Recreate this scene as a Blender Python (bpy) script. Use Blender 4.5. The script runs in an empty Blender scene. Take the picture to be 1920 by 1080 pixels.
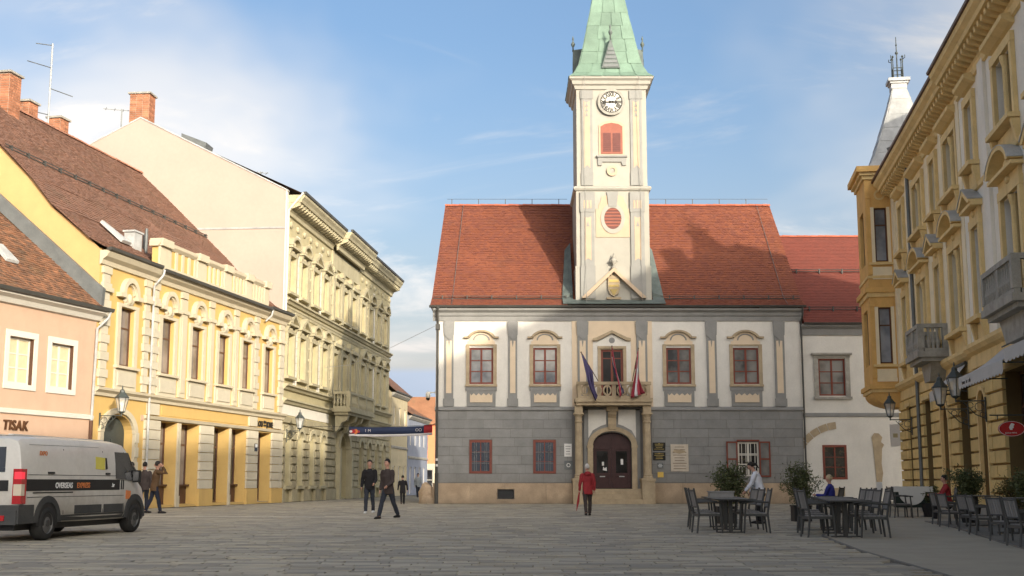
import bpy, bmesh, math, random
from mathutils import Vector, Matrix
random.seed(7)
R = math.radians
PI = math.pi
scene = bpy.context.scene
col = scene.collection

# ------------------------------------------------------------------ camera
cam = bpy.data.cameras.new('camera')
cam.sensor_width = 36.0
cam.lens = 43.875
cam.clip_start = 0.1
cam.clip_end = 6000
cam_o = bpy.data.objects.new('camera', cam)
col.objects.link(cam_o)
cam_o.location = (0, 0, 1.1)
cam_o.rotation_euler = (R(90 + 8.866), 0, 0)
scene.camera = cam_o

# ------------------------------------------------------------------ light
SUN_AZ, SUN_EL = 28.5, 15.3                       # sun behind the camera, to its right, low winter sun
tosun = Vector((math.sin(R(SUN_AZ)) * math.cos(R(SUN_EL)), -math.cos(R(SUN_AZ)) * math.cos(R(SUN_EL)), math.sin(R(SUN_EL))))
sl = bpy.data.lights.new('sun', 'SUN')
sl.energy = 2.4
sl.angle = R(0.9)
sl.color = (1.0, 0.90, 0.75)
so = bpy.data.objects.new('sun', sl)
col.objects.link(so)
so.rotation_euler = tosun.to_track_quat('Z', 'Y').to_euler()

w = bpy.data.worlds.new('World')
scene.world = w
w.use_nodes = True
wt = w.node_tree
wt.nodes.clear()
def WN(t, **k):
    n = wt.nodes.new(t)
    for a, b in k.items():
        setattr(n, a, b)
    return n
WL = wt.links.new
wout = WN('ShaderNodeOutputWorld')
bg = WN('ShaderNodeBackground')
bg.inputs['Strength'].default_value = 0.132
sky = WN('ShaderNodeTexSky', sky_type='NISHITA', sun_disc=False)
sky.sun_elevation = R(SUN_EL)
sky.sun_rotation = R(180 - SUN_AZ)
sky.air_density = 1.0
sky.dust_density = 6.0
sky.ozone_density = 3.4
tc = WN('ShaderNodeTexCoord')
sep = WN('ShaderNodeSeparateXYZ')
WL(tc.outputs['Generated'], sep.inputs[0])
def wmath(op, a, b=None, clamp=False):
    n = WN('ShaderNodeMath', operation=op, use_clamp=clamp)
    for i, q in enumerate((a, b)):
        if q is None: continue
        if isinstance(q, (int, float)): n.inputs[i].default_value = q
        else: WL(q, n.inputs[i])
    return n.outputs[0]
# clouds: the view direction meets a flat cloud deck, so that clouds shrink towards the horizon
den = wmath('ADD', wmath('MAXIMUM', sep.outputs[2], 0.0), 0.16)
cx_ = wmath('DIVIDE', sep.outputs[0], den)
cy_ = wmath('DIVIDE', sep.outputs[1], den)
comb = WN('ShaderNodeCombineXYZ')
WL(cx_, comb.inputs[0]); WL(cy_, comb.inputs[1])
def wnoise(scale, detail, rough, off, sc=(1, 1, 1), dist=0.0):
    m = WN('ShaderNodeMapping')
    m.inputs['Location'].default_value = off
    m.inputs['Scale'].default_value = sc
    WL(comb.outputs[0], m.inputs[0])
    n = WN('ShaderNodeTexNoise')
    n.inputs['Scale'].default_value = scale
    n.inputs['Detail'].default_value = detail
    n.inputs['Roughness'].default_value = rough
    n.inputs['Distortion'].default_value = dist
    WL(m.outputs[0], n.inputs['Vector'])
    return n.outputs['Fac']
def wramp(v, lo, hi):
    n = WN('ShaderNodeMapRange', interpolation_type='SMOOTHSTEP')
    n.inputs['From Min'].default_value = lo
    n.inputs['From Max'].default_value = hi
    WL(v, n.inputs['Value'])
    return n.outputs[0]
big = wramp(wnoise(0.55, 5, 0.55, (5.2, 0.3, 0), (1, 1, 1), 0.4), 0.42, 0.64)
wisp = wramp(wnoise(1.7, 6, 0.6, (7.1, 2.3, 0), (0.9, 1.2, 1), 0.7), 0.49, 0.74)
cl = wmath('ADD', wmath('MULTIPLY', big, 0.70), wmath('MULTIPLY', wisp, 0.55), True)
haze_f = wramp(sep.outputs[2], 0.36, 0.02)
cl = wmath('ADD', cl, wmath('MULTIPLY', haze_f, 0.32), True)
mixc = WN('ShaderNodeMix', data_type='RGBA')
WL(cl, mixc.inputs['Factor'])
WL(sky.outputs[0], mixc.inputs['A'])
# clouds take the brightness of the sky round them, so they are brighter towards the sun
bw = WN('ShaderNodeRGBToBW'); WL(sky.outputs[0], bw.inputs[0])
ccl = WN('ShaderNodeCombineColor')
for i_, (g_, o_) in enumerate(((1.70, 0.45), (1.71, 0.45), (1.74, 0.46))):
    WL(wmath('ADD', wmath('MULTIPLY', bw.outputs[0], g_), o_), ccl.inputs[i_])
WL(ccl.outputs[0], mixc.inputs['B'])
# a long grey-blue cloud bank low over the horizon
bankn = wnoise(0.25, 4, 0.55, (1.3, 8.2, 0))
bank_top = wmath('ADD', wmath('MULTIPLY', bankn, 0.02), 0.079)
bank = wramp(wmath('SUBTRACT', bank_top, sep.outputs[2]), -0.003, 0.004)
mixb = WN('ShaderNodeMix', data_type='RGBA')
WL(wmath('MULTIPLY', bank, 0.8), mixb.inputs['Factor'])
WL(mixc.outputs['Result'], mixb.inputs['A'])
mixb.inputs['B'].default_value = (1.9, 2.4, 3.3, 1)
wb = WN('ShaderNodeMix', data_type='RGBA', blend_type='MULTIPLY')      # white balance of the photograph
wb.inputs['Factor'].default_value = 1.0
WL(mixb.outputs['Result'], wb.inputs['A'])
wb.inputs['B'].default_value = (1.05, 1.0, 0.94, 1)
WL(wb.outputs['Result'], bg.inputs['Color'])
WL(bg.outputs[0], wout.inputs[0])

scene.view_settings.view_transform = 'Standard'
scene.view_settings.look = 'None'
scene.view_settings.gamma = 1.0
scene.view_settings.use_curve_mapping = False
scene.view_settings.exposure = 1.05
scene.cycles.max_bounces = 6
scene.cycles.diffuse_bounces = 4

# ------------------------------------------------------------------ materials
MATS = {}
def mat(name, c, rough=0.85, var=0.12, scale=1.5, bump=0.0, bscale=40.0, metal=0.0, spec=0.3, dirt=0.0, dirtc=None,
        attr=None, objrand=0.0, c2=None, streak=False, coat=0.0, low=None):
    """paint or stone: base colour, blotches, optional dirt with its own shape, optional random shift per piece"""
    m = bpy.data.materials.new(name)
    m.use_nodes = True
    nt = m.node_tree
    b = nt.nodes['Principled BSDF']
    b.inputs['Roughness'].default_value = rough
    b.inputs['Metallic'].default_value = metal
    b.inputs['Specular IOR Level'].default_value = spec
    b.inputs['Coat Weight'].default_value = coat
    tcn = nt.nodes.new('ShaderNodeTexCoord')
    def noise(s, d=4, r=0.6, sc=None):
        n = nt.nodes.new('ShaderNodeTexNoise')
        n.inputs['Scale'].default_value = s
        n.inputs['Detail'].default_value = d
        n.inputs['Roughness'].default_value = r
        if sc:
            mp = nt.nodes.new('ShaderNodeMapping')
            mp.inputs['Scale'].default_value = sc
            nt.links.new(tcn.outputs['Object'], mp.inputs[0])
            nt.links.new(mp.outputs[0], n.inputs['Vector'])
        else:
            nt.links.new(tcn.outputs['Object'], n.inputs['Vector'])
        return n.outputs['Fac']
    def mix(f, a, bb, typ='MIX'):
        n = nt.nodes.new('ShaderNodeMix')
        n.data_type = 'RGBA'
        n.blend_type = typ
        for key, v in (('Factor', f), ('A', a), ('B', bb)):
            if isinstance(v, (int, float)): n.inputs[key].default_value = v
            elif isinstance(v, tuple): n.inputs[key].default_value = (*v, 1) if len(v) == 3 else v
            else: nt.links.new(v, n.inputs[key])
        return n.outputs['Result']
    def rng(v, lo, hi, o0=0, o1=1):
        n = nt.nodes.new('ShaderNodeMapRange')
        n.inputs['From Min'].default_value = lo
        n.inputs['From Max'].default_value = hi
        n.inputs['To Min'].default_value = o0
        n.inputs['To Max'].default_value = o1
        nt.links.new(v, n.inputs['Value'])
        return n.outputs[0]
    dark = tuple(x * (1 - var) for x in c)
    lite = tuple(min(1, x * (1 + var * 0.6)) for x in c)
    res = mix(rng(noise(scale), 0.3, 0.7), dark, lite)
    fine = rng(noise(scale * 14, 3), 0.3, 0.7, 1 - var * 0.5, 1 + var * 0.3)
    cc = nt.nodes.new('ShaderNodeCombineColor')
    for i in range(3): nt.links.new(fine, cc.inputs[i])
    res = mix(1.0, res, cc.outputs[0], 'MULTIPLY')
    if attr or objrand:
        if attr:
            an = nt.nodes.new('ShaderNodeAttribute')
            an.attribute_name = attr
            v = an.outputs['Fac']
        else:
            oi = nt.nodes.new('ShaderNodeObjectInfo')
            v = oi.outputs['Random']
        if c2:
            f2 = rng(v, 0.0, 1.0)
            res = mix(f2, res, mix(1.0, cc.outputs[0], c2, 'MULTIPLY'))
        else:
            k = objrand or 0.3
            f2 = rng(v, 0, 1, 1 - k, 1 + k)
            c3 = nt.nodes.new('ShaderNodeCombineColor')
            for i in range(3): nt.links.new(f2, c3.inputs[i])
            res = mix(1.0, res, c3.outputs[0], 'MULTIPLY')
    if dirt:
        dn = noise(0.9, 6, 0.7, (1, 1, 0.35) if streak else None)
        res = mix(rng(dn, 0.52, 0.78, 0, dirt), res, dirtc or tuple(x * 0.45 for x in c))
    if low:                                           # splashed dirt and damp that thins out upwards, with a ragged edge
        lo_, hi_, amt, lc = low
        sp_ = nt.nodes.new('ShaderNodeSeparateXYZ'); nt.links.new(tcn.outputs['Object'], sp_.inputs[0])
        ad_ = nt.nodes.new('ShaderNodeMath'); ad_.operation = 'ADD'
        nt.links.new(sp_.outputs[2], ad_.inputs[0]); nt.links.new(rng(noise(1.6, 6, 0.7), 0.25, 0.75, -0.5*(hi_-lo_), 0.5*(hi_-lo_)), ad_.inputs[1])
        res = mix(rng(ad_.outputs[0], lo_, hi_, amt, 0.0), res, lc)
    nt.links.new(res, b.inputs['Base Color'])
    if bump:
        bn = nt.nodes.new('ShaderNodeBump')
        bn.inputs['Strength'].default_value = bump
        bn.inputs['Distance'].default_value = 0.02
        nt.links.new(noise(bscale, 4), bn.inputs['Height'])
        nt.links.new(bn.outputs[0], b.inputs['Normal'])
    MATS[name] = m
    return m
def glass_mat(name, dark, pale, rough=0.04):
    """window glass with a dim room or a pale curtain behind it, one or the other per pane"""
    m = bpy.data.materials.new(name)
    m.use_nodes = True
    nt = m.node_tree
    b = nt.nodes['Principled BSDF']
    b.inputs['Roughness'].default_value = rough
    b.inputs['Specular IOR Level'].default_value = 0.9
    gp_ = nt.nodes.new('ShaderNodeNewGeometry')       # neighbouring panes share a room, so they look alike
    oi = nt.nodes.new('ShaderNodeTexNoise'); oi.inputs['Scale'].default_value = 0.33; oi.inputs['Detail'].default_value = 1.0
    nt.links.new(gp_.outputs['Position'], oi.inputs['Vector'])
    tcn = nt.nodes.new('ShaderNodeTexCoord')
    n = nt.nodes.new('ShaderNodeTexNoise')
    n.inputs['Scale'].default_value = 1.1
    n.inputs['Detail'].default_value = 3.0
    nt.links.new(gp_.outputs['Position'], n.inputs['Vector'])
    ad = nt.nodes.new('ShaderNodeMath'); ad.operation = 'ADD'
    nt.links.new(oi.outputs['Fac'], ad.inputs[0]); nt.links.new(n.outputs['Fac'], ad.inputs[1])
    mr = nt.nodes.new('ShaderNodeMapRange')
    mr.inputs['From Min'].default_value = 0.78; mr.inputs['From Max'].default_value = 1.22
    nt.links.new(ad.outputs[0], mr.inputs['Value'])
    mx = nt.nodes.new('ShaderNodeMix'); mx.data_type = 'RGBA'
    nt.links.new(mr.outputs[0], mx.inputs['Factor'])
    mx.inputs['A'].default_value = (*dark, 1); mx.inputs['B'].default_value = (*pale, 1)
    nt.links.new(mx.outputs['Result'], b.inputs['Base Color'])
    bn = nt.nodes.new('ShaderNodeBump'); bn.inputs['Strength'].default_value = 0.04
    n2 = nt.nodes.new('ShaderNodeTexNoise'); n2.inputs['Scale'].default_value = 1.3
    nt.links.new(tcn.outputs['Object'], n2.inputs['Vector'])
    nt.links.new(n2.outputs['Fac'], bn.inputs['Height']); nt.links.new(bn.outputs[0], b.inputs['Normal'])
    MATS[name] = m
    return m
def M(n): return MATS[n]

mat('hall_white', (0.69, 0.66, 0.59), var=0.09, scale=0.8, bump=0.2, dirt=0.45, dirtc=(0.50, 0.46, 0.40), streak=True)
mat('hall_grey', (0.262, 0.258, 0.242), var=0.12, bump=0.2, dirt=0.3, dirtc=(0.17, 0.17, 0.165), streak=True)
mat('hall_block', (0.255, 0.252, 0.238), var=0.12, bump=0.25, objrand=0.07, dirt=0.4, dirtc=(0.19, 0.185, 0.17), streak=True, low=(1.1, 2.0, 0.35, (0.17, 0.155, 0.13)))
mat('hall_joint', (0.19, 0.18, 0.165), var=0.1)
mat('hall_cream', (0.684, 0.551, 0.389), var=0.07, bump=0.15)
mat('tower_cream', (0.377, 0.358, 0.303), var=0.06, bump=0.15, dirt=0.2, dirtc=(0.55, 0.5, 0.42), streak=True)
mat('tower_grey', (0.29, 0.285, 0.26), var=0.1, bump=0.15)
mat('hall_cream_sunlit', (0.49, 0.375, 0.26), var=0.07, bump=0.15)  # hall cream made darker to offset the full sun on the tower
mat('sand_stone', (0.43, 0.34, 0.22), var=0.2, scale=2.5, bump=0.4, dirt=0.5, dirtc=(0.27, 0.2, 0.13))
mat('plinth_stone', (0.44, 0.33, 0.22), var=0.22, scale=1.2, bump=0.4, objrand=0.08, dirt=0.6, dirtc=(0.27, 0.19, 0.12), low=(0.0, 0.5, 0.5, (0.20, 0.16, 0.11)))
mat('grey_stone', (0.36, 0.34, 0.29), var=0.25, scale=3, bump=0.4, dirt=0.5, dirtc=(0.16, 0.15, 0.13))
mat('red_wood', (0.20, 0.055, 0.035), rough=0.5, var=0.15, bump=0.1)
mat('tower_red', (0.29, 0.095, 0.06), rough=0.6, var=0.15)
mat('dark_red', (0.15, 0.05, 0.04), rough=0.5, var=0.15)
mat('door_wood', (0.055, 0.022, 0.02), rough=0.4, var=0.25, scale=4, bump=0.1)
mat('tile_red', (0.234, 0.078, 0.04), var=0.1, scale=0.6, attr='rnd', c2=(0.18, 0.062, 0.042), dirt=0.4, dirtc=(0.16, 0.075, 0.05))
mat('tile_wing', (0.212, 0.062, 0.043), var=0.1, scale=0.6, attr='rnd', c2=(0.175, 0.055, 0.04))
mat('tile_brown', (0.244, 0.129, 0.085), var=0.2, scale=0.5, attr='rnd', c2=(0.19, 0.11, 0.08), dirt=0.5, dirtc=(0.15, 0.11, 0.07))
mat('tile_old', (0.34, 0.162, 0.085), var=0.22, scale=0.5, attr='rnd', c2=(0.13, 0.08, 0.055), dirt=0.5, dirtc=(0.14, 0.12, 0.07))
mat('ridge_red', (0.42, 0.12, 0.065), var=0.15, objrand=0.15)
mat('ridge_brown', (0.34, 0.16, 0.10), var=0.2, objrand=0.2)
mat('brick', (0.40, 0.17, 0.09), var=0.25, scale=3, objrand=0.25, bump=0.3)
mat('mortar', (0.38, 0.32, 0.25), var=0.2, scale=3, bump=0.3)
mat('copper', (0.175, 0.262, 0.195), rough=0.6, var=0.2, scale=1.2, objrand=0.10, dirt=0.5, dirtc=(0.105, 0.155, 0.115), streak=True)
mat('copper_dark', (0.13, 0.155, 0.14), rough=0.6, var=0.3, scale=2, dirt=0.5, dirtc=(0.06, 0.07, 0.06))
mat('zinc', (0.16, 0.17, 0.165), rough=0.5, var=0.2, scale=2, metal=0.3)
mat('zinc_light', (0.432, 0.438, 0.42), rough=0.5, var=0.25, scale=2, objrand=0.12, dirt=0.4, dirtc=(0.3, 0.25, 0.2))
mat('dark_metal', (0.022, 0.022, 0.022), rough=0.5, var=0.2, spec=0.4)
mat('bar_grey', (0.17, 0.165, 0.155), rough=0.5, var=0.2)
mat('gutter', (0.07, 0.068, 0.06), rough=0.5, var=0.2)
mat('yellow', (0.588, 0.396, 0.14), var=0.05, bump=0.15, dirt=0.35, dirtc=(0.42, 0.26, 0.11), streak=True)
mat('gable_yellow', (0.579, 0.368, 0.158), var=0.06, bump=0.15)
mat('trim_cream', (0.547, 0.479, 0.344), var=0.07, bump=0.15, dirt=0.3, dirtc=(0.55, 0.5, 0.36), streak=True)
mat('trim_block', (0.547, 0.494, 0.374), var=0.07, bump=0.2, objrand=0.06, dirt=0.3, dirtc=(0.56, 0.5, 0.38))
mat('cream_gable', (0.43, 0.34, 0.28), var=0.05, scale=0.4, bump=0.1, dirt=0.18, dirtc=(0.36, 0.26, 0.21), streak=True)
mat('pink', (0.531, 0.363, 0.254), var=0.05, bump=0.15, dirt=0.35, dirtc=(0.40, 0.26, 0.18), streak=True)
mat('trim_white', (0.64, 0.608, 0.528), var=0.05, bump=0.1)
mat('palace_green', (0.453, 0.397, 0.235), var=0.12, bump=0.3, dirt=0.5, dirtc=(0.36, 0.29, 0.16), streak=True)
mat('palace_trim', (0.445, 0.397, 0.259), var=0.15, bump=0.35, dirt=0.55, dirtc=(0.30, 0.25, 0.15), streak=True)
mat('palace_block', (0.38, 0.332, 0.21), var=0.15, bump=0.3, objrand=0.1, dirt=0.5, dirtc=(0.28, 0.22, 0.13))
mat('palace_white', (0.74, 0.70, 0.60), var=0.07, bump=0.1)
mat('blind', (0.62, 0.54, 0.34), var=0.08, rough=0.7)
mat('ochre', (0.694, 0.426, 0.146), var=0.12, bump=0.25, dirt=0.35, dirtc=(0.36, 0.21, 0.08), streak=True)
mat('ochre_trim', (0.755, 0.56, 0.261), var=0.13, bump=0.25, dirt=0.4, dirtc=(0.34, 0.23, 0.10), streak=True)
mat('ochre_block', (0.712, 0.516, 0.209), var=0.12, bump=0.25, objrand=0.08, dirt=0.35, dirtc=(0.34, 0.23, 0.1))
mat('ochre_joint', (0.20, 0.13, 0.05), var=0.1)
mat('ochre_wall', (0.839, 0.731, 0.513), var=0.08, bump=0.2, dirt=0.3, dirtc=(0.48, 0.4, 0.27), streak=True)
mat('projecting_white', (0.8, 0.75, 0.64), var=0.08, bump=0.2, dirt=0.3, dirtc=(0.55, 0.49, 0.38), streak=True)
mat('brown_wood', (0.10, 0.05, 0.03), rough=0.5, var=0.2)
mat('beige_house', (0.52, 0.44, 0.28), var=0.1, bump=0.2, dirt=0.35)
mat('blue_house', (0.25, 0.27, 0.32), var=0.1, bump=0.2, dirt=0.3)
mat('orange_house', (0.70, 0.25, 0.12), var=0.08)
mat('lamp_metal', (0.06, 0.07, 0.065), rough=0.45, var=0.2)
mat('paper', (0.72, 0.70, 0.66), var=0.04)
mat('black_plate', (0.018, 0.018, 0.016), rough=0.25, var=0.2, spec=0.5)
mat('gold', (0.45, 0.33, 0.10), rough=0.4, var=0.2)
mat('marble', (0.55, 0.48, 0.38), var=0.15, scale=3)
mat('plate_yellow', (0.70, 0.48, 0.12), var=0.05)
mat('letter_black', (0.02, 0.018, 0.014), rough=0.5, var=0.1)
mat('letter_brown', (0.10, 0.045, 0.02), rough=0.5, var=0.1)
mat('letter_white', (0.78, 0.78, 0.76), rough=0.5, var=0.03)
mat('letter_orange', (0.62, 0.20, 0.06), rough=0.5, var=0.05)
mat('sign_red', (0.42, 0.02, 0.022), rough=0.35, var=0.06)
mat('skin', (0.50, 0.28, 0.20), rough=0.55, var=0.1)
mat('hair_dark', (0.018, 0.014, 0.012), rough=0.6, var=0.3, scale=20)
mat('hair_grey', (0.55, 0.52, 0.48), rough=0.6, var=0.2, scale=20)
mat('hair_blond', (0.52, 0.40, 0.24), rough=0.6, var=0.2, scale=20)
glass_mat('glass_hall', (0.05, 0.052, 0.055), (0.26, 0.255, 0.24))
glass_mat('glass_dark', (0.012, 0.012, 0.013), (0.05, 0.05, 0.05))
glass_mat('glass_curtain', (0.10, 0.085, 0.08), (0.26, 0.22, 0.20))
glass_mat('glass_blue', (0.07, 0.09, 0.12), (0.30, 0.33, 0.38))

# ------------------------------------------------------------------ mesh helpers
class MB:
    """collects faces; obj() links them as ONE mesh object"""
    def __init__(s): s.v = []; s.f = []; s.a = []
    def box(s, x0, x1, y0, y1, z0, z1):
        n = len(s.v)
        s.v += [(x0, y0, z0), (x1, y0, z0), (x1, y1, z0), (x0, y1, z0), (x0, y0, z1), (x1, y0, z1), (x1, y1, z1), (x0, y1, z1)]
        s.f += [(n, n+3, n+2, n+1), (n+4, n+5, n+6, n+7), (n, n+1, n+5, n+4), (n+1, n+2, n+6, n+5), (n+2, n+3, n+7, n+6), (n+3, n, n+4, n+7)]
        return s
    def hexa(s, p):                                   # 8 corners: bottom four, top four
        n = len(s.v); s.v += [tuple(q) for q in p]
        s.f += [(n, n+3, n+2, n+1), (n+4, n+5, n+6, n+7), (n, n+1, n+5, n+4), (n+1, n+2, n+6, n+5), (n+2, n+3, n+7, n+6), (n+3, n, n+4, n+7)]
        return s
    def poly(s, pts):
        n = len(s.v); s.v += [tuple(p) for p in pts]; s.f.append(tuple(range(n, n + len(pts)))); return s
    def prism_y(s, pts, y0, y1):                      # polygon in x,z (anticlockwise seen from -y) pushed from y0 (front) to y1
        n = len(s.v); k = len(pts)
        s.v += [(x, y0, z) for x, z in pts] + [(x, y1, z) for x, z in pts]
        s.f.append(tuple(range(n, n + k))); s.f.append(tuple(range(n + 2*k - 1, n + k - 1, -1)))
        for i in range(k):
            j = (i + 1) % k
            s.f.append((n + j, n + i, n + k + i, n + k + j))
        return s
    def prism_x(s, pts, x0, x1):                      # polygon in y,z swept along x
        n = len(s.v); k = len(pts)
        s.v += [(x0, y, z) for y, z in pts] + [(x1, y, z) for y, z in pts]
        s.f.append(tuple(range(n, n + k))); s.f.append(tuple(range(n + 2*k - 1, n + k - 1, -1)))
        for i in range(k):
            j = (i + 1) % k
            s.f.append((n + j, n + i, n + k + i, n + k + j))
        return s
    def prism_z(s, pts, z0, z1):
        n = len(s.v); k = len(pts)
        s.v += [(x, y, z0) for x, y in pts] + [(x, y, z1) for x, y in pts]
        s.f.append(tuple(range(n + k - 1, n - 1, -1))); s.f.append(tuple(range(n + k, n + 2*k)))
        for i in range(k):
            j = (i + 1) % k
            s.f.append((n + i, n + j, n + k + j, n + k + i))
        return s
    def arc(s, cx, cz, ri, ro, a0, a1, y0, y1, n=12, kx=1.0, kz=1.0):   # ring sector in x,z
        a0, a1 = R(a0), R(a1)
        out = [(cx + ro*kx*math.cos(a0 + (a1-a0)*i/n), cz + ro*kz*math.sin(a0 + (a1-a0)*i/n)) for i in range(n+1)]
        inn = [(cx + ri*kx*math.cos(a0 + (a1-a0)*i/n), cz + ri*kz*math.sin(a0 + (a1-a0)*i/n)) for i in range(n+1)]
        for i in range(n):
            s.prism_y([inn[i], out[i], out[i+1], inn[i+1]], y0, y1)
        return s
    def disc_y(s, cx, cz, r, y0, y1, n=24, kx=1, kz=1):
        return s.prism_y([(cx + r*kx*math.cos(2*PI*i/n), cz + r*kz*math.sin(2*PI*i/n)) for i in range(n)], y0, y1)
    def lathe(s, cx, cy, prof, n=14):                 # prof: (radius, z) from the bottom up
        b = len(s.v)
        for r, z in prof:
            s.v += [(cx + r*math.cos(2*PI*i/n), cy + r*math.sin(2*PI*i/n), z) for i in range(n)]
        for k in range(len(prof) - 1):
            for i in range(n):
                j = (i + 1) % n
                s.f.append((b + k*n + i, b + k*n + j, b + (k+1)*n + j, b + (k+1)*n + i))
        s.f.append(tuple(b + i for i in range(n - 1, -1, -1)))
        e = b + (len(prof) - 1) * n
        s.f.append(tuple(e + i for i in range(n)))
        return s
    def tube(s, pts, rad, n=8, kx=1.0, up=None, cap=0):
        """tapered tube through points; kx widens it sideways; cap adds rounded ends"""
        P = [Vector(p) for p in pts]
        rr = list(rad) if hasattr(rad, '__len__') else [rad] * len(P)
        if cap:
            d0 = (P[0] - P[1]).normalized(); d1 = (P[-1] - P[-2]).normalized()
            A, B = P[0], P[-1]; r0, r1 = rr[0], rr[-1]
            P = [A + d0*r0*0.92, A + d0*r0*0.7] + P + [B + d1*r1*0.7, B + d1*r1*0.92]
            rr = [r0*0.35, r0*0.72] + rr + [r1*0.72, r1*0.35]
        b = len(s.v)
        ref = Vector(up) if up else None
        for i, p in enumerate(P):
            d = (P[min(i+1, len(P)-1)] - P[max(i-1, 0)])
            d = d.normalized() if d.length > 1e-9 else Vector((0, 0, 1))
            u = ref if ref else (Vector((1, 0, 0)) if abs(d.x) < 0.8 else Vector((0, 1, 0)))
            sx = (u - d * u.dot(d)).normalized()
            sy = d.cross(sx)
            for k in range(n):
                a = 2*PI*k/n
                s.v.append(tuple(p + sx*math.cos(a)*rr[i]*kx + sy*math.sin(a)*rr[i]))
        for i in range(len(P) - 1):
            for k in range(n):
                j = (k + 1) % n
                s.f.append((b + i*n + k, b + i*n + j, b + (i+1)*n + j, b + (i+1)*n + k))
        s.f.append(tuple(b + k for k in range(n - 1, -1, -1)))
        e = b + (len(P) - 1) * n
        s.f.append(tuple(e + k for k in range(n)))
        return s
    def ball(s, c, r, n=10, m=6):
        c = Vector(c); rx, ry, rz = r if hasattr(r, '__len__') else (r, r, r)
        b = len(s.v)
        for i in range(1, m):
            t = PI*i/m
            s.v += [(c.x + rx*math.sin(t)*math.cos(2*PI*k/n), c.y + ry*math.sin(t)*math.sin(2*PI*k/n), c.z - rz*math.cos(t)) for k in range(n)]
        s.v += [(c.x, c.y, c.z - rz), (c.x, c.y, c.z + rz)]
        lo, hi = len(s.v) - 2, len(s.v) - 1
        for i in range(m - 2):
            for k in range(n):
                j = (k + 1) % n
                s.f.append((b + i*n + k, b + i*n + j, b + (i+1)*n + j, b + (i+1)*n + k))
        for k in range(n):
            j = (k + 1) % n
            s.f.append((lo, b + j, b + k)); s.f.append((hi, b + (m-2)*n + k, b + (m-2)*n + j))
        return s
    def mesh(s, name, m, smooth=False):
        me = bpy.data.meshes.new(name)
        me.from_pydata(s.v, [], s.f)
        if smooth:
            me.polygons.foreach_set('use_smooth', [True] * len(me.polygons))
        if s.a:
            at = me.attributes.new('rnd', 'FLOAT', 'FACE')
            at.data.foreach_set('value', s.a)
        if m: me.materials.append(MATS[m] if isinstance(m, str) else m)
        me.update()
        return me
    def obj(s, name, m, parent=None, loc=(0, 0, 0), rz=0.0, smooth=False):
        return put(s.mesh(name, m, smooth), name, parent, loc, rz)
def put(me, name, parent=None, loc=(0, 0, 0), rz=0.0):
    o = bpy.data.objects.new(name, me)
    col.objects.link(o)
    o.location = loc
    if rz: o.rotation_euler = (0, 0, rz)
    if parent: o.parent = parent
    return o
def tag(o, label=None, cat=None, group=None, kind=None):
    if label: o['label'] = label
    if cat: o['category'] = cat
    if group: o['group'] = group
    if kind: o['kind'] = kind
    return o
def thing(name, label, cat, loc=(0, 0, 0), rz=0.0, group=None):
    o = bpy.data.objects.new(name, None)
    o.empty_display_size = 0.3
    col.objects.link(o)
    o.location = loc; o.rotation_euler = (0, 0, rz)
    return tag(o, label, cat, group)
KIDS = {}
def copy_tree(o, parent=None, loc=None, rz=None, label=None):
    c = o.copy(); col.objects.link(c)
    if parent: c.parent = parent
    if loc is not None: c.location = loc
    if rz is not None: c.rotation_euler = (0, 0, rz)
    if label: c['label'] = label
    for ch in [k for k in o.children]:
        copy_tree(ch, c)
    return c
def face_rz(u): return math.atan2(u[1], u[0])

def wall(mb, x0, x1, z0, z1, ops=(), y=0.0, depth=0.3):
    """a facade sheet with openings; op = (x0, x1, z0, z1[, arch_rise]) and its own reveal depth as a 6th entry"""
    xs = sorted({x0, x1, *[o[0] for o in ops], *[o[1] for o in ops]})
    zs = sorted({z0, z1, *[o[2] for o in ops], *[o[3] for o in ops]})
    xs = [q for q in xs if x0 <= q <= x1]; zs = [q for q in zs if z0 <= q <= z1]
    for a, b in zip(xs, xs[1:]):
        for c, d in zip(zs, zs[1:]):
            mx, mz = (a+b)/2, (c+d)/2
            if any(o[0] < mx < o[1] and o[2] < mz < o[3] for o in ops): continue
            mb.poly([(a, y, c), (b, y, c), (b, y, d), (a, y, d)])
    for o in ops:
        a, b, c, d = o[:4]
        rise = o[4] if len(o) > 4 else 0
        dp = o[5] if len(o) > 5 else depth
        t = d - rise
        mb.poly([(a, y, c), (a, y, t), (a, y+dp, t), (a, y+dp, c)])
        mb.poly([(b, y, t), (b, y, c), (b, y+dp, c), (b, y+dp, t)])
        mb.poly([(b, y, c), (a, y, c), (a, y+dp, c), (b, y+dp, c)])
        if not rise:
            mb.poly([(a, y, d), (b, y, d), (b, y+dp, d), (a, y+dp, d)])
        else:
            n = 14; w2 = (b-a)/2; cxx = (a+b)/2
            pts = [(cxx - w2*math.cos(PI*i/n), t + rise*math.sin(PI*i/n)) for i in range(n+1)]
            for (p, q), (p2, q2) in zip(pts, pts[1:]):
                mb.poly([(p, y, q), (p2, y, q2), (p2, y+dp, q2), (p, y+dp, q)])
                mb.poly([(p, y, q), (p, y, d), (p2, y, d), (p2, y, q2)] if q < d - 1e-6 and q2 < d - 1e-6 else
                        ([(p, y, q), (p, y, d), (p2, y, q2)] if q < d - 1e-6 else [(p, y, q), (p2, y, d), (p2, y, q2)]))
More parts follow.
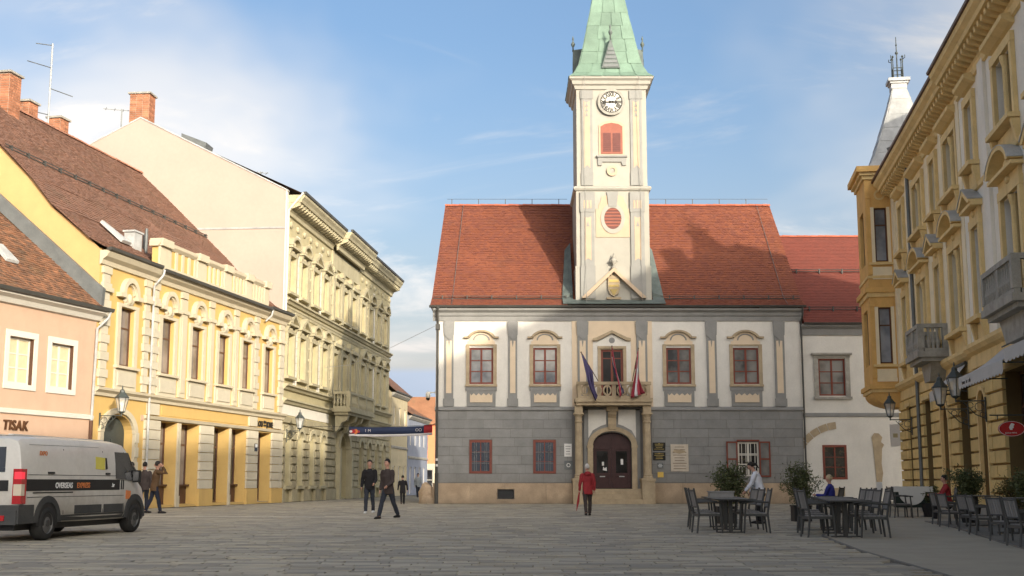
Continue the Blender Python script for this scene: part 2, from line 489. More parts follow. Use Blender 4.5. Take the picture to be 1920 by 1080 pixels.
def minus(rect, ops):
    out = [rect]
    for o in ops:
        nxt = []
        for a, b, c, d in out:
            oa, ob, oc, od = o[:4]
            if ob <= a or oa >= b or od <= c or oc >= d: nxt.append((a, b, c, d)); continue
            if oa > a: nxt.append((a, oa, c, d))
            if ob < b: nxt.append((ob, b, c, d))
            m0, m1 = max(a, oa), min(b, ob)
            if oc > c: nxt.append((m0, m1, c, oc))
            if od < d: nxt.append((m0, m1, od, d))
        out = nxt
    return [q for q in out if q[1]-q[0] > 0.03 and q[3]-q[2] > 0.03]
def blocks(parent, x0, x1, z0, z1, rows, blen, ops, m, proud=0.02, gap=0.02, y=0.0, name='stone_block', jit=0.25, stagger=True, chamfer=0.0):
    """coursed ashlar: each block its own object, clipped round the openings"""
    h = (z1 - z0) / rows
    for r in range(rows):
        za, zb = z0 + r*h, z0 + (r+1)*h
        x = x0
        first = True
        while x < x1 - 0.05:
            L = blen * (1 + random.uniform(-jit, jit))
            if first and stagger and r % 2: L *= 0.5
            first = False
            xe = x + L
            if x1 - xe < blen*0.4: xe = x1
            for a, b, c, d in minus((x + gap/2, xe - gap/2, za + gap/2, zb - gap/2), ops):
                mb = MB()
                if chamfer:
                    k = chamfer
                    mb.hexa([(a, y, c), (b, y, c), (b, y, d), (a, y, d), (a+k, y-proud, c+k), (b-k, y-proud, c+k), (b-k, y-proud, d-k), (a+k, y-proud, d-k)])
                else:
                    mb.box(a, b, y - proud, y, c, d)
                mb.obj(name, m, parent)
            x = xe
WIN = {}
def window(parent, x0, x1, z0, z1, y, cols=2, rows=3, fw=0.09, mw=0.05, mf='red_wood', mg='glass_hall', depth=0.07, name='window', trans=None):
    """a framed casement: the frame is the part, every pane a sub-part"""
    W, H = x1 - x0, z1 - z0
    key = (round(W, 3), round(H, 3), cols, rows, fw, mw, mf, mg, trans)
    if key not in WIN:
        mb = MB()
        mb.box(0, fw, 0, depth, 0, H).box(W-fw, W, 0, depth, 0, H).box(fw, W-fw, 0, depth, 0, fw).box(fw, W-fw, 0, depth, H-fw, H)
        zsplit = [fw + (H-2*fw)*i/rows for i in range(rows+1)] if not trans else [fw, trans*H, H-fw]
        xsplit = [fw + (W-2*fw)*i/cols for i in range(cols+1)]
        for i, x in enumerate(xsplit[1:-1]):
            t = mw * (1.9 if cols == 2 else 1)
            mb.box(x-t/2, x+t/2, 0.008, depth, fw, H-fw)
        for z in zsplit[1:-1]:
            mb.box(fw, W-fw, 0.018, depth, z-mw/2, z+mw/2)
        panes = []
        for i in range(cols):
            for j in range(len(zsplit)-1):
                panes.append(((xsplit[i], zsplit[j]), MB().box(0, xsplit[i+1]-xsplit[i], depth*0.55, depth*0.8, 0, zsplit[j+1]-zsplit[j])))
        WIN[key] = (mb.mesh('window', mf), [(p, q.mesh('pane', mg)) for p, q in panes])
    fm, panes = WIN[key]
    wo = put(fm, name, parent, (x0, y, z0))
    for (px, pz), pm in panes:
        po = put(pm, 'pane', wo, (px, 0, pz))
    return wo
def text(s, size, m, parent, loc, rot=(PI/2, 0, 0), ext=0.01, name='lettering', sx=1.0, align='LEFT', bold=0.0, shear=0.0, gap=1.0):
    c = bpy.data.curves.new(name, 'FONT')
    c.body = s; c.size = size; c.extrude = ext; c.align_x = align; c.offset = bold; c.shear = shear; c.space_character = gap
    c.materials.append(MATS[m])
    tmp = bpy.data.objects.new(name, c)
    me = bpy.data.meshes.new_from_object(tmp)
    me.name = name
    bpy.data.objects.remove(tmp)
    o = put(me, name, parent, loc)
    o.rotation_euler = rot; o.scale = (sx, 1, 1)
    return o
def tiles(parent, bl, br, tl, tr, m, tw=0.18, ex=0.155, thick=0.02, name='roof_tiles', holes=None, jit=0.012, uneven=0.0):
    """flat clay tiles laid in courses over a roof slope; too many and too small to pick apart"""
    bl, br, tl, tr = map(Vector, (bl, br, tl, tr))
    H = ((tl - bl).length + (tr - br).length) / 2
    rows = max(1, int(H / ex))
    nrm = (br - bl).cross(tl - bl).normalized()
    mb = MB()
    rnd = random.Random(int(H*1000) + rows)
    V, F, A = mb.v, mb.f, mb.a
    for r in range(rows):
        a0, a1 = bl.lerp(tl, r/rows), br.lerp(tr, r/rows)
        b0, b1 = bl.lerp(tl, min(1, (r+1.15)/rows)), br.lerp(tr, min(1, (r+1.15)/rows))
        W = (a1 - a0).length
        n = max(1, int(W / tw))
        off = 0.5 if r % 2 else 0.0
        for k in range(-1 if off else 0, n):
            u0 = max(0, (k + off) / n); u1 = min(1, (k + 1 + off) / n)
            if u1 - u0 < 0.2/n: continue
            um = (u0+u1)/2
            if holes and holes(um, (r+0.5)/rows): continue
            g = 0.02/n
            p0, p1 = a0.lerp(a1, u0+g), a0.lerp(a1, u1-g)
            q0, q1 = b0.lerp(b1, u0+g), b0.lerp(b1, u1-g)
            lift = nrm * (thick + rnd.uniform(0, jit))
            sag = nrm * (uneven * (math.sin(um*W*0.9 + r*0.13) + math.sin(r*0.21 + um*W*0.37)))
            i = len(V)
            V += [tuple(p0+sag), tuple(p1+sag), tuple(p0+lift+sag), tuple(p1+lift+sag), tuple(q0+sag + nrm*0.004), tuple(q1+sag + nrm*0.004)]
            F += [(i, i+1, i+3, i+2), (i+2, i+3, i+5, i+4), (i, i+2, i+4), (i+1, i+5, i+3)]
            c = rnd.random()
            A += [c]*4
    o = mb.obj(name, m, parent)
    return tag(o, kind='stuff')
def ridge(parent, p0, p1, m, r=0.13, step=0.42, name='ridge_tile'):
    """half-round ridge tiles, one object each"""
    p0, p1 = Vector(p0), Vector(p1)
    n = max(1, round((p1-p0).length / step)); L = (p1-p0).length/n
    mb = MB()
    k = 6
    for e, rr in ((0, r), (L*1.04, r*0.86)):
        mb.v += [(e, rr*math.cos(PI*i/k), rr*math.sin(PI*i/k)) for i in range(k+1)]
    for i in range(k): mb.f.append((i, i+1, k+2+i, k+1+i))
    mb.f.append(tuple(range(k, -1, -1)))
    me = mb.mesh(name, m)
    d = (p1-p0).normalized()
    for i in range(n):
        o = put(me, name, parent, tuple(p0 + d*L*i + Vector((0, 0, random.uniform(-0.008, 0.008)))))
        o.rotation_euler = (0, -math.asin(d.z), math.atan2(d.y, d.x))
def chimney(parent, x, y, z0, z1, wx, wy, nm='chimney'):
    """brick stack: a mortar core with its bricks laid round it, and a slab on top"""
    core = MB().box(x-wx/2, x+wx/2, y-wy/2, y+wy/2, z0, z1).obj(nm, 'mortar', parent)
    h, l, g = 0.12, 0.36, 0.02
    r = 0; z = z0
    while z < z1 - 0.05:
        for side in range(4):
            W = wx if side % 2 == 0 else wy
            n = max(2, round(W/l))
            for i in range(n):
                a = -W/2 + W*i/n + g/2; b = -W/2 + W*(i+1)/n - g/2
                mb = MB()
                zt = min(z+h-g, z1)
                if side == 0: mb.box(x+a, x+b, y-wy/2-0.014, y-wy/2, z, zt)
                elif side == 3: mb.box(x-wx/2-0.014, x-wx/2, y+a, y+b, z, zt)
                else: continue
                mb.obj('brick', 'brick', core)
        z += h; r += 1
    MB().box(x-wx/2-0.1, x+wx/2+0.1, y-wy/2-0.1, y+wy/2+0.1, z1+0.002, z1+0.10).obj('chimney_cap', 'grey_stone', core)
    return core

# ------------------------------------------------------------------ ground
mat('ground_joint', (0.19, 0.175, 0.145), var=0.25, scale=2, bump=0.2)
mat('paver', (0.45, 0.40, 0.30), rough=0.75, var=0.15, scale=2.5, bump=0.25, bscale=25, attr='rnd', c2=(0.27, 0.248, 0.20), dirt=0.45, dirtc=(0.22, 0.20, 0.155))
mat('paver_pale', (0.52, 0.475, 0.39), rough=0.8, var=0.15, scale=2.5, bump=0.25, bscale=25)
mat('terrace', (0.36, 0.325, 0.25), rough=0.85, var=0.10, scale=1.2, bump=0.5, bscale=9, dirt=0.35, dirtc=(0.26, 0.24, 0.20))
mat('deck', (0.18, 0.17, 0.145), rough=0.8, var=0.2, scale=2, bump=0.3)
gr = MB().poly([(-400, -200, -0.03), (400, -200, -0.03), (400, 900, -0.03), (-400, 900, -0.03)]).obj('ground', 'ground_joint')
tag(gr, 'grey stone paving of the town square', kind='structure')
TERR = [(4.55, 6), (5.0, 12), (5.25, 15.4), (5.75, 21), (6.5, 26.5), (7.8, 31), (9.8, 36), (12.5, 42.5), (13.6, 47)]
def terr_x(y):
    for (xa, ya), (xb, yb) in zip(TERR, TERR[1:]):
        if ya <= y <= yb: return xa + (xb-xa)*(y-ya)/(yb-ya)
    return 99 if y > 47 else 4.5
def in_paving(x, y):
    xl = -25.0 + 0.2*y if y < 50 else -25.8 + 0.19*y
    if y < 66.4: return xl < x < min(terr_x(y) - 0.12, 9.5 + 0.155*y)
    return -12.6 + 0.09*(y-68.8) < x < -4.6
prng = random.Random(11)
pav = []
y = 8.0
row = 0
while y < 100:
    d = prng.choice((0.19, 0.23, 0.23, 0.28))
    if y > 40: d *= 1.6
    x = -22 + prng.random()
    lim = 17 if y < 66 else -4
    while x < lim:
        L = prng.uniform(0.38, 0.95)
        if in_paving(x + L/2, y + d/2):
            dev = abs(y - (40.6 - 0.128*(x + 2.1) + 0.0))
            if dev > 0.45: pav.append((x, y, L, d))
        x += L
    y += d; row += 1
def paver_box(mb, x, y, L, d):
    g = 0.011
    h = [prng.uniform(-0.004, 0.005) for _ in range(4)]
    n = len(mb.v)
    mb.v += [(x+g, y+g, -0.029), (x+L-g, y+g, -0.029), (x+L-g, y+d-g, -0.029), (x+g, y+d-g, -0.029),
             (x+g, y+g, h[0]), (x+L-g, y+g, h[1]), (x+L-g, y+d-g, h[2]), (x+g, y+d-g, h[3])]
    mb.f += [(n+4, n+5, n+6, n+7), (n, n+1, n+5, n+4), (n+1, n+2, n+6, n+5), (n+2, n+3, n+7, n+6), (n+3, n, n+4, n+7)]
    c = prng.random()*1.25 if prng.random() > 0.16 else -0.9
    mb.a += [c]*5
def px_of(x, y):
    return abs(x)/y < 0.42 and y > 14.6
inview = sorted([p for p in pav if px_of(p[0]+p[2]/2, p[1])], key=lambda p: p[1])
near = set(inview[:300])
rest = MB()
for p in pav:
    if p in near:
        mb = MB(); paver_box(mb, *p); mb.obj('paving_slab', 'paver', gr)
    else: paver_box(rest, *p)
tag(rest.obj('paving_slabs', 'paver', gr), kind='stuff')
# pale drainage strip that crosses the square
for i in range(24):
    xa = -13.5 + i*0.92
    mb = MB()
    ya = 40.6 - 0.128*(xa + 2.1)
    yb = 40.6 - 0.128*(xa + 0.9 + 2.1)
    mb.hexa([(xa, ya-0.2, -0.029), (xa+0.9, yb-0.2, -0.029), (xa+0.9, yb+0.2, -0.029), (xa, ya+0.2, -0.029),
             (xa, ya-0.2, 0.004), (xa+0.9, yb-0.2, 0.005), (xa+0.9, yb+0.2, 0.005), (xa, ya+0.2, 0.004)])
    mb.obj('drain_slab', 'paver_pale', gr)
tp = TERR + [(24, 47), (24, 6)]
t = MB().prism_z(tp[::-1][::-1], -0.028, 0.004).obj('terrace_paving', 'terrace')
tag(t, 'plain grey terrace surface along the ochre palace', kind='structure')
for (xa, ya), (xb, yb) in zip(TERR, TERR[1:]):
    n = max(1, round(math.hypot(xb-xa, yb-ya)/0.8))
    for i in range(n):
        a = Vector((xa + (xb-xa)*i/n, ya + (yb-ya)*i/n, 0)); b = Vector((xa + (xb-xa)*(i+0.97)/n, ya + (yb-ya)*(i+0.97)/n, 0))
        s_ = Vector((-0.055, 0, 0))
        MB().hexa([tuple(a+s_+Vector((0, 0, -0.029))), tuple(a-s_*0.1+Vector((0, 0, -0.029))), tuple(b-s_*0.1+Vector((0, 0, -0.029))), tuple(b+s_+Vector((0, 0, -0.029))),
                   tuple(a+s_+Vector((0, 0, 0.008))), tuple(a-s_*0.1+Vector((0, 0, 0.008))), tuple(b-s_*0.1+Vector((0, 0, 0.008))), tuple(b+s_+Vector((0, 0, 0.008)))]).obj('edge_stone', 'deck', t)

# ------------------------------------------------------------------ town hall
H = thing('town_hall', 'white and grey town hall with red tiled roof and clock tower', 'building', (0, 67, 0))
XL, XR = -4.10, 15.55
UW = [(-2.29, -1.01), (1.14, 2.42), (8.30, 9.64), (11.90, 13.28)]
GW = [(-2.27, -1.07), (1.13, 2.33)]
ops = [(a, b, 6.33, 8.29) for a, b in UW] + [(4.78, 5.98, 5.5, 8.2)] + [(a, b, 1.58, 3.35) for a, b in GW] + [(12.02, 13.12, 1.44, 3.23)] + \
      [(4.30, 6.36, 0.76, 3.76, 0.72, 0.45)] + [(-0.76, 0.11, 0.26, 0.74)]
mb = MB(); wall(mb, XL, XR, 5.0, 10.0, [o for o in ops if o[2] > 5], depth=0.22)
mb.poly([(XL, 0, 5), (XL, 12, 5), (XL, 12, 10.4), (XL, 0, 10.4)]).poly([(XR, 0, 5), (XR, 12, 5), (XR, 12, 10.4), (XR, 0, 10.4)])
mb.poly([(XL, 12, 10.3), (XL+0.1, 6, 17.2), (XL, 0, 10.3)]).poly([(XR, 12, 10.3), (XR-0.1, 6, 17.2), (XR, 0, 10.3)])
mb.poly([(XL, 12, 0), (XR, 12, 0), (XR, 12, 10.4), (XL, 12, 10.4)])
hw = mb.obj('upper_wall', 'hall_white', H)
mb = MB(); wall(mb, XL, XR, 0.0, 5.0, [o for o in ops if o[2] < 5], depth=0.22)
mb.poly([(XL, 0, 0), (XL, 12, 0), (XL, 12, 5), (XL, 0, 5)]).poly([(XR, 0, 0), (XR, 12, 0), (XR, 12, 5), (XR, 0, 5)])
gw = mb.obj('ground_floor_wall', 'hall_joint', H)
bops = [(a-0.03, b+0.03, c-0.03, d+0.03) for a, b, c, d, *_ in ops if c < 5 and c > 1] + [(3.2, 7.45, 0, 5.2)]
blocks(gw, XL, XR, 1.10, 4.90, 8, 1.25, bops, 'hall_block', proud=0.022, gap=0.018)
blocks(gw, XL-0.02, XR+0.02, 0.0, 1.08, 1, 2.4, [(-0.78, 0.13, 0.24, 0.76), (3.2, 7.45, 0, 1.1)], 'plinth_stone', proud=0.12, gap=0.010, name='plinth_slab', jit=0.3)
# left end wall: plinth and rounded corner stone
MB().box(XL-0.12, XL-0.002, 0, 11.9, 0, 1.08).obj('plinth_slab', 'plinth_stone', gw)
cs = MB(); cs.lathe(XL-0.45, 0.35, [(0.46, 0), (0.44, 0.2), (0.40, 0.45), (0.41, 0.6), (0.33, 0.85), (0.24, 1.0), (0.08, 1.08)], 9)
cs.v = [(a + random.uniform(-0.05, 0.05), b + random.uniform(-0.05, 0.05), c + (random.uniform(-0.05, 0.05) if c > 0.1 else 0)) for a, b, c in cs.v]
cs.obj('corner_stone', 'plinth_stone', H)
MB().box(-0.74, 0.09, 0.03, 0.08, 0.28, 0.72).obj('cellar_vent', 'dark_metal', H)
for i in range(7): MB().box(-0.72 + i*0.125, -0.68 + i*0.125, -0.01, 0.02, 0.28, 0.72).obj('vent_bar', 'dark_metal', H)
# belt course, entablature, gutter
MB().prism_x([(-0.02, 4.88), (-0.10, 4.93), (-0.10, 5.02), (-0.04, 5.10), (0.0, 5.12), (0.01, 4.88)], XL-0.03, XR+0.03).obj('belt_course', 'hall_grey', H)
MB().prism_x([(0.01, 9.74), (-0.06, 9.74), (-0.08, 9.98), (-0.14, 10.02), (-0.18, 10.18), (-0.34, 10.30), (-0.36, 10.40), (0.01, 10.40)], XL-0.18, XR+0.12).obj('entablature', 'hall_grey', H)
MB().prism_x([(-0.38, 10.42), (-0.46, 10.45), (-0.50, 10.54), (-0.44, 10.56), (-0.34, 10.50)], XL-0.36, XR+0.30).obj('gutter', 'gutter', H)
# pilasters and centre field
MB().box(3.23, 4.78, -0.045, 0.0, 5.125, 9.738).box(5.98, 7.56, -0.045, 0.0, 5.125, 9.738).box(4.78, 5.98, -0.045, 0.0, 8.2, 9.738).obj('centre_field', 'hall_cream', H)
fld = MB()
for i, (a, b) in enumerate([(-3.63, -3.15), (-0.2, 0.28), (3.53, 4.08), (6.71, 7.28), (10.48, 11.02), (14.13, 14.68)]):
    yb = -0.05 if i in (2, 3) else 0.0
    p = MB().box(a, b, yb-0.07, yb-0.002, 5.126, 9.736)
    p.box(a-0.05, b+0.05, yb-0.10, yb-0.072, 5.13, 5.55)
    p.prism_y([(a-0.02, 8.98), ((a+b)/2, 8.72), (b+0.02, 8.98), (b+0.05, 9.70), (a-0.05, 9.70)], yb-0.11, yb-0.072)
    po = p.obj('pilaster', 'hall_grey', H)
    w_ = (b-a)*0.30
    MB().box((a+b)/2-w_, (a+b)/2+w_, yb-0.082, yb-0.072, 5.84, 8.66).obj('inset_panel', 'hall_cream', po)
    MB().prism_y([((a+b)/2-0.05, 8.62), ((a+b)/2, 8.3), ((a+b)/2+0.05, 8.62), ((a+b)/2, 8.7)], yb-0.092, yb-0.083).obj('drop_ornament', 'hall_grey', po)
# upper windows with segmental hoods
for a, b in UW:
    wo = window(H, a, b, 6.33, 8.29, 0.06, 2, 3, fw=0.10, mw=0.055)
    c = (b-a)/2
    loc = (-0, -0.06, 0)
    s = MB().box(-0.19, -0.002, -0.12, -0.062, -0.02, 2.06).box(2*c+0.002, 2*c+0.19, -0.12, -0.062, -0.02, 2.06).box(-0.19, 2*c+0.19, -0.125, -0.062, 2.062, 2.14)
    s.obj('window_surround', 'sand_stone', wo)
    s = MB().arc(c, 2.34, 0.66, 0.80, 20, 160, -0.24, -0.06, 14, 1.0, 0.72)
    s.box(-0.30, -0.02, -0.24, -0.06, 2.47, 2.56).box(2*c+0.02, 2*c+0.30, -0.24, -0.06, 2.47, 2.56)
    s.obj('hood', 'sand_stone', wo)
    s = MB().prism_y([(c + 0.66*math.cos(R(t)), 2.30 + 0.66*0.78*math.sin(R(t))) for t in range(0, 181, 15)], -0.10, -0.062)
    s.box(-0.1, 2*c+0.1, -0.098, -0.0625, 2.142, 2.31).obj('lunette', 'hall_cream', wo)
    MB().arc(c, 2.36, 0.38, 0.46, 0, 180, -0.125, -0.10, 10, 1, 0.78).obj('lunette_garland', 'hall_grey', wo)
    MB().box(-0.22, 2*c+0.22, -0.20, -0.062, -0.14, -0.025).obj('sill', 'sand_stone', wo)
    ap = MB().box(-0.13, 2*c+0.13, -0.13, -0.062, -1.20, -0.145).box(-0.20, 2*c+0.20, -0.15, -0.062, -0.36, -0.142).obj('apron', 'hall_grey', wo)
    MB().prism_y([(0.04, -0.98), (2*c-0.04, -0.98), (2*c-0.04, -0.5)] + [(2*c-0.04-(2*c-0.08)*(i+0.5)/9, -0.5 if i % 2 else -0.62) for i in range(9)] + [(0.04, -0.5)], -0.165, -0.152).obj('apron_panel', 'hall_cream', wo)
# ground floor windows behind iron bars
for a, b in GW:
    wo = window(H, a, b, 1.58, 3.35, -0.03, 2, 3, fw=0.13, mw=0.03, mg='glass_dark')
    for gx in (0.27, 0.37, 0.83, 0.93):
        MB().box(gx-0.012, gx+0.012, -0.022, -0.004, 0.13, 1.64).obj('window_bar', 'bar_grey', wo)
    for gz in (0.55, 1.12):
        MB().box(0.13, 1.07, -0.03, -0.023, gz-0.015, gz+0.015).obj('window_bar', 'bar_grey', wo)
wo = window(H, 12.02, 13.12, 1.44, 3.23, 0.0, 2, 3, fw=0.08, mw=0.06, mf='trim_white', mg='glass_dark')
for gx in (0.2, 0.42, 0.68, 0.9):
    MB().box(gx-0.015, gx+0.015, -0.05, -0.03, 0.02, 1.77).obj('window_bar', 'trim_white', wo)
for gz in (0.5, 1.1): MB().box(0.02, 1.08, -0.062, -0.051, gz-0.015, gz+0.015).obj('window_bar', 'trim_white', wo)
for a, b in ((11.40, 12.0), (13.14, 13.74)):
    sh = MB().box(a, a+0.08, -0.11, -0.06, 1.40, 3.27).box(b-0.08, b, -0.11, -0.06, 1.40, 3.27)
    for z in (1.40, 2.30, 3.19): sh.box(a+0.08, b-0.08, -0.11, -0.06, z, z+0.08)
    so_ = sh.obj('shutter', 'red_wood', H)
    MB().box(a+0.08, b-0.08, -0.085, -0.075, 1.48, 3.19).obj('shutter_pane', 'glass_hall', so_)
MB().box(11.97, 13.17, -0.13, -0.024, 3.275, 3.36).obj('lintel_board', 'red_wood', H)
# portal
P = MB()
P.box(3.84, 4.30, -0.10, 0, 0.5, 5.0).box(6.36, 6.83, -0.10, 0, 0.5, 5.0)
P.prism_y([(4.30, 3.76), (4.30, 3.04)] + [(5.33 - 1.03*math.cos(PI*i/14), 3.04 + 0.72*math.sin(PI*i/14)) for i in range(1, 14)] + [(6.36, 3.04), (6.36, 5.0), (4.30, 5.0)], -0.10, 0)
po = P.obj('portal_wall', 'hall_grey', H)
MB().box(4.07, 5.02, -0.118, -0.101, 4.18, 4.96).prism_y([(4.07, 4.179), (4.07, 3.45), (4.3, 3.85), (4.75, 4.1), (5.02, 4.179)], -0.118, -0.101).obj('plaster_panel', 'hall_white', po)
MB().box(5.66, 6.60, -0.118, -0.101, 4.18, 4.96).prism_y([(6.60, 3.45), (6.60, 4.179), (5.66, 4.179), (5.92, 4.1), (6.38, 3.85)], -0.118, -0.101).obj('plaster_panel', 'hall_white', po)
A = MB().arc(5.33, 3.04, 1.0, 1.28, 0, 180, -0.24, -0.08, 20, 1.03, 0.78)
A.box(4.02, 4.30, -0.22, -0.08, 0.78, 3.03).box(6.36, 6.64, -0.22, -0.08, 0.78, 3.03).box(3.98, 4.32, -0.25, -0.08, 2.93, 3.06).box(6.34, 6.68, -0.25, -0.08, 2.93, 3.06)
A.obj('arch_surround', 'sand_stone', H)
k = MB().prism_x([(-0.10, 3.85), (-0.30, 3.92), (-0.36, 4.2), (-0.34, 4.5), (-0.50, 4.7), (-0.56, 5.12), (-0.10, 5.12)], 5.12, 5.54); k.box(5.04, 5.62, -0.62, -0.102, 4.86, 5.12)
k.obj('keystone_console', 'sand_stone', H)
# doors
for s in (-1, 1):
    xs = [5.33 + s*t for t in (0.012, 1.02)]
    pts = [(5.33 + s*1.02, 0.80), (5.33 + s*0.012, 0.80)] if s > 0 else [(5.33 - 1.02, 0.80), (5.33 - 0.012, 0.80)]
    arcp = [(5.33 + s*1.02*math.cos(PI/2*i/8), 3.03 + 0.70*math.sin(PI/2*i/8)) for i in range(9)]
    poly_ = [(5.33 + s*0.012, 0.80), (5.33 + s*1.02, 0.80)] + arcp[:-1] + [(5.33 + s*0.012, 3.73)]
    d = MB().prism_y(poly_, 0.20, 0.28)
    a, b = sorted(xs)
    d.box(a+0.02, b-0.02, 0.15, 0.198, 2.86, 2.96).box(a+0.02, b-0.02, 0.16, 0.198, 1.42, 1.52).box(a+0.02, b-0.02, 0.16, 0.198, 0.82, 0.98)
    d.box(a+0.02, a+0.14, 0.165, 0.198, 0.99, 2.85).box(b-0.14, b-0.02, 0.165, 0.198, 0.99, 2.85)
    do = d.obj('door', 'door_wood', H)
    c = (a+b)/2
    MB().box(c-0.30, c+0.30, 0.185, 0.197, 1.62, 2.76).obj('door_pane', 'glass_dark', do)
    MB().box(c-0.30, c+0.30, 0.17, 0.197, 1.04, 1.38).obj('door_panel', 'door_wood', do)
    MB().box(c-0.14, c+0.14, 0.155, 0.168, 1.40, 1.45).obj('letter_slot', 'zinc_light', do)
    if s > 0:
        MB().box(c-0.05, c+0.08, 0.178, 0.184, 2.05, 2.35).obj('notice', 'paper', do)
    else:
        MB().box(c-0.02, c+0.09, 0.178, 0.184, 2.0, 2.2).obj('notice', 'paper', do)
        MB().prism_y([(c+0.02, 1.76), (c+0.24, 1.72), (c+0.22, 1.92), (c+0.12, 1.86), (c+0.05, 1.95)], 0.178, 0.184).obj('notice', 'paper', do)
MB().box(5.30, 5.36, 0.13, 0.199, 0.81, 3.74).obj('door_post', 'door_wood', H)
# steps, pedestals, columns
for i, (z0_, z1_, yo) in enumerate(((0.50, 0.78, -0.72), (0.25, 0.498, -1.02), (0.0, 0.248, -1.30))):
    MB().box(3.86, 6.78, yo, 0.30 if i == 0 else -0.05, z0_, z1_).obj('step', 'sand_stone', H)
for a, b in ((3.19, 3.84), (6.79, 7.46)):
    c = (a+b)/2
    MB().box(a, b, -1.18, -0.06, 0, 1.18).box(a-0.04, b+0.04, -1.22, -0.06, 1.182, 1.32).obj('pedestal', 'sand_stone', H)
    prof = [(0.27, 1.32), (0.27, 1.40), (0.23, 1.44), (0.25, 1.50), (0.20, 1.56), (0.205, 2.4), (0.17, 4.18), (0.175, 4.2), (0.21, 4.24), (0.21, 4.30), (0.17, 4.33), (0.18, 4.52), (0.26, 4.66)]
    MB().lathe(c, -0.85, prof, 16).box(c-0.27, c+0.27, -1.12, -0.58, 4.662, 4.74).box(c-0.21, c+0.21, -1.05, -0.62, 4.742, 5.126).obj('column', 'sand_stone', H, smooth=False)
    MB().box(c-0.16, c+0.16, -0.26, -0.101, 1.33, 5.12).obj('respond_pilaster', 'sand_stone', H)
# balcony
MB().box(3.32, 7.40, -1.32, -0.06, 5.30, 5.50).box(3.38, 7.34, -1.22, -0.06, 5.13, 5.298).obj('balcony_slab', 'sand_stone', H)
par = MB().box(3.45, 7.28, -1.25, -1.05, 5.502, 5.62).box(3.40, 7.33, -1.29, -1.0, 6.20, 6.36)
for x in (3.45, 4.05, 5.28, 6.55, 7.08): par.box(x, x+0.2, -1.25, -1.05, 5.62, 6.20)
for x in (3.45, 7.08):
    par.box(x, x+0.2, -1.05, -0.06, 5.502, 5.62).box(x, x+0.2, -1.0, -0.06, 6.20, 6.36).box(x, x+0.2, -0.5, -0.3, 5.62, 6.20)
for x0_, x1_ in ((3.65, 4.05), (4.25, 5.28), (5.48, 6.55), (6.75, 7.08)):
    n = 1 if x1_-x0_ < 0.6 else 2
    for i in range(n):
        cx = x0_ + (x1_-x0_)*(i+0.5)/n
        par.arc(cx, 5.91, 0.20, 0.30, 0, 360, -1.22, -1.08, 16, 0.78, 0.98)
        par.box(cx-0.03, cx+0.03, -1.2, -1.1, 5.62, 6.2)
par.obj('balcony_parapet', 'sand_stone', H)
# balcony door with gabled hood
wo = window(H, 4.78, 5.98, 5.52, 8.2, 0.05, 2, 2, fw=0.12, mw=0.06, mg='glass_dark', trans=0.82)
MB().box(-0.17, -0.002, -0.16, -0.102, 0, 2.72).box(1.202, 1.37, -0.16, -0.102, 0, 2.72).box(-0.17, 1.37, -0.165, -0.102, 2.722, 2.85).obj('window_surround', 'sand_stone', wo)
MB().box(-0.42, -0.175, -0.115, -0.1, 0, 3.1).box(1.375, 1.62, -0.115, -0.1, 0, 3.1).obj('plaster_panel', 'hall_white', wo)
MB().prism_y([(-0.18, 2.853), (1.38, 2.853), (1.5, 3.05), (0.6, 3.52), (-0.3, 3.05)], -0.13, -0.1).obj('tympanum', 'hall_white', wo)
g = MB()
for s in (-1, 1):
    g.prism_y([(0.6, 3.70), (0.6, 3.54), (0.6+s*0.78, 3.14), (0.6+s*1.02, 3.14), (0.6+s*1.02, 3.27), (0.6+s*0.85, 3.30)][::s], -0.28, -0.1)
g.obj('gable_hood', 'sand_stone', wo)
MB().disc_y(0.6, 3.16, 0.16, -0.15, -0.131).obj('medallion', 'hall_grey', wo)
# downpipe and plaques
dp = MB().tube([(-3.98, -0.5, 10.42), (-4.02, -0.3, 10.1), (-4.0, -0.13, 9.6), (-4.0, -0.13, 1.2), (-4.0, -0.17, 1.1), (-4.0, -0.17, 0.05)], 0.06, 8)
dp.box(-4.12, -3.88, -0.25, -0.02, 9.25, 9.55).obj('downpipe', 'gutter', H)
MB().tube([(-4.0, -0.17, 0), (-4.0, -0.17, 1.6)], 0.10, 8).obj('downpipe_foot', 'gutter', H)
for z in (1.95, 2.25): MB().tube([(-4.0, -0.13, z), (-4.0, -0.13, z+0.12)], 0.068, 8).obj('sticker', 'paper', H)
MB().tube([(15.62, -0.06, 9.7), (15.62, -0.06, 0.1)], 0.05, 8).obj('downpipe', 'gutter', H)
MB().tube([(15.66, -0.42, 10.45), (15.66, -0.3, 10.0), (15.62, -0.06, 9.7)], 0.05, 8).obj('downpipe_bend', 'gutter', H)
def plaque(x0, x1, z0, z1, m, label, lines=0, lm='gold', ttl=None):
    b = MB().box(x0, x1, -0.06, -0.024, z0, z1).obj('plaque', m)
    b.parent = None; b.location = (0, 67, 0)
    tag(b, label, 'plaque')
    for i in range(lines):
        zz = z1 - (z1-z0)*(i+1)/(lines+1)
        k_ = random.uniform(0.25, 0.4)*(x1-x0)
        MB().box((x0+x1)/2-k_, (x0+x1)/2+k_, -0.064, -0.0605, zz-0.012, zz+0.012).obj('engraved_line', lm, b)
    return b
plaque(2.78, 3.18, 2.47, 3.15, 'paper', 'white plaque with curved lower edge left of the town hall portal', 4, 'letter_black')
q = plaque(2.78, 3.23, 1.80, 2.25, 'zinc', 'dark grey square plate with pale ring left of the portal')
MB().arc(3.0, 2.02, 0.07, 0.11, 0, 360, -0.066, -0.0605, 14).obj('ring_emblem', 'paper', q)
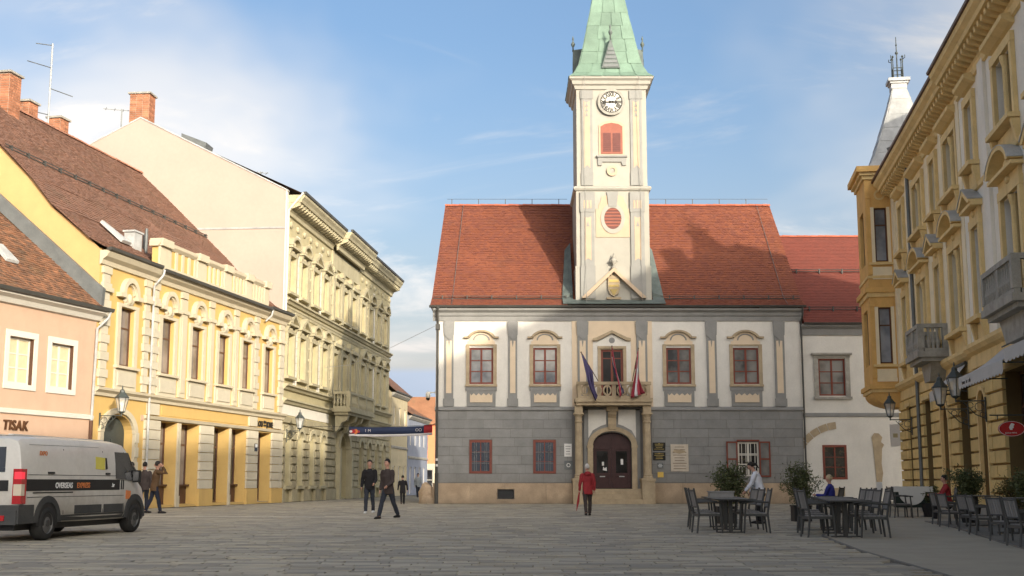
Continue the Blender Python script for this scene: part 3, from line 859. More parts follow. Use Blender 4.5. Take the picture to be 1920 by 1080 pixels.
for z0_, z1_, w_ in ((2.78, 3.21, 'upper'), (2.28, 2.70, 'lower')):
    q = plaque(7.50, 8.16, z0_, z1_, 'black_plate', w_ + ' of the two black plaques right of the portal', 4)
    MB().box(7.80, 7.86, -0.066, -0.0605, z1_-0.10, z1_-0.04).obj('emblem', 'gold', q)
plaque(7.71, 8.03, 1.86, 2.14, 'zinc', 'small grey plate below the black plaques', 3, 'letter_white')
plaque(7.73, 8.04, 1.38, 1.66, 'plate_yellow', 'small yellow plate lowest right of the portal')
q = plaque(8.44, 9.38, 1.69, 3.12, 'marble', 'large pale marble tablet right of the black plaques', 9, 'letter_brown')
MB().prism_y([(8.55, 2.72), (8.9, 2.62), (9.25, 2.70), (9.2, 2.78), (8.9, 2.84), (8.6, 2.80)], -0.075, -0.0605).obj('relief', 'sand_stone', q)
# roof: lower kick and main slope, both sides, and tiled hips
EZ, RZ, RY = 10.56, 17.45, 6.0
KY, KZ = 0.55, 11.05
def slope_hole(u, v):                         # the tower stands in the front slope
    x = (XL-0.25) + u*(XR-XL+0.5)
    return 3.30 < x < 7.75 and v < 0.72
rf = MB()
rf.poly([(-4.42, -0.42, 10.52), (15.84, -0.42, 10.52), (15.79, KY, KZ), (-4.38, KY, KZ)]).poly([(-4.38, KY, KZ), (15.79, KY, KZ), (15.40, RY, RZ), (-3.99, RY, RZ)])
rf.poly([(-4.42, 12.42, 10.52), (15.84, 12.42, 10.52), (15.40, RY, RZ), (-3.99, RY, RZ)]).poly([(-4.42, -0.42, 10.52), (-4.38, KY, KZ), (-3.99, RY, RZ), (-4.42, 12.42, 10.52)]).poly([(15.84, -0.42, 10.52), (15.79, KY, KZ), (15.40, RY, RZ), (15.84, 12.42, 10.52)])
rfo = rf.obj('roof', 'tile_red', H)
up = 0.012
tiles(rfo, (-4.42, -0.44, 10.52+up), (15.84, -0.44, 10.52+up), (-4.38, KY, KZ+up), (15.79, KY, KZ+up), 'tile_red', jit=0.03, uneven=0.01, holes=lambda u, v: 3.0 < -4.42+u*20.26 < 8.0)
tiles(rfo, (-4.38, KY, KZ+up), (15.79, KY, KZ+up), (-3.99, RY, RZ+up), (15.40, RY, RZ+up), 'tile_red', jit=0.03, uneven=0.012, holes=lambda u, v: 3.35 < -4.38+u*20.17 < 7.7 and v < 0.64)
ridge(rfo, (-4.0, RY, RZ+0.0), (15.41, RY, RZ+0.0), 'ridge_red', 0.13)
for x in [-3.6 + i*1.6 for i in range(12)]:
    if 3.4 < x < 7.6: continue
    MB().box(x-0.02, x+0.02, RY-0.02, RY+0.02, RZ+0.1, RZ+0.42).obj('conductor_clip', 'gutter', rfo)
MB().tube([(-3.9, RY, RZ+0.42), (3.3, RY, RZ+0.42)], 0.012, 5).obj('conductor_wire', 'gutter', rfo)
MB().tube([(7.7, RY, RZ+0.42), (15.3, RY, RZ+0.42)], 0.012, 5).obj('conductor_wire', 'gutter', rfo)
for x0_, x1_ in ((-2.9, -3.25), (14.6, 14.85)):
    MB().tube([(x0_, RY-0.05, RZ+0.1), (x1_, KY, KZ+0.1), (x1_, -0.45, 10.62)], 0.014, 5).obj('conductor_wire', 'zinc', rfo)
sg = MB()
for x0_, x1_ in ((-4.3, 3.0), (8.1, 15.7)):
    for z, yy in ((11.02, 0.42), (11.16, 0.42)): sg.tube([(x0_, yy-0.06, z), (x1_, yy-0.06, z)], 0.022, 6)
    n = int((x1_-x0_)/1.35)
    for i in range(n+1):
        x = x0_ + 0.5 + i*1.35
        if x < x1_: sg.box(x-0.03, x+0.03, 0.30, 0.42, 10.85, 11.2)
sg.obj('snow_guard', 'gutter', rfo)
# copper flashing beside and below the tower
for sx, xa, xb, xt in ((-1, 3.32, 2.75, 3.0), (1, 7.68, 8.28, 8.0)):
    MB().hexa([(xa, -0.44, 10.60), (xb, -0.44, 10.60), (xb, KY, KZ+0.05), (xa, KY, KZ+0.05), (xa, -0.46, 10.66), (xb, -0.46, 10.66), (xb, KY, KZ+0.11), (xa, KY, KZ+0.11)]).obj('flashing', 'copper_dark', rfo)
    zt = 14.1
    yt = KY + (zt-KZ)/(RZ-KZ)*(RY-KY)
    MB().hexa([(xa, KY, KZ+0.02), (xb, KY, KZ+0.02), (xt, yt, zt+0.02), (xa, yt, zt+0.3), (xa, KY-0.05, KZ+0.32), (xb, KY-0.05, KZ+0.14), (xt, yt-0.05, zt+0.12), (xa, yt-0.05, zt+0.55)]).obj('flashing', 'copper_dark', rfo)
MB().hexa([(2.75, -0.5, 10.60), (8.28, -0.5, 10.60), (8.28, 0.02, 10.80), (2.75, 0.02, 10.80), (2.75, -0.52, 10.64), (8.28, -0.52, 10.64), (8.28, 0.0, 10.92), (2.75, 0.0, 10.92)]).obj('flashing', 'copper_dark', rfo)

# tower: a shaft with pilasters, panels, clock, windows and a copper spire
TX0, TX1, TY0, TY1 = 3.52, 7.52, 0.0, 4.0
TC = (TX0+TX1)/2
tw = MB()
oval = [(TC + 0.47*math.cos(2*PI*i/28), 15.4 + 0.62*math.sin(2*PI*i/28)) for i in range(28)]
tw.box(TX0, TX1, TY0, TY1, 10.5, 17.0)
tw.box(TX0+0.06, TX1-0.06, TY0+0.06, TY1-0.06, 17.0, 23.0)
tw.prism_z([(TX0-0.06, TY0-0.06), (TX1+0.06, TY0-0.06), (TX1+0.06, TY1+0.06), (TX0-0.06, TY1+0.06)], 10.8, 12.75)
two = tw.obj('tower', 'tower_cream', H)
def ring(name, prof, m, x0=TX0, x1=TX1, y0=TY0, y1=TY1):
    """a moulding carried round the four sides of the tower: (out, z) profile"""
    mb = MB(); n = len(prof)
    for o_, z in prof:
        mb.v += [(x0-o_, y0-o_, z), (x1+o_, y0-o_, z), (x1+o_, y1+o_, z), (x0-o_, y1+o_, z)]
    for i in range(n-1):
        for k_ in range(4):
            j = (k_+1) % 4
            mb.f.append((i*4+k_, i*4+j, (i+1)*4+j, (i+1)*4+k_))
    mb.f.append((3, 2, 1, 0)); mb.f.append((n*4-4, n*4-3, n*4-2, n*4-1))
    return mb.obj(name, m, two)
ring('mid_cornice', [(0.0, 16.93), (0.10, 17.0), (0.14, 17.08), (0.14, 17.16), (0.04, 17.22), (0.0, 17.24)], 'tower_cream')
ring('top_cornice', [(-0.06, 22.72), (0.02, 22.76), (0.06, 22.95), (0.16, 23.02), (0.20, 23.2), (0.32, 23.3), (0.34, 23.42), (-0.1, 23.42)], 'tower_cream')
for xa, xb in ((3.84, 4.46), (6.56, 7.20)):
    c = (xa+xb)/2
    a = MB().box(xa, xb, 0.0, 0.058, 17.26, 22.71).box(xa-0.04, xb+0.04, -0.03, 0.0, 22.2, 22.70).box(xa-0.02, xb+0.02, -0.03, 0.0, 17.27, 18.0).obj('pilaster', 'tower_grey', two)
    MB().prism_y([(c-0.17, 18.25), (c, 18.42), (c+0.17, 18.25), (c+0.17, 22.1), (c, 21.98), (c-0.17, 22.1)], -0.012, -0.002).obj('inset_panel', 'hall_cream_sunlit', two)
    for i in range(3): MB().prism_y([(c-0.09, 21.2+i*0.28), (c+0.09, 21.2+i*0.28), (c, 21.45+i*0.28)], -0.03, -0.0125).obj('drop_ornament', 'tower_grey', two)
    a = MB().box(xa-0.06, xb+0.04, -0.10, -0.002, 12.77, 16.90).box(xa-0.10, xb+0.08, -0.13, -0.101, 15.75, 16.88).box(xa-0.10, xb+0.08, -0.16, -0.061, 10.95, 12.76).obj('pilaster', 'tower_grey', two)
    MB().prism_y([(c-0.18, 13.05), (c, 13.18), (c+0.18, 13.05), (c+0.18, 15.5), (c, 15.42), (c-0.18, 15.5)], -0.112, -0.101).obj('inset_panel', 'hall_cream_sunlit', two)
    for i in range(3): MB().box(c-0.22+i*0.165, c-0.12+i*0.165, -0.142, -0.131, 15.95, 16.4).obj('inset_panel', 'hall_cream_sunlit', two)
    MB().prism_y([(c-0.09, 14.95), (c+0.09, 14.95), (c, 15.25)], -0.125, -0.113).obj('drop_ornament', 'tower_grey', two)
# oval window field
f_ = [(4.60, 14.35), (6.44, 14.35), (6.44, 15.95), (6.30, 15.95), (6.30, 16.15), (6.18, 16.35), (6.12, 16.62), (5.86, 16.72), (5.70, 16.72), (5.34, 16.72), (5.18, 16.72), (4.92, 16.62), (4.86, 16.35), (4.74, 16.15), (4.74, 15.95), (4.60, 15.95)]
MB().prism_y(f_, -0.035, -0.003).obj('window_field', 'hall_cream_sunlit', two)
MB().arc(TC, 15.4, 0.47, 0.66, 0, 360, -0.07, -0.036, 28, 1.0, 1.28).obj('oval_surround', 'tower_cream', two)
ov = MB().prism_y([(TC + 0.47*math.cos(2*PI*i/28), 15.4 + 0.60*math.sin(2*PI*i/28)) for i in range(28)], -0.040, -0.036).obj('oval_window', 'dark_red', two)
for i in range(6):
    z = 14.95 + i*0.18
    hw_ = 0.46*math.sqrt(max(0.02, 1-((z+0.05-15.4)/0.62)**2))
    MB().hexa([(TC-hw_, -0.066, z), (TC+hw_, -0.066, z), (TC+hw_, -0.043, z+0.06), (TC-hw_, -0.043, z+0.06), (TC-hw_, -0.069, z+0.03), (TC+hw_, -0.069, z+0.03), (TC+hw_, -0.043, z+0.10), (TC-hw_, -0.043, z+0.10)]).obj('louvre_slat', 'tower_red', two)
MB().prism_y([(5.30, 16.05), (5.74, 16.05), (5.84, 16.90), (5.20, 16.90)], -0.10, -0.071).obj('keystone', 'tower_grey', two)
# clock
ck = MB().disc_y(TC, 22.0, 0.74, -0.06, 0.058, 40).obj('clock', 'tower_grey', two)
MB().arc(TC, 22.0, 0.62, 0.76, 0, 360, -0.10, -0.061, 40).obj('clock_ring', 'grey_stone', two)
MB().disc_y(TC, 22.0, 0.62, -0.075, -0.062, 40).obj('clock_face', 'trim_white', two)
MB().arc(TC, 22.0, 0.565, 0.635, 0, 360, -0.083, -0.076, 40).obj('minute_ring', 'letter_black', two)
NUM = ['XII', 'I', 'II', 'III', 'IIII', 'V', 'VI', 'VII', 'VIII', 'IX', 'X', 'XI']
for i, s in enumerate(NUM):
    a = -2*PI*i/12
    o = text(s, 0.34, 'letter_black', two, (TC, -0.079, 22.0), (PI/2, 0, 0), 0.003, 'clock_numeral', 0.70, 'CENTER', 0.016)
    o.rotation_euler = (PI/2, -a, 0)
    o.location = (TC - math.sin(a)*0.33, -0.079, 22.0 + math.cos(a)*0.33)
for ang, L, wd in ((-93, 0.5, 0.05), (92, 0.34, 0.062)):
    t_ = R(ang); dx, dz = math.sin(t_), math.cos(t_)
    px_, pz_ = -dz, dx
    pts = [(-0.14, 0.4), (-0.1, 1.6), (-0.02, 0.7), (L*0.55, 0.7), (L*0.72, 2.2), (L, 0.15)]
    lo = [(TC + dx*t2 + px_*wd*k2, 22.0 + dz*t2 + pz_*wd*k2) for t2, k2 in pts]
    hi = [(TC + dx*t2 - px_*wd*k2, 22.0 + dz*t2 - pz_*wd*k2) for t2, k2 in reversed(pts)]
    MB().prism_y(lo + hi, -0.10, -0.092).obj('clock_hand', 'letter_black', two)
# belfry window
bw = MB().prism_y([(4.80, 18.98), (6.24, 18.98), (6.24, 20.70), (6.0, 20.9), (5.52, 20.98), (5.04, 20.9), (4.80, 20.70)], 0.02, 0.058).obj('belfry_window', 'hall_cream_sunlit', two)
bw2 = MB().prism_y([(4.92, 19.06), (6.12, 19.06), (6.12, 20.62), (5.9, 20.76), (5.52, 20.83), (5.14, 20.76), (4.92, 20.62)], -0.01, 0.019).obj('belfry_shutter_frame', 'tower_red', two)
for a, b in ((5.04, 5.47), (5.57, 6.0)):
    MB().box(a, b, -0.014, -0.0105, 19.18, 20.25).obj('shutter_recess', 'dark_red', two)
    for i in range(9):
        MB().hexa([(a, -0.03, 19.19+i*0.117), (b, -0.03, 19.19+i*0.117), (b, -0.016, 19.24+i*0.117), (a, -0.016, 19.24+i*0.117), (a, -0.032, 19.21+i*0.117), (b, -0.032, 19.21+i*0.117), (b, -0.016, 19.28+i*0.117), (a, -0.016, 19.28+i*0.117)]).obj('louvre_slat', 'dark_red', two)
MB().box(4.68, 6.36, -0.12, 0.058, 18.86, 18.97).prism_y([(4.75, 18.40), (4.95, 18.40), (5.0, 18.6), (6.04, 18.6), (6.09, 18.40), (6.29, 18.40), (6.32, 18.858), (4.72, 18.858)], -0.03, 0.058).obj('belfry_sill', 'tower_grey', two)
MB().arc(TC, 18.10, 0.15, 0.30, 0, 360, -0.04, 0.058, 22).obj('round_surround', 'hall_cream_sunlit', two)
MB().disc_y(TC, 18.10, 0.15, 0.0, 0.058, 18).obj('round_window', 'grey_stone', two)
# pediment with coat of arms at the tower foot
pd = MB()
for s in (-1, 1):
    pd.prism_y([(TC, 12.62), (TC, 12.40), (TC+s*1.50, 10.95), (TC+s*1.72, 10.95), (TC+s*1.72, 11.02)][::s], -0.42, -0.07)
pd.obj('pediment', 'hall_cream_sunlit', two)
MB().lathe(TC, -0.25, [(0.14, 12.55), (0.14, 12.66), (0.05, 12.72), (0.05, 12.78), (0.16, 12.95), (0.17, 13.08), (0.08, 13.14), (0.1, 13.2), (0.05, 13.3), (0.02, 13.42)], 10).ball((TC-0.17, -0.25, 13.0), 0.06).ball((TC+0.17, -0.25, 13.0), 0.06).obj('urn', 'grey_stone', two, smooth=True)
sh_ = [(5.20, 12.05), (5.20, 11.5), (5.28, 11.22), (5.52, 11.06), (5.76, 11.22), (5.84, 11.5), (5.84, 12.05)]
ar = MB().prism_y(sh_[::1], -0.20, -0.07).prism_y([(5.22, 12.06), (5.82, 12.06), (5.86, 12.22), (5.70, 12.16), (5.66, 12.30), (5.52, 12.18), (5.38, 12.30), (5.34, 12.16), (5.18, 12.22)], -0.2, -0.08)
ar.box(5.12, 5.92, -0.14, -0.066, 10.92, 11.04).obj('coat_of_arms', 'sand_stone', two)
MB().box(5.26, 5.78, -0.225, -0.201, 11.84, 11.98).box(5.26, 5.78, -0.225, -0.201, 11.58, 11.70).prism_y([(5.3, 11.46), (5.45, 11.2), (5.52, 11.14), (5.59, 11.2), (5.74, 11.46)], -0.225, -0.201).obj('shield_relief', 'gold', two)
# spire: flared copper pyramid in separate sheets
SP = [(0.36, 23.42), (0.05, 23.72), (-0.25, 24.35), (-0.42, 25.1), (-0.58, 25.9), (-0.75, 26.75), (-0.92, 27.6), (-1.08, 28.5), (-1.24, 29.5), (-1.42, 30.6), (-1.62, 31.8), (-1.92, 33.4)]
sc_ = MB(); n = len(SP)
for o_, z in SP:
    o_ = o_ - 0.02
    sc_.v += [(TX0-o_, TY0-o_, z), (TX1+o_, TY0-o_, z), (TX1+o_, TY1+o_, z), (TX0-o_, TY1+o_, z)]
for i in range(n-1):
    for k_ in range(4):
        j = (k_+1) % 4
        sc_.f.append((i*4+k_, i*4+j, (i+1)*4+j, (i+1)*4+k_))
sc_.f.append((3, 2, 1, 0)); sc_.f.append((n*4-4, n*4-3, n*4-2, n*4-1))
spo = sc_.obj('spire', 'copper', two)
spo_parent = spo
def spire_sheet(side, i, u0, u1):
    def pt(u, k_, lift):
        o_, z = SP[k_]
        a, b = TX0-o_, TX1+o_
        x = a + (b-a)*u; yv = TY0-o_ - lift
        v = Vector((x - TC, yv - 2.0, z))
        for _ in range(side): v = Vector((-v.y, v.x, v.z))
        return (v.x + TC, v.y + 2.0, v.z)
    l = random.uniform(0.004, 0.018)
    g = 0.012
    mb = MB().hexa([pt(u0+g, i, -0.015), pt(u1-g, i, -0.015), pt(u1-g, i+1, -0.015), pt(u0+g, i+1, -0.015), pt(u0+g, i, l+0.012), pt(u1-g, i, l+0.012), pt(u1-g, i+1, l), pt(u0+g, i+1, l)])
    mb.obj('copper_sheet', 'copper', two)
for side in range(4):
    for i in range(n-1):
        cols_ = 5 if i < 2 else (4 if i < 6 else (3 if i < 9 else 2))
        off = random.uniform(-0.05, 0.05) if i else 0
        us = [0] + [min(0.96, max(0.04, (k_+1)/cols_ + off)) for k_ in range(cols_-1)] + [1]
        for a, b in zip(us, us[1:]): spire_sheet(side, i, a, b)
for side in range(4):
    def T(p):
        v = Vector((p[0]-TC, p[1]-2.0, p[2]))
        for _ in range(side): v = Vector((-v.y, v.x, v.z))
        return (v.x+TC, v.y+2.0, v.z)
    d = MB()
    d.v += [T(p) for p in [(TC-0.52, -0.02, 24.0), (TC+0.52, -0.02, 24.0), (TC, -0.02, 25.75), (TC-0.62, 1.2, 24.0), (TC+0.62, 1.2, 24.0), (TC, 1.2, 25.9)]]
    d.f += [(0, 1, 2), (0, 2, 5, 3), (1, 4, 5, 2), (0, 3, 4, 1)]
    d.obj('spire_dormer', 'copper_dark', two)
    d = MB()
    for i in range(5):
        zz = 24.06 + i*0.24; hwid = 0.44*(1-(zz-24.0)/1.6)
        p = [T((TC-hwid, -0.05, zz)), T((TC+hwid, -0.05, zz)), T((TC+hwid, -0.03, zz+0.16)), T((TC-hwid, -0.03, zz+0.16))]
        MB().poly(p).obj('louvre_slat', 'zinc', two)
    d = MB()
    b0 = T((TC, 0.0, 25.7)); cx, cy = b0[0], b0[1]
    d.lathe(cx, cy, [(0.05, 25.65), (0.035, 25.9), (0.09, 25.98), (0.12, 26.1), (0.06, 26.22), (0.02, 26.3), (0.06, 26.38), (0.01, 26.6)], 8)
    d.obj('finial', 'copper_dark', two, smooth=True)
for x in (4.02, 7.05):
    MB().tube([(x, -0.36, 23.45), (x, -0.14, 17.3), (x, -0.2, 12.8), (x, -0.5, 10.7)], 0.014, 5).obj('conductor_wire', 'tower_grey', two)

# CCTV camera and wall lamp on the hall corner
cc = thing('security_camera', 'dome security camera on white arm at the town hall corner', 'camera', (XL, 67.3, 5.9))
MB().box(-0.40, 0.0, -0.03, 0.03, -0.03, 0.03).box(-0.03, 0.0, -0.1, 0.1, -0.12, 0.12).obj('arm', 'trim_white', cc)
MB().lathe(-0.42, 0, [(0.12, -0.30), (0.13, -0.05), (0.08, 0.02), (0.05, 0.05)], 12).obj('housing', 'trim_white', cc, smooth=True)
MB().ball((-0.42, 0, -0.31), (0.115, 0.115, 0.13), 12, 8).obj('dome', 'black_plate', cc, smooth=True)

# ------------------------------------------------------------------ side wing of the hall
Wg = thing('side_wing', 'plain white house with red roof adjoining the town hall', 'building', (0, 67.12, 0))
ops = [(16.50, 17.95, 5.71, 7.71), (16.56, 17.85, 1.27, 3.09)]
mb = MB(); wall(mb, 15.56, 30, 0, 9.6, ops, depth=0.2)
mb.poly([(30, 0, 0), (30, 12, 0), (30, 12, 9.6), (30, 0, 9.6)]).obj('wall', 'hall_white', Wg)
MB().box(15.58, 30, -0.06, 0.0, 0, 0.14).obj('plinth', 'grey_stone', Wg)
MB().prism_x([(0.0, 4.58), (-0.06, 4.6), (-0.06, 4.76), (0.0, 4.80)], 15.6, 30).obj('belt_course', 'hall_grey', Wg)
MB().prism_x([(0.0, 8.98), (-0.06, 8.98), (-0.12, 9.3), (-0.3, 9.45), (-0.3, 9.52), (0.0, 9.52)], 15.62, 30.2).obj('entablature', 'hall_grey', Wg)
MB().prism_x([(-0.32, 9.54), (-0.42, 9.56), (-0.44, 9.64), (-0.3, 9.6)], 15.75, 30.2).obj('gutter', 'gutter', Wg)
wo = window(Wg, 16.50, 17.95, 5.71, 7.71, 0.06, 2, 3, fw=0.09, mw=0.05, mg='glass_hall')
MB().box(-0.24, -0.002, -0.12, -0.062, -0.05, 2.05).box(1.452, 1.69, -0.12, -0.062, -0.05, 2.05).box(-0.26, 1.71, -0.14, -0.062, 2.052, 2.2).box(-0.36, 1.81, -0.26, -0.062, 2.202, 2.3).box(-0.3, 1.75, -0.2, -0.062, -0.18, -0.052).obj('window_surround', 'grey_stone', wo)
window(Wg, 16.56, 17.85, 1.27, 3.09, -0.02, 2, 3, fw=0.12, mw=0.04, mg='glass_dark')
for i in range(5):
    a0_, a1_ = 95 + i*11, 95 + (i+1)*11 - 1
    MB().arc(17.55, 1.6, 2.35, 2.72, a0_, a1_, -0.03, -0.004, 4).obj('exposed_arch_stone', 'sand_stone', Wg)
MB().prism_y([(19.25, 3.2), (19.32, 2.2), (19.38, 1.0), (19.62, 0.88), (19.74, 1.6), (19.68, 2.1), (19.74, 2.9), (19.86, 3.1), (19.70, 3.25), (19.78, 3.5), (19.6, 3.7), (19.36, 3.72), (19.2, 3.5)][::1], -0.03, -0.004).obj('exposed_column_stone', 'sand_stone', Wg)
MB().box(17.09, 17.67, -0.03, -0.004, 0.40, 0.82).obj('vent_plate', 'sand_stone', Wg)
rf = MB().poly([(15.75, -0.4, 9.6), (30.2, -0.4, 9.6), (30.2, 6.1, 15.6), (15.3, 6.1, 15.6)]).poly([(15.75, 12.4, 9.6), (30.2, 12.4, 9.6), (30.2, 6.1, 15.6), (15.3, 6.1, 15.6)]).obj('roof', 'tile_wing', Wg)
tiles(rf, (15.75, -0.42, 9.61), (24.2, -0.42, 9.61), (15.3, 6.1, 15.61), (24.2, 6.1, 15.61), 'tile_wing')
ridge(rf, (15.3, 6.1, 15.6), (24.3, 6.1, 15.6), 'ridge_red', 0.12)
for z in (10.35, 12.9):
    yy = -0.4 + (z-9.6)/6.0*6.5
    sg = MB()
    for dz in (0.1, 0.22): sg.tube([(15.8, yy-0.08, z+dz), (24, yy-0.08, z+dz)], 0.02, 6)
    for i in range(6): sg.box(16.2+i*1.3, 16.26+i*1.3, yy-0.12, yy+0.02, z-0.02, z+0.26)
    sg.obj('snow_guard', 'gutter', rf)

# ------------------------------------------------------------------ yellow house (local x runs along the front, y goes into the house)
YU = Vector((0.188, 1.0)).normalized()
YP = Vector((-15.22, 58.76))
YN = Vector((YU.y, -YU.x))
Yh = thing('yellow_house', 'yellow shop house with cream stucco trim and balustraded parapet', 'building', (YP.x, YP.y, 0), face_rz(YU))
WY = [-6.25, -2.42, 0.66, 3.76, 6.75, 9.80]
wops = [(c-0.63, c+0.63, 5.95, 8.42) for c in WY]
sops = [(-2.84, -1.05, 0.12, 3.82, 0, 0.62), (-0.75, 1.26, 0.12, 3.82, 0, 0.62), (2.87, 4.84, 0.12, 3.82, 0, 0.62), (5.03, 7.04, 0.12, 3.82, 0, 0.62), (8.57, 10.48, 0.1, 3.78, 0, 0.62),
        (-7.88, -5.30, 0.05, 3.90, 0.75, 0.45)]
mb = MB(); wall(mb, -8.7, 12.2, 0.0, 10.6, wops + sops, depth=0.24)
wl = mb.obj('front_wall', 'yellow', Yh)
# gable end towards the lower pink house, with the curve of a bell-cast eave
gp = [(0, 0), (0, 10.55), (0.45, 10.95), (1.0, 11.4), (2.2, 12.35), (3.3, 13.65), (5.0, 15.3), (8.7, 18.9), (12, 15.7), (17, 10.6), (17, 0)]
mb = MB().poly([(-8.7, a, b) for a, b in gp]).poly([(12.2, a, b) for a, b in gp]).poly([(-8.7, 17, 0), (12.2, 17, 0), (12.2, 17, 10.6), (-8.7, 17, 10.6)])
mb.obj('gable_wall', 'gable_yellow', Yh)
# roof
rf = MB()
prof = [(-0.25, 10.62), (0.45, 11.0), (1.0, 11.47), (2.2, 12.45), (3.3, 13.73), (8.7, 19.0)]
for (a, b), (c, d) in zip(prof, prof[1:]): rf.poly([(-8.86, a, b), (12.18, a, b), (12.18, c, d), (-8.86, c, d)])
rf.poly([(-8.86, 8.7, 19.0), (12.18, 8.7, 19.0), (12.18, 17.3, 10.6), (-8.86, 17.3, 10.6)])
rfo = rf.obj('roof', 'tile_brown', Yh)
for (a, b), (c, d) in zip(prof[:], prof[1:]):
    tiles(rfo, (-8.86, a, b+0.012), (12.18, a, b+0.012), (-8.86, c, d+0.012), (12.18, c, d+0.012), 'tile_brown', tw=0.19, ex=0.165, jit=0.03, uneven=0.012)
ridge(rfo, (-8.9, 8.7, 19.0), (12.18, 8.7, 19.0), 'ridge_brown', 0.14)
sg = MB()
for dz in (0.10, 0.22): sg.tube([(-8.7, 4.6, 15.0+dz), (12.0, 4.6, 15.0+dz)], 0.025, 6)
for i in range(16): sg.box(-8.3+i*1.3, -8.24+i*1.3, 4.55, 4.7, 14.95, 15.26)
sg.obj('snow_guard', 'gutter', rfo)
# chimneys on and behind the ridge
chimney(Yh, -3.3, 8.3, 17.4, 20.2, 0.95, 0.9)
chimney(Yh, -0.1, 9.2, 17.8, 19.85, 0.8, 0.7)
chimney(Yh, 2.8, 9.2, 17.8, 19.85, 0.8, 0.7)
# cornice, gutter, parapet
MB().prism_x([(0.0, 9.92), (-0.10, 9.95), (-0.14, 10.12), (-0.32, 10.25), (-0.42, 10.42), (-0.42, 10.50), (0.0, 10.50)], -8.75, 12.25).obj('cornice', 'trim_cream', Yh)
MB().prism_x([(-0.44, 10.46), (-0.54, 10.50), (-0.56, 10.62), (-0.46, 10.62), (-0.3, 10.56)], -8.8, -4.1).obj('gutter', 'gutter', Yh)
MB().prism_x([(-0.47, 10.36), (-0.56, 10.40), (-0.58, 10.52), (-0.46, 10.505)], -3.95, 9.0).obj('gutter', 'gutter', Yh)
MB().prism_x([(-0.44, 10.46), (-0.54, 10.50), (-0.56, 10.62), (-0.46, 10.62), (-0.3, 10.56)], 9.0, 12.3).obj('gutter', 'gutter', Yh)
MB().prism_x([(-0.30, 10.51), (-0.30, 10.72), (0.25, 10.72), (0.25, 10.51)], -4.0, 8.9).obj('parapet_base', 'trim_cream', Yh)
MB().prism_x([(-0.18, 10.72), (-0.18, 11.62), (0.12, 11.62), (0.12, 10.72)], -4.0, 8.9).obj('parapet_wall', 'yellow', Yh)
MB().prism_x([(-0.22, 11.55), (-0.34, 11.68), (-0.36, 11.82), (0.2, 11.82), (0.2, 11.55)], -4.15, 9.05).obj('parapet_coping', 'trim_cream', Yh)
for a, b in ((-4.02, -3.05), (-0.15, 0.75), (3.0, 3.8), (5.75, 6.5), (8.3, 8.95)):
    MB().box(a, b, -0.30, -0.182, 10.72, 11.56).box(a-0.06, b+0.06, -0.44, 0.2, 11.56, 11.9).obj('parapet_pier', 'trim_cream', Yh)
for a, b in ((-3.05, -0.15), (0.75, 3.0), (3.8, 5.75), (6.5, 8.3)):
    n = 4
    for i in range(n+1):
        x = a + 0.12 + (b-a-0.24)*i/n
        MB().box(x-0.10, x+0.10, -0.25, -0.182, 10.74, 11.54).obj('baluster_panel', 'trim_cream', Yh)
# roof hatch, vent box and aerial bits above the parapet
MB().box(-4.2, -3.5, 0.9, 1.4, 11.3, 12.2).box(-4.28, -3.42, 0.85, 1.45, 12.2, 12.28).obj('vent_box', 'zinc_light', Yh)
MB().hexa([(-5.4, 0.9, 11.5), (-4.6, 0.9, 11.5), (-5.3, 1.9, 12.4), (-5.5, 1.9, 12.4), (-5.4, 0.8, 11.6), (-4.6, 0.8, 11.6), (-5.3, 1.8, 12.5), (-5.5, 1.8, 12.5)]).obj('roof_hatch', 'zinc_light', Yh)
MB().tube([(-2.9, 1.0, 11.4), (-2.9, 1.0, 12.6)], 0.07, 8).tube([(-2.6, 1.2, 11.6), (-2.6, 1.2, 12.4)], 0.12, 8).obj('vent_pipe', 'zinc', Yh)
# belt courses
MB().prism_x([(0.0, 4.58), (-0.10, 4.60), (-0.12, 4.72), (-0.26, 4.82), (-0.28, 4.92), (0.0, 4.96)], -8.75, 12.25).obj('belt_course', 'trim_cream', Yh)
MB().prism_x([(0.0, 3.84), (-0.10, 3.86), (-0.16, 4.0), (0.0, 4.02)], -4.35, 12.25).obj('belt_course', 'trim_cream', Yh)
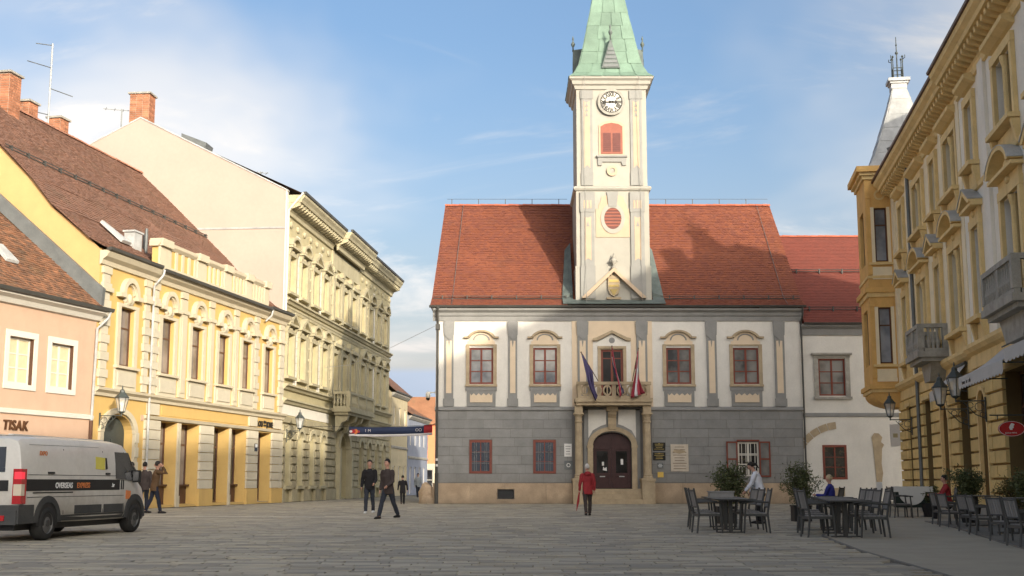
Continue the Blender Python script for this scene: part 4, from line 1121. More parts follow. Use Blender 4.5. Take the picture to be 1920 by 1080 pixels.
# upper windows: brown casements, arched hoods, aprons
for c in WY:
    wo = window(Yh, c-0.63, c+0.63, 5.95, 8.42, 0.17, 1, 2, fw=0.09, mw=0.07, mf='brown_wood', mg='glass_curtain', trans=0.66)
    yo = -0.17
    s = MB().box(-0.28, -0.002, yo-0.09, yo-0.002, -0.02, 2.48).box(1.262, 1.54, yo-0.09, yo-0.002, -0.02, 2.48)
    s.box(-0.28, 1.54, yo-0.095, yo-0.002, 2.482, 2.62)
    s.obj('window_surround', 'trim_cream', wo)
    MB().box(-0.36, 1.62, yo-0.22, yo-0.002, -0.13, -0.022).obj('sill', 'trim_cream', wo)
    ap = MB().box(-0.30, 1.56, yo-0.08, yo-0.002, -1.0, -0.132).box(-0.12, 1.38, yo-0.13, yo-0.081, -0.85, -0.28).obj('apron', 'trim_block', wo)
    s = MB().arc(0.63, 3.05, 0.50, 0.72, 0, 180, yo-0.22, yo-0.002, 12, 1.0, 1.0)
    s.arc(0.63, 3.05, 0.42, 0.497, 0, 180, yo-0.12, yo-0.002, 12)
    s.box(-0.36, 0.14, yo-0.24, yo-0.002, 2.86, 3.04).box(1.12, 1.62, yo-0.24, yo-0.002, 2.86, 3.04)
    s.obj('hood', 'trim_cream', wo)
    s = MB().ball((0.63, yo-0.08, 2.86), (0.18, 0.13, 0.24), 8, 6).ball((0.36, yo-0.05, 2.78), (0.20, 0.09, 0.14), 8, 5).ball((0.90, yo-0.05, 2.78), (0.20, 0.09, 0.14), 8, 5).ball((0.63, yo-0.05, 2.66), (0.42, 0.08, 0.09), 8, 5)
    s.obj('stucco_cartouche', 'trim_cream', wo, smooth=True)
# quoin pilasters built of alternating blocks
for a, b in ((-8.55, -7.85), (-4.85, -4.25), (-3.95, -3.45), (-1.25, -0.6), (1.9, 2.45), (4.95, 5.5), (7.7, 8.3), (11.3, 11.95)):
    wide = a in (-8.55, -4.85, -3.95, 7.7, 11.3)
    if wide:
        for i in range(13):
            z = 4.98 + i*0.355; k_ = 0.0 if i % 2 else 0.09
            MB().box(a+k_, b-k_, -0.13 if i % 2 else -0.09, -0.002, z, z+0.335).obj('quoin_block', 'trim_block', Yh)
    else:
        MB().box(a, b, -0.10, -0.002, 4.98, 9.55).box(a+0.10, b-0.10, -0.14, -0.101, 5.2, 8.9).obj('pilaster', 'trim_cream', Yh)
    MB().box(a-0.06, b+0.06, -0.2, -0.002, 9.0-0.14, 9.0+0.04).obj('capital', 'trim_cream', Yh)
    MB().box(a, b, -0.12, -0.002, 9.6, 9.9).obj('frieze_block', 'trim_cream', Yh)
# shop piers, cream and coursed, on yellow plinths
for a, b in ((-4.35, -2.86), (1.30, 2.85), (7.08, 8.53), (10.52, 12.15)):
    for i in range(7):
        z = 0.82 + i*0.432
        MB().box(a+0.02, b-0.02, -0.10, -0.002, z, z+0.40).obj('pier_block', 'trim_block', Yh)
    MB().box(a, b, -0.13, -0.002, 0, 0.80).obj('pier_plinth', 'yellow', Yh)
    if a < 0 or a > 7: MB().box(a+0.2, b-0.2, -0.10, -0.002, 4.06, 4.55).obj('frieze_block', 'trim_block', Yh)
for a, b in ((-1.04, -0.76), (4.85, 5.02)):
    MB().box(a, b, -0.08, -0.002, 0.0, 3.80).box(a-0.03, b+0.03, -0.11, -0.082, 0, 0.5).obj('shop_pillar', 'trim_cream', Yh)
MB().box(-2.7, 7.0, -0.03, -0.002, 4.08, 4.50).obj('fascia', 'yellow', Yh)
for (a, b, c, d, *_) in sops[:5]:
    wo = window(Yh, a, b, c+0.02, d, 0.58, 1, 2, fw=0.11, mw=0.09, mf='brown_wood', mg='glass_curtain' if a < 2 else 'glass_dark', trans=0.74)
    MB().box(a+0.0, b, 0.02, 0.60, 0.0, 0.115).obj('threshold', 'grey_stone', Yh)
for a, b in ((-2.80, -1.10), (-0.70, 1.2), (5.08, 7.0)):
    MB().box(a, b, 0.50, 0.575, 0.12, 0.95).box(a, b, 0.34, 0.575, 0.95, 1.02).obj('stall_riser', 'brown_wood', Yh)
MB().box(5.5, 6.3, 0.53, 0.57, 2.3, 2.95).obj('red_sticker', 'sign_red', Yh)
# arched gateway
gt = MB().box(-7.86, -5.32, 0.36, 0.44, 0.06, 3.15)
gt.prism_y([(-6.59 + 1.27*math.cos(PI*i/14), 3.15 + 0.74*math.sin(PI*i/14)) for i in range(15)], 0.36, 0.44)
go = gt.obj('gateway_door', 'lamp_metal', Yh)
for a, b in ((-7.7, -6.68), (-6.5, -5.48)):
    for z0_, z1_ in ((0.3, 1.4), (1.6, 2.9)):
        MB().box(a, b, 0.32, 0.358, z0_, z1_).obj('door_panel', 'lamp_metal', go)
A = MB().arc(-6.59, 3.15, 1.27, 1.62, 0, 180, -0.12, -0.002, 16, 1.0, 0.64).box(-8.18, -7.9, -0.12, -0.002, 0, 3.14).box(-5.28, -4.98, -0.12, -0.002, 0, 3.14)
A.obj('gateway_surround', 'trim_cream', Yh)
for i in range(5):
    MB().box(-5.27, -4.97, -0.16, -0.121, 0.3+i*0.62, 0.72+i*0.62).obj('gateway_block', 'trim_block', Yh)
MB().box(-4.62, -4.40, -0.03, -0.002, 3.75, 4.0).obj('house_number_plate', 'pink', Yh)
# downpipes
MB().tube([(-4.0, -0.52, 10.45), (-4.05, -0.5, 10.2), (-4.2, -0.16, 9.7), (-4.2, -0.16, 0.1)], 0.055, 8).obj('downpipe', 'zinc_light', Yh)
MB().tube([(9.05, -0.52, 10.45), (9.0, -0.45, 10.1), (8.9, -0.16, 9.8)], 0.05, 8).obj('downpipe', 'zinc_light', Yh)
MB().box(8.0, 8.35, -0.14, -0.102, 2.75, 3.15).obj('info_plate', 'black_plate', Yh)
MB().box(8.03, 8.32, -0.145, -0.1405, 2.95, 3.12).obj('info_plate_text', 'letter_white', Yh)
text('LOU', 0.44, 'letter_black', Yh, (8.40, -0.05, 4.08), ext=0.02, sx=0.86, bold=0.006, gap=1.1)
text('JONES', 0.44, 'letter_black', Yh, (9.75, -0.05, 4.08), ext=0.02, sx=0.86, bold=0.006, gap=1.1)
for zz, hh in ((4.12, 0.09), (4.28, 0.14)): MB().box(9.36, 9.68, -0.055, -0.035, zz, zz+hh).obj('lettering', 'letter_black', Yh)

# aerials standing on the yellow roof
def Yw(x, y, z): 
    q = YP + YU*x - YN*y
    return (q.x, q.y, z)
an = thing('roof_aerial', 'tall thin mast aerial with three cross arms above brown roof', 'aerial', Yw(1.35, 8.9, 18.9), face_rz(YU))
MB().tube([(0, 0, 0), (0, 0, 4.6)], 0.045, 6).obj('mast', 'zinc_light', an)
for z, a, L in ((4.5, 2.6, 0.9), (3.3, 2.9, 1.6), (2.2, -0.5, 1.3), (0.8, 2.8, 1.9)):
    MB().tube([(0, 0, z), (L*math.cos(a), L*math.sin(a), z-0.12)], 0.025, 5).obj('cross_arm', 'zinc', an)

# ------------------------------------------------------------------ pink house at the left edge
KU = Vector((0.3, 1.0)).normalized()
KP = YP + YU*(-8.72)
Pk = thing('pink_house', 'pink two-storey house with old mottled tile roof at left edge', 'building', (KP.x, KP.y, 0), face_rz(KU))
kops = [(-5.19, -3.80, 4.68, 6.40), (-2.78, -1.40, 4.68, 6.40), (-8.2, -6.8, 4.68, 6.40), (-5.6, -3.2, 0.5, 2.45), (-2.6, -1.2, 0.1, 2.4)]
mb = MB(); wall(mb, -18, 0.0, 0.0, 8.1, kops, depth=0.2)
mb.poly([(-18, 0, 0), (-18, 10, 0), (-18, 10, 8), (-18, 0, 8)])
mb.obj('front_wall', 'pink', Pk)
MB().prism_x([(0.0, 3.58), (-0.08, 3.6), (-0.10, 3.74), (0.0, 3.78)], -18, 0.0).obj('belt_course', 'trim_white', Pk)
MB().prism_x([(0.0, 7.55), (-0.12, 7.58), (-0.22, 7.75), (-0.42, 7.86), (-0.42, 7.96), (0.0, 7.96)], -18, 0.1).obj('cornice', 'trim_white', Pk)
MB().prism_x([(-0.44, 7.92), (-0.56, 7.95), (-0.60, 8.08), (-0.5, 8.08), (-0.38, 8.0)], -18, 0.35).obj('gutter', 'gutter', Pk)
MB().tube([(0.2, -0.5, 7.98), (0.15, -0.45, 7.7), (-0.1, -0.12, 7.25), (-0.15, -0.09, 3.5)], 0.055, 8).obj('downpipe', 'zinc_light', Pk)
MB().tube([(-0.15, -0.09, 3.55), (-0.15, -0.09, 0.05)], 0.075, 8).obj('downpipe_foot', 'brown_wood', Pk)
for a, b, c, d in kops[:3]:
    wo = window(Pk, a+0.02, b-0.02, c, d, 0.13, 2, 3, fw=0.08, mw=0.05, mf='trim_white', mg='blind')
    W_ = b-a-0.04
    MB().box(-0.22, -0.022, -0.18, -0.132, -0.2, 1.95).box(W_+0.022, W_+0.22, -0.18, -0.132, -0.2, 1.95).box(-0.022, W_+0.022, -0.18, -0.132, 1.722, 1.95).box(-0.022, W_+0.022, -0.18, -0.132, -0.2, -0.002).obj('window_surround', 'trim_white', wo)
    MB().box(-0.02, 0.02, -0.128, 0.0, 0.002, 1.718).obj('reveal_lining', 'brown_wood', wo)
    MB().box(W_-0.02, W_+0.019, -0.128, 0.0, 0.002, 1.718).obj('reveal_lining', 'brown_wood', wo)
window(Pk, -5.6, -3.2, 0.5, 2.45, 0.15, 2, 1, mf='brown_wood', mg='glass_curtain')
window(Pk, -2.6, -1.2, 0.1, 2.4, 0.15, 1, 2, mf='brown_wood', mg='glass_curtain')
MB().box(-6.4, -2.95, -0.03, -0.002, 2.5, 3.5).obj('sign_board', 'pink', Pk)
text('TISAK', 0.50, 'letter_brown', Pk, (-5.32, -0.07, 3.0), ext=0.03, sx=0.92, bold=0.008, shear=0.12, gap=1.15)
rf = MB().poly([(-18, -0.35, 8.05), (0.1, -0.35, 8.05), (-1.4, 5.6, 13.35), (-18, 5.6, 13.35)]).poly([(-18, 11.5, 8.05), (0.1, 11.5, 8.05), (-1.4, 5.6, 13.35), (-18, 5.6, 13.35)]).obj('roof', 'tile_old', Pk)
tiles(rf, (-12, -0.38, 8.06), (-0.02, -0.38, 8.06), (-12, 5.6, 13.36), (-1.35, 5.6, 13.36), 'tile_old', tw=0.2, ex=0.17, jit=0.035, uneven=0.015)
# lead flashing strip up the yellow gable
MB().hexa([(-0.05, -0.2, 8.2), (0.14, -0.2, 8.2), (-1.28, 5.6, 13.5), (-1.5, 5.6, 13.5), (-0.05, -0.25, 8.9), (0.14, -0.25, 8.9), (-1.28, 5.55, 14.1), (-1.5, 5.55, 14.1)]).obj('flashing', 'zinc', Pk)
MB().hexa([(-4.4, 1.0, 9.35), (-3.7, 1.0, 9.35), (-3.85, 1.7, 10.0), (-4.35, 1.7, 10.0), (-4.4, 0.95, 9.45), (-3.7, 0.95, 9.45), (-3.85, 1.62, 10.12), (-4.35, 1.62, 10.12)]).obj('roof_hatch', 'zinc_light', Pk)

# ------------------------------------------------------------------ green-yellow palace with the cream gable
GU = Vector((0.09, 1.0)).normalized()
GP = Vector((-13.02, 70.75))
GS = 1.028
GN = Vector((GU.y, -GU.x))
Gp = thing('stucco_palace', 'ornate yellow-green stucco palace with blank cream gable and stone balcony', 'building', (GP.x, GP.y, 0), face_rz(GU))
Gp.scale = (GS, GS, GS)
GX = 31.3
AX = [1.2, 3.8, 6.6, 9.2, 12.2, 14.8, 17.4, 20.6, 23.3, 26.2, 28.9]
RIS = (12.2, 14.8, 17.4)
g1 = [(c-0.62, c+0.62, 7.0, 9.35) for c in AX]
g2 = [(c-0.60, c+0.60, 11.75, 13.75) for c in AX]
gg = [(c-0.55, c+0.55, 0.9, 3.95, 0.5) for c in AX if c not in RIS] + [(14.8-1.5, 14.8+1.5, 0.1, 4.2, 0.9, 0.7)]
mb = MB(); wall(mb, 0, GX, 0, 16.2, g1 + g2 + gg, depth=0.28)
mb.poly([(GX, 0, 0), (GX, 14, 0), (GX, 14, 17), (GX, 0, 17)])
fw_ = mb.obj('front_wall', 'palace_green', Gp)
cg = MB()
cgp = [(0.02, 0.0), (0.02, 17.35), (8.66, 21.75), (17.3, 17.35), (17.3, 0)]
cg.prism_x([(a, b) for a, b in cgp], -0.30, -0.02)
cgo = cg.obj('gable_wall', 'cream_gable', Gp)
MB().box(-0.34, -0.301, 0.0, 5.4, 15.14, 15.24).obj('gable_ledge', 'zinc_light', Gp)
MB().prism_x([(-0.10, 17.28), (8.66, 21.75), (17.4, 17.28), (17.4, 17.36), (8.66, 21.83), (-0.10, 17.36)], -0.34, 0.0).obj('gable_coping', 'zinc_light', Gp)
MB().box(-0.34, 0.0, -0.06, 0.016, 0.0, 17.3).obj('gable_corner_strip', 'trim_white', Gp)
MB().poly([(0, -0.9, 17.2), (GX+0.7, -0.9, 17.2), (GX+0.2, 8.66, 21.7), (0, 8.66, 21.7)]).poly([(0, 18, 17.2), (GX+0.7, 18, 17.2), (GX+0.2, 8.66, 21.7), (0, 8.66, 21.7)]).poly([(GX+0.7, -0.9, 17.2), (GX+0.7, 18, 17.2), (GX+0.2, 8.66, 21.7)]).obj('roof', 'tile_brown', Gp)
chimney(Gp, 0.45, 8.9, 21.3, 23.3, 0.9, 1.15)
MB().hexa([(0.2, 5.0, 19.9), (1.4, 5.0, 19.9), (1.4, 6.4, 20.5), (0.2, 6.4, 20.5), (0.2, 4.9, 20.35), (1.4, 4.9, 20.35), (1.4, 6.4, 20.95), (0.2, 6.4, 20.95)]).obj('roof_dormer', 'zinc', Gp)
# main cornice with brackets, stepping forward over the middle bay
def corn(a, b, o_):
    MB().prism_x([(0.0-o_, 15.95), (-0.12-o_, 16.0), (-0.15-o_, 16.2), (-0.25-o_, 16.28), (0.0-o_, 16.28)], a, b).obj('cornice', 'palace_trim', Gp)
    MB().prism_x([(0.0-o_, 16.70), (-0.80-o_, 16.70), (-0.86-o_, 16.85), (-0.98-o_, 17.0), (-1.0-o_, 17.12), (0.0-o_, 17.12)], a-0.02, b+0.02).obj('cornice', 'palace_trim', Gp)
    MB().prism_x([(-0.95-o_, 17.122), (-1.06-o_, 17.16), (-1.08-o_, 17.30), (-0.9-o_, 17.28)], a-0.05, b+0.05).obj('gutter', 'gutter', Gp)
    MB().box(a, b, -0.1-o_, 0.0, 16.281, 16.699).obj('cornice_back', 'palace_trim', Gp)
    n = int((b-a)/0.55)
    for i in range(n+1):
        x = a + 0.14 + (b-a-0.28)*i/n
        MB().prism_x([(-0.102-o_, 16.29), (-0.35-o_, 16.36), (-0.72-o_, 16.50), (-0.74-o_, 16.695), (-0.102-o_, 16.695)], x-0.13, x+0.13).obj('cornice_bracket', 'palace_trim', Gp)
corn(0.0, 10.75, 0.0); corn(10.75, 18.95, 0.35); corn(18.95, GX+0.3, 0.0)
# risalit slab panels
MB().box(10.8, 18.9, -0.12, -0.002, 14.9, 15.94).obj('risalit_frieze', 'palace_trim', Gp)
for x in (10.8, 13.25, 15.85, 18.35):
    for z0_, z1_ in ((6.5, 10.4), (11.4, 14.88)):
        MB().box(x, x+0.5, -0.22, -0.002, z0_, z1_).box(x-0.06, x+0.56, -0.28, -0.002, z1_-0.35, z1_-0.05).obj('column_pilaster', 'palace_trim', Gp)
# belt courses
for z, o_ in ((11.0, 0.30), (10.6, 0.12), (6.20, 0.34), (5.42, 0.30)):
    MB().prism_x([(0.0, z-0.02), (-o_*0.4, z), (-o_*0.6, z+0.12), (-o_, z+0.18), (-o_, z+0.27), (0.0, z+0.32)], -0.05, GX+0.05).obj('belt_course', 'palace_trim', Gp)
MB().box(0.05, 10.85, -0.04, -0.002, 4.80, 5.36).obj('name_band', 'palace_white', Gp)
# windows of both upper floors with alternating pediments
for i, c in enumerate(AX):
    for fl, (z0_, z1_, hw_) in enumerate(((7.0, 9.35, 0.62), (11.75, 13.75, 0.60))):
        wo = window(Gp, c-hw_, c+hw_, z0_, z1_, 0.20, 2, 2, fw=0.07, mw=0.05, mf='blind', mg='blind', trans=0.7)
        yo = -0.20; W_ = 2*hw_; Hh = z1_-z0_
        MB().box(-0.24, -0.002, yo-0.14, yo-0.002, -0.05, Hh+0.02).box(W_+0.002, W_+0.24, yo-0.14, yo-0.002, -0.05, Hh+0.02).box(-0.26, W_+0.26, yo-0.15, yo-0.002, Hh+0.022, Hh+0.24).obj('window_surround', 'palace_trim', wo)
        MB().box(-0.34, W_+0.34, yo-0.26, yo-0.002, -0.20, -0.052).obj('sill', 'palace_trim', wo)
        pz = Hh + 0.42
        p = MB().box(-0.42, W_+0.42, yo-0.34, yo-0.002, pz, pz+0.12)
        for s in (-0.2, W_+0.2): p.prism_x([(yo-0.002, pz-0.4), (yo-0.12, pz-0.38), (yo-0.26, pz-0.02), (yo-0.002, pz-0.02)], s-0.11, s+0.11)
        rnd = (i in (0, 1)) if fl == 1 else (i in (2, 3))
        if c in RIS: rnd = None
        if i > 6: rnd = (i % 2 == 0)
        if rnd is True: p.arc(W_/2, pz+0.02, 0.78, 0.98, 10, 170, yo-0.36, yo-0.002, 12, 1.06, 0.72)
        elif rnd is False:
            for s in (-1, 1): p.prism_y([(W_/2, pz+0.78), (W_/2, pz+0.58), (W_/2+s*(hw_+0.18), pz+0.12), (W_/2+s*(hw_+0.42), pz+0.12), (W_/2+s*(hw_+0.42), pz+0.2)][::s], yo-0.36, yo-0.002)
        else: p.box(-0.36, W_+0.36, yo-0.3, yo-0.002, pz+0.12, pz+0.24)
        p.obj('pediment', 'palace_trim', wo)
        MB().ball((W_/2, yo-0.06, pz-0.16), (0.34, 0.12, 0.14), 8, 5).ball((W_/2, yo-0.10, pz+0.3), (0.16, 0.14, 0.16), 8, 5).obj('stucco_cartouche', 'palace_trim', wo, smooth=True)
# white coursed strips and studded pilasters between the windows
for i, (a, b) in enumerate(zip(AX, AX[1:])):
    m_ = (a+b)/2
    if 10.75 < m_ < 18.95: continue
    for z0_, z1_ in ((6.55, 10.4), (11.4, 15.2)):
        if i % 2 == 0:
            for k_ in range(9):
                h_ = (z1_-z0_)/9
                MB().box(m_-0.34, m_+0.34, -0.03, -0.002, z0_+k_*h_+0.015, z0_+(k_+1)*h_-0.015).obj('stucco_block', 'palace_white', Gp)
        else:
            p = MB().box(m_-0.26, m_+0.26, -0.08, -0.002, z0_, z1_)
            for k_ in range(6): p.ball((m_, -0.09, z0_+0.35+k_*(z1_-z0_-0.5)/5), (0.10, 0.08, 0.10), 6, 4)
            p.obj('studded_pilaster', 'palace_trim', Gp)
# frieze swags
for i in range(22):
    c = 0.8 + i*1.5
    if c > GX: break
    MB().ball((c, -0.03, 15.55), (0.30, 0.10, 0.20), 8, 5).obj('frieze_swag', 'palace_trim', Gp, smooth=True)
# coursed ground floor
blocks(Gp, 0.0, GX, 0.75, 4.75, 9, 1.5, [(c-0.75, c+0.75, 0, 4.1) for c in AX if c not in RIS] + [(12.65, 16.95, 0, 5.0)], 'palace_block', proud=0.14, gap=0.05, name='rustic_block', stagger=False, chamfer=0.03)
blocks(Gp, 0.0, GX, 0.0, 0.72, 1, 2.5, [(c-0.72, c+0.72, 0, 0.72) for c in AX if c not in RIS] + [(12.65, 16.95, 0, 0.72)], 'palace_block', proud=0.2, gap=0.03, name='plinth_slab')
for c in AX:
    if c in RIS: continue
    window(Gp, c-0.55, c+0.55, 0.9, 3.5, 0.22, 2, 2, fw=0.07, mw=0.05, mf='brown_wood', mg='glass_dark', trans=0.7)
    MB().box(c-0.60, c+0.60, 0.20, 0.27, 3.5, 3.95).obj('window_lunette', 'glass_dark', Gp)
    MB().arc(c, 3.5, 0.60, 0.9, 0, 180, -0.2, -0.002, 10, 1.0, 0.8).obj('window_arch', 'palace_trim', Gp)
    MB().box(c-0.8, c+0.8, -0.24, -0.002, 0.72, 0.88).obj('window_sill', 'palace_trim', Gp)
    for s in (-0.72, 0.58): MB().box(c+s, c+s+0.14, -0.10, -0.002, 0.9, 3.49).obj('window_jamb', 'palace_trim', Gp)
do = MB().box(13.32, 16.28, 0.6, 0.68, 0.1, 4.2).obj('portal_door', 'door_wood', Gp)
MB().arc(14.8, 3.3, 1.5, 1.95, 0, 180, -0.3, -0.002, 14, 1, 0.7).box(12.8, 13.25, -0.4, -0.002, 0, 3.28).box(16.35, 16.8, -0.4, -0.002, 0, 3.28).obj('portal_surround', 'palace_trim', Gp)
# balcony over the portal
bz = 5.75
bal = MB().box(10.9, 18.85, -1.42, -0.002, bz-0.22, bz).box(11.05, 18.7, -1.25, -0.35, bz-0.4, bz-0.222).obj('balcony_slab', 'palace_trim', Gp)
for x in (11.3, 13.7, 15.5, 18.0):
    MB().prism_x([(-0.36, bz-1.5), (-0.6, bz-1.3), (-0.75, bz-0.9), (-1.1, bz-0.75), (-1.2, bz-0.42), (-0.36, bz-0.42)], x, x+0.5).obj('balcony_console', 'palace_trim', Gp)
rl = MB().box(10.95, 18.8, -1.38, -1.16, bz+0.92, bz+1.08).box(10.95, 18.8, -1.36, -1.18, bz, bz+0.14).box(10.95, 11.17, -1.16, -0.3, bz+0.92, bz+1.08).box(10.95, 11.17, -1.16, -0.3, bz, bz+0.14)
for x in (10.95, 13.25, 15.85, 18.45): rl.box(x, x+0.35, -1.4, -1.14, bz+0.14, bz+0.92)
rl.obj('balcony_rail', 'palace_trim', Gp)
bp = [(0.05, 0.14), (0.05, 0.2), (0.09, 0.36), (0.05, 0.56), (0.035, 0.74), (0.06, 0.9), (0.05, 0.92)]
bm = MB().lathe(0, 0, [(r_*1.15, z) for r_, z in bp], 8).mesh('baluster', 'palace_trim')
for a, b in ((11.3, 13.25), (13.6, 15.85), (16.2, 18.45)):
    n = 9
    for i in range(n): put(bm, 'baluster', Gp, (a+(b-a)*(i+0.5)/n, -1.27, bz))
for i in range(4): put(bm, 'baluster', Gp, (11.06, -1.0+i*0.22, bz))
# downpipe and aerials
MB().tube([(-0.15, -0.95, 17.2), (-0.15, -0.6, 16.8), (-0.15, -0.12, 16.2), (-0.15, -0.12, 10.5)], 0.06, 8).obj('downpipe', 'trim_white', Gp)
def Gw(x, y, z):
    q = GP + (GU*x - GN*y)*GS
    return (q.x, q.y, z*GS)
def yagi(loc, label, L=1.0, hgt=1.4):
    a = thing('roof_aerial', label, 'aerial', loc, 0.4)
    MB().tube([(0, 0, 0), (0, 0, hgt)], 0.035, 6).obj('mast', 'zinc', a)
    MB().tube([(-L*0.7, 0, hgt-0.1), (L*0.5, 0, hgt-0.05)], 0.022, 5).obj('cross_arm', 'zinc', a)
    for i in range(4): MB().tube([(-L*0.6+i*L*0.33, -0.3, hgt-0.08), (-L*0.6+i*L*0.33, 0.3, hgt-0.08)], 0.014, 5).obj('element', 'zinc', a)
    return a
yagi(Gw(0.4, 10.1, 20.6), 'aerial left of the brick chimney on the cream gable', 1.5, 2.0)
yagi(Gw(1.0, 1.9, 17.8), 'small aerial at the low end of the cream gable roof', 0.9, 1.0)

# ------------------------------------------------------------------ houses down the side street
def street_house(name, label, y0, y1, x_at, eave, ridge_z, wmat, rmat, wins, gfl=3.2):
    h = thing(name, label, 'building', (x_at, y0, 0), face_rz(GU))
    L = y1 - y0
    ops_ = [(c-0.5, c+0.5, eave-2.6, eave-1.1) for c in wins] + [(c-0.55, c+0.55, 0.8 if i % 2 else 0.1, 2.5) for i, c in enumerate(wins)]
    mb = MB(); wall(mb, 0, L, 0, eave, ops_, depth=0.2)
    mb.poly([(0, 0, 0), (0, 8, 0), (0, 8, eave), (0, 4, ridge_z-0.2), (0, 0, eave)]).poly([(L, 0, 0), (L, 8, 0), (L, 8, eave), (L, 4, ridge_z-0.2), (L, 0, eave)])
    mb.obj('front_wall', wmat, h)
    MB().prism_x([(0.0, eave-0.35), (-0.1, eave-0.3), (-0.3, eave-0.1), (-0.3, eave), (0, eave)], 0, L).obj('cornice', 'grey_stone', h)
    MB().prism_x([(0.0, gfl), (-0.1, gfl+0.05), (-0.12, gfl+0.2), (0, gfl+0.25)], 0, L).obj('belt_course', 'grey_stone', h)
    MB().prism_x([(-0.32, eave), (-0.44, eave+0.04), (-0.44, eave+0.15), (-0.3, eave+0.1)], 0, L).obj('gutter', 'gutter', h)
    rf = MB().poly([(-0.1, -0.4, eave+0.05), (L+0.1, -0.4, eave+0.05), (L+0.1, 4, ridge_z), (-0.1, 4, ridge_z)]).poly([(-0.1, 8.4, eave+0.05), (L+0.1, 8.4, eave+0.05), (L+0.1, 4, ridge_z), (-0.1, 4, ridge_z)]).obj('roof', rmat, h)
    tiles(rf, (-0.1, -0.42, eave+0.06), (L+0.1, -0.42, eave+0.06), (-0.1, 4, ridge_z+0.01), (L+0.1, 4, ridge_z+0.01), rmat, tw=0.25, ex=0.25)
    ridge(rf, (-0.1, 4, ridge_z), (L+0.1, 4, ridge_z), 'ridge_red', 0.12, 0.6)
    for a, b, c, d in ops_: window(h, a, b, c, d, 0.12, 2, 2, mf='trim_white', mg='glass_dark')
    return h
def gx(y): return -10.05 + 0.09*(y-103)
street_house('street_house', 'beige house with brown roof beyond the stucco palace', 103.2, 110.8, gx(103.2)+0.1, 8.5, 12.3, 'beige_house', 'tile_brown', [1.5, 4.0, 6.5], 3.9)
street_house('street_house', 'blue-grey house at the far end of the side street', 111.0, 122, gx(111.0)+0.15, 7.0, 9.8, 'blue_house', 'tile_old', [1.5, 4.0, 6.5, 9.0])
fh = thing('far_house', 'orange house closing the far end of the side street', 'building', (-14, 142, 0))
ops_ = [(c-0.5, c+0.5, 4.6, 6.2) for c in (1.5, 4, 6.5)] + [(c-0.9, c+0.9, 0.2, 2.6) for c in (1.5, 4.2, 6.8)]
mb = MB(); wall(mb, 0, 10, 3.2, 7.6, ops_[:3], depth=0.2); mb.obj('upper_wall', 'orange_house', fh)
mb = MB(); wall(mb, 0, 10, 0, 3.2, ops_[3:], depth=0.2); mb.obj('shop_wall', 'trim_cream', fh)
for a, b, c, d in ops_: window(fh, a, b, c, d, 0.12, 2, 2, mf='trim_white', mg='glass_dark')
MB().poly([(-0.3, -0.4, 7.6), (10.3, -0.4, 7.6), (10.3, 4, 11), (-0.3, 4, 11)]).poly([(-0.3, 8.4, 7.6), (10.3, 8.4, 7.6), (10.3, 4, 11), (-0.3, 4, 11)]).obj('roof', 'tile_old', fh)

# ------------------------------------------------------------------ ochre palace on the right (local x runs towards the camera)
OU = Vector((-0.155, -1.0)).normalized()
OP = Vector((17.6, 57.0))
ON = Vector((OU.y, -OU.x))
Op = thing('ochre_palace', 'three-storey ochre palace with cream walls, corner oriel and pale spire', 'building', (OP.x, OP.y, 0), face_rz(OU))
def Ow(x, y, z):
    q = OP + OU*x - ON*y
    return (q.x, q.y, z)
OL = 76.0  # the unseen run past the view stands for neighbour houses, added to cast shade
AXO = [(3.7, 0), (8.1, 1), (11.6, 0), (15.0, 1), (18.9, 0), (23.5, 1), (27.2, 0), (30.5, 1)]
def hwid(d): return 1.0 if d else 0.48
f1 = [(c-hwid(d), c+hwid(d), 6.25, 9.0) for c, d in AXO]
f2 = [(c-hwid(d), c+hwid(d), 11.05, 13.0) for c, d in AXO]
go_ = [(3.02, 3.98, 0.05, 4.3), (7.1, 8.75, 0.05, 4.3), (14.1, 15.9, 0.05, 4.4), (20.8, 24.2, 0.4, 4.3), (28, 31, 0.4, 4.3)]
ni = [(10.8, 12.2, 0.7, 4.0, 0.6, 0.35), (17.35, 18.45, 0.7, 4.0, 0.5, 0.35)]
SB = 17.1                                                   # from here the front stands forward by 0.3 m
mb = MB()
wall(mb, 0.7, SB, 5.2, 14.4, [o for o in f1+f2 if o[0] < SB], depth=0.3)
mb.poly([(0.7, 0, 0), (0.7, 13, 0), (0.7, 13, 14.4), (0.7, 0, 14.4)])
mb.obj('upper_wall', 'ochre_wall', Op)
mb = MB()
wall(mb, SB, 33.5, 5.2, 14.4, [o for o in f1+f2 if o[0] > SB], y=-0.12, depth=0.3)
mb.poly([(SB, -0.12, 5.2), (SB, 0, 5.2), (SB, 0, 14.4), (SB, -0.12, 14.4)]).poly([(33.5, -0.12, 5.2), (33.5, 0, 5.2), (33.5, 0, 14.4), (33.5, -0.12, 14.4)])
mb.obj('projecting_wall', 'projecting_white', Op)
mb = MB(); wall(mb, 0.7, OL, 0, 5.2, go_ + ni, depth=0.55)
mb.poly([(33.5, 0, 5.2), (OL, 0, 5.2), (OL, 0, 14.4), (33.5, 0, 14.4)]).poly([(OL, 0, 0), (OL, 13, 0), (OL, 13, 14.4), (OL, 0, 14.4)]).poly([(0.7, 13, 0), (OL, 13, 0), (OL, 13, 14.4), (0.7, 13, 14.4)])
gfw = mb.obj('ground_floor_wall', 'ochre_joint', Op)
blocks(gfw, 0.7, 33.5, 0.35, 4.66, 10, 1.7, [(a-0.0, b+0.0, c-0.1, d) for a, b, c, d, *_ in go_ + ni], 'ochre_block', proud=0.10, gap=0.045, name='rustic_block', stagger=False, jit=0.1, chamfer=0.02)
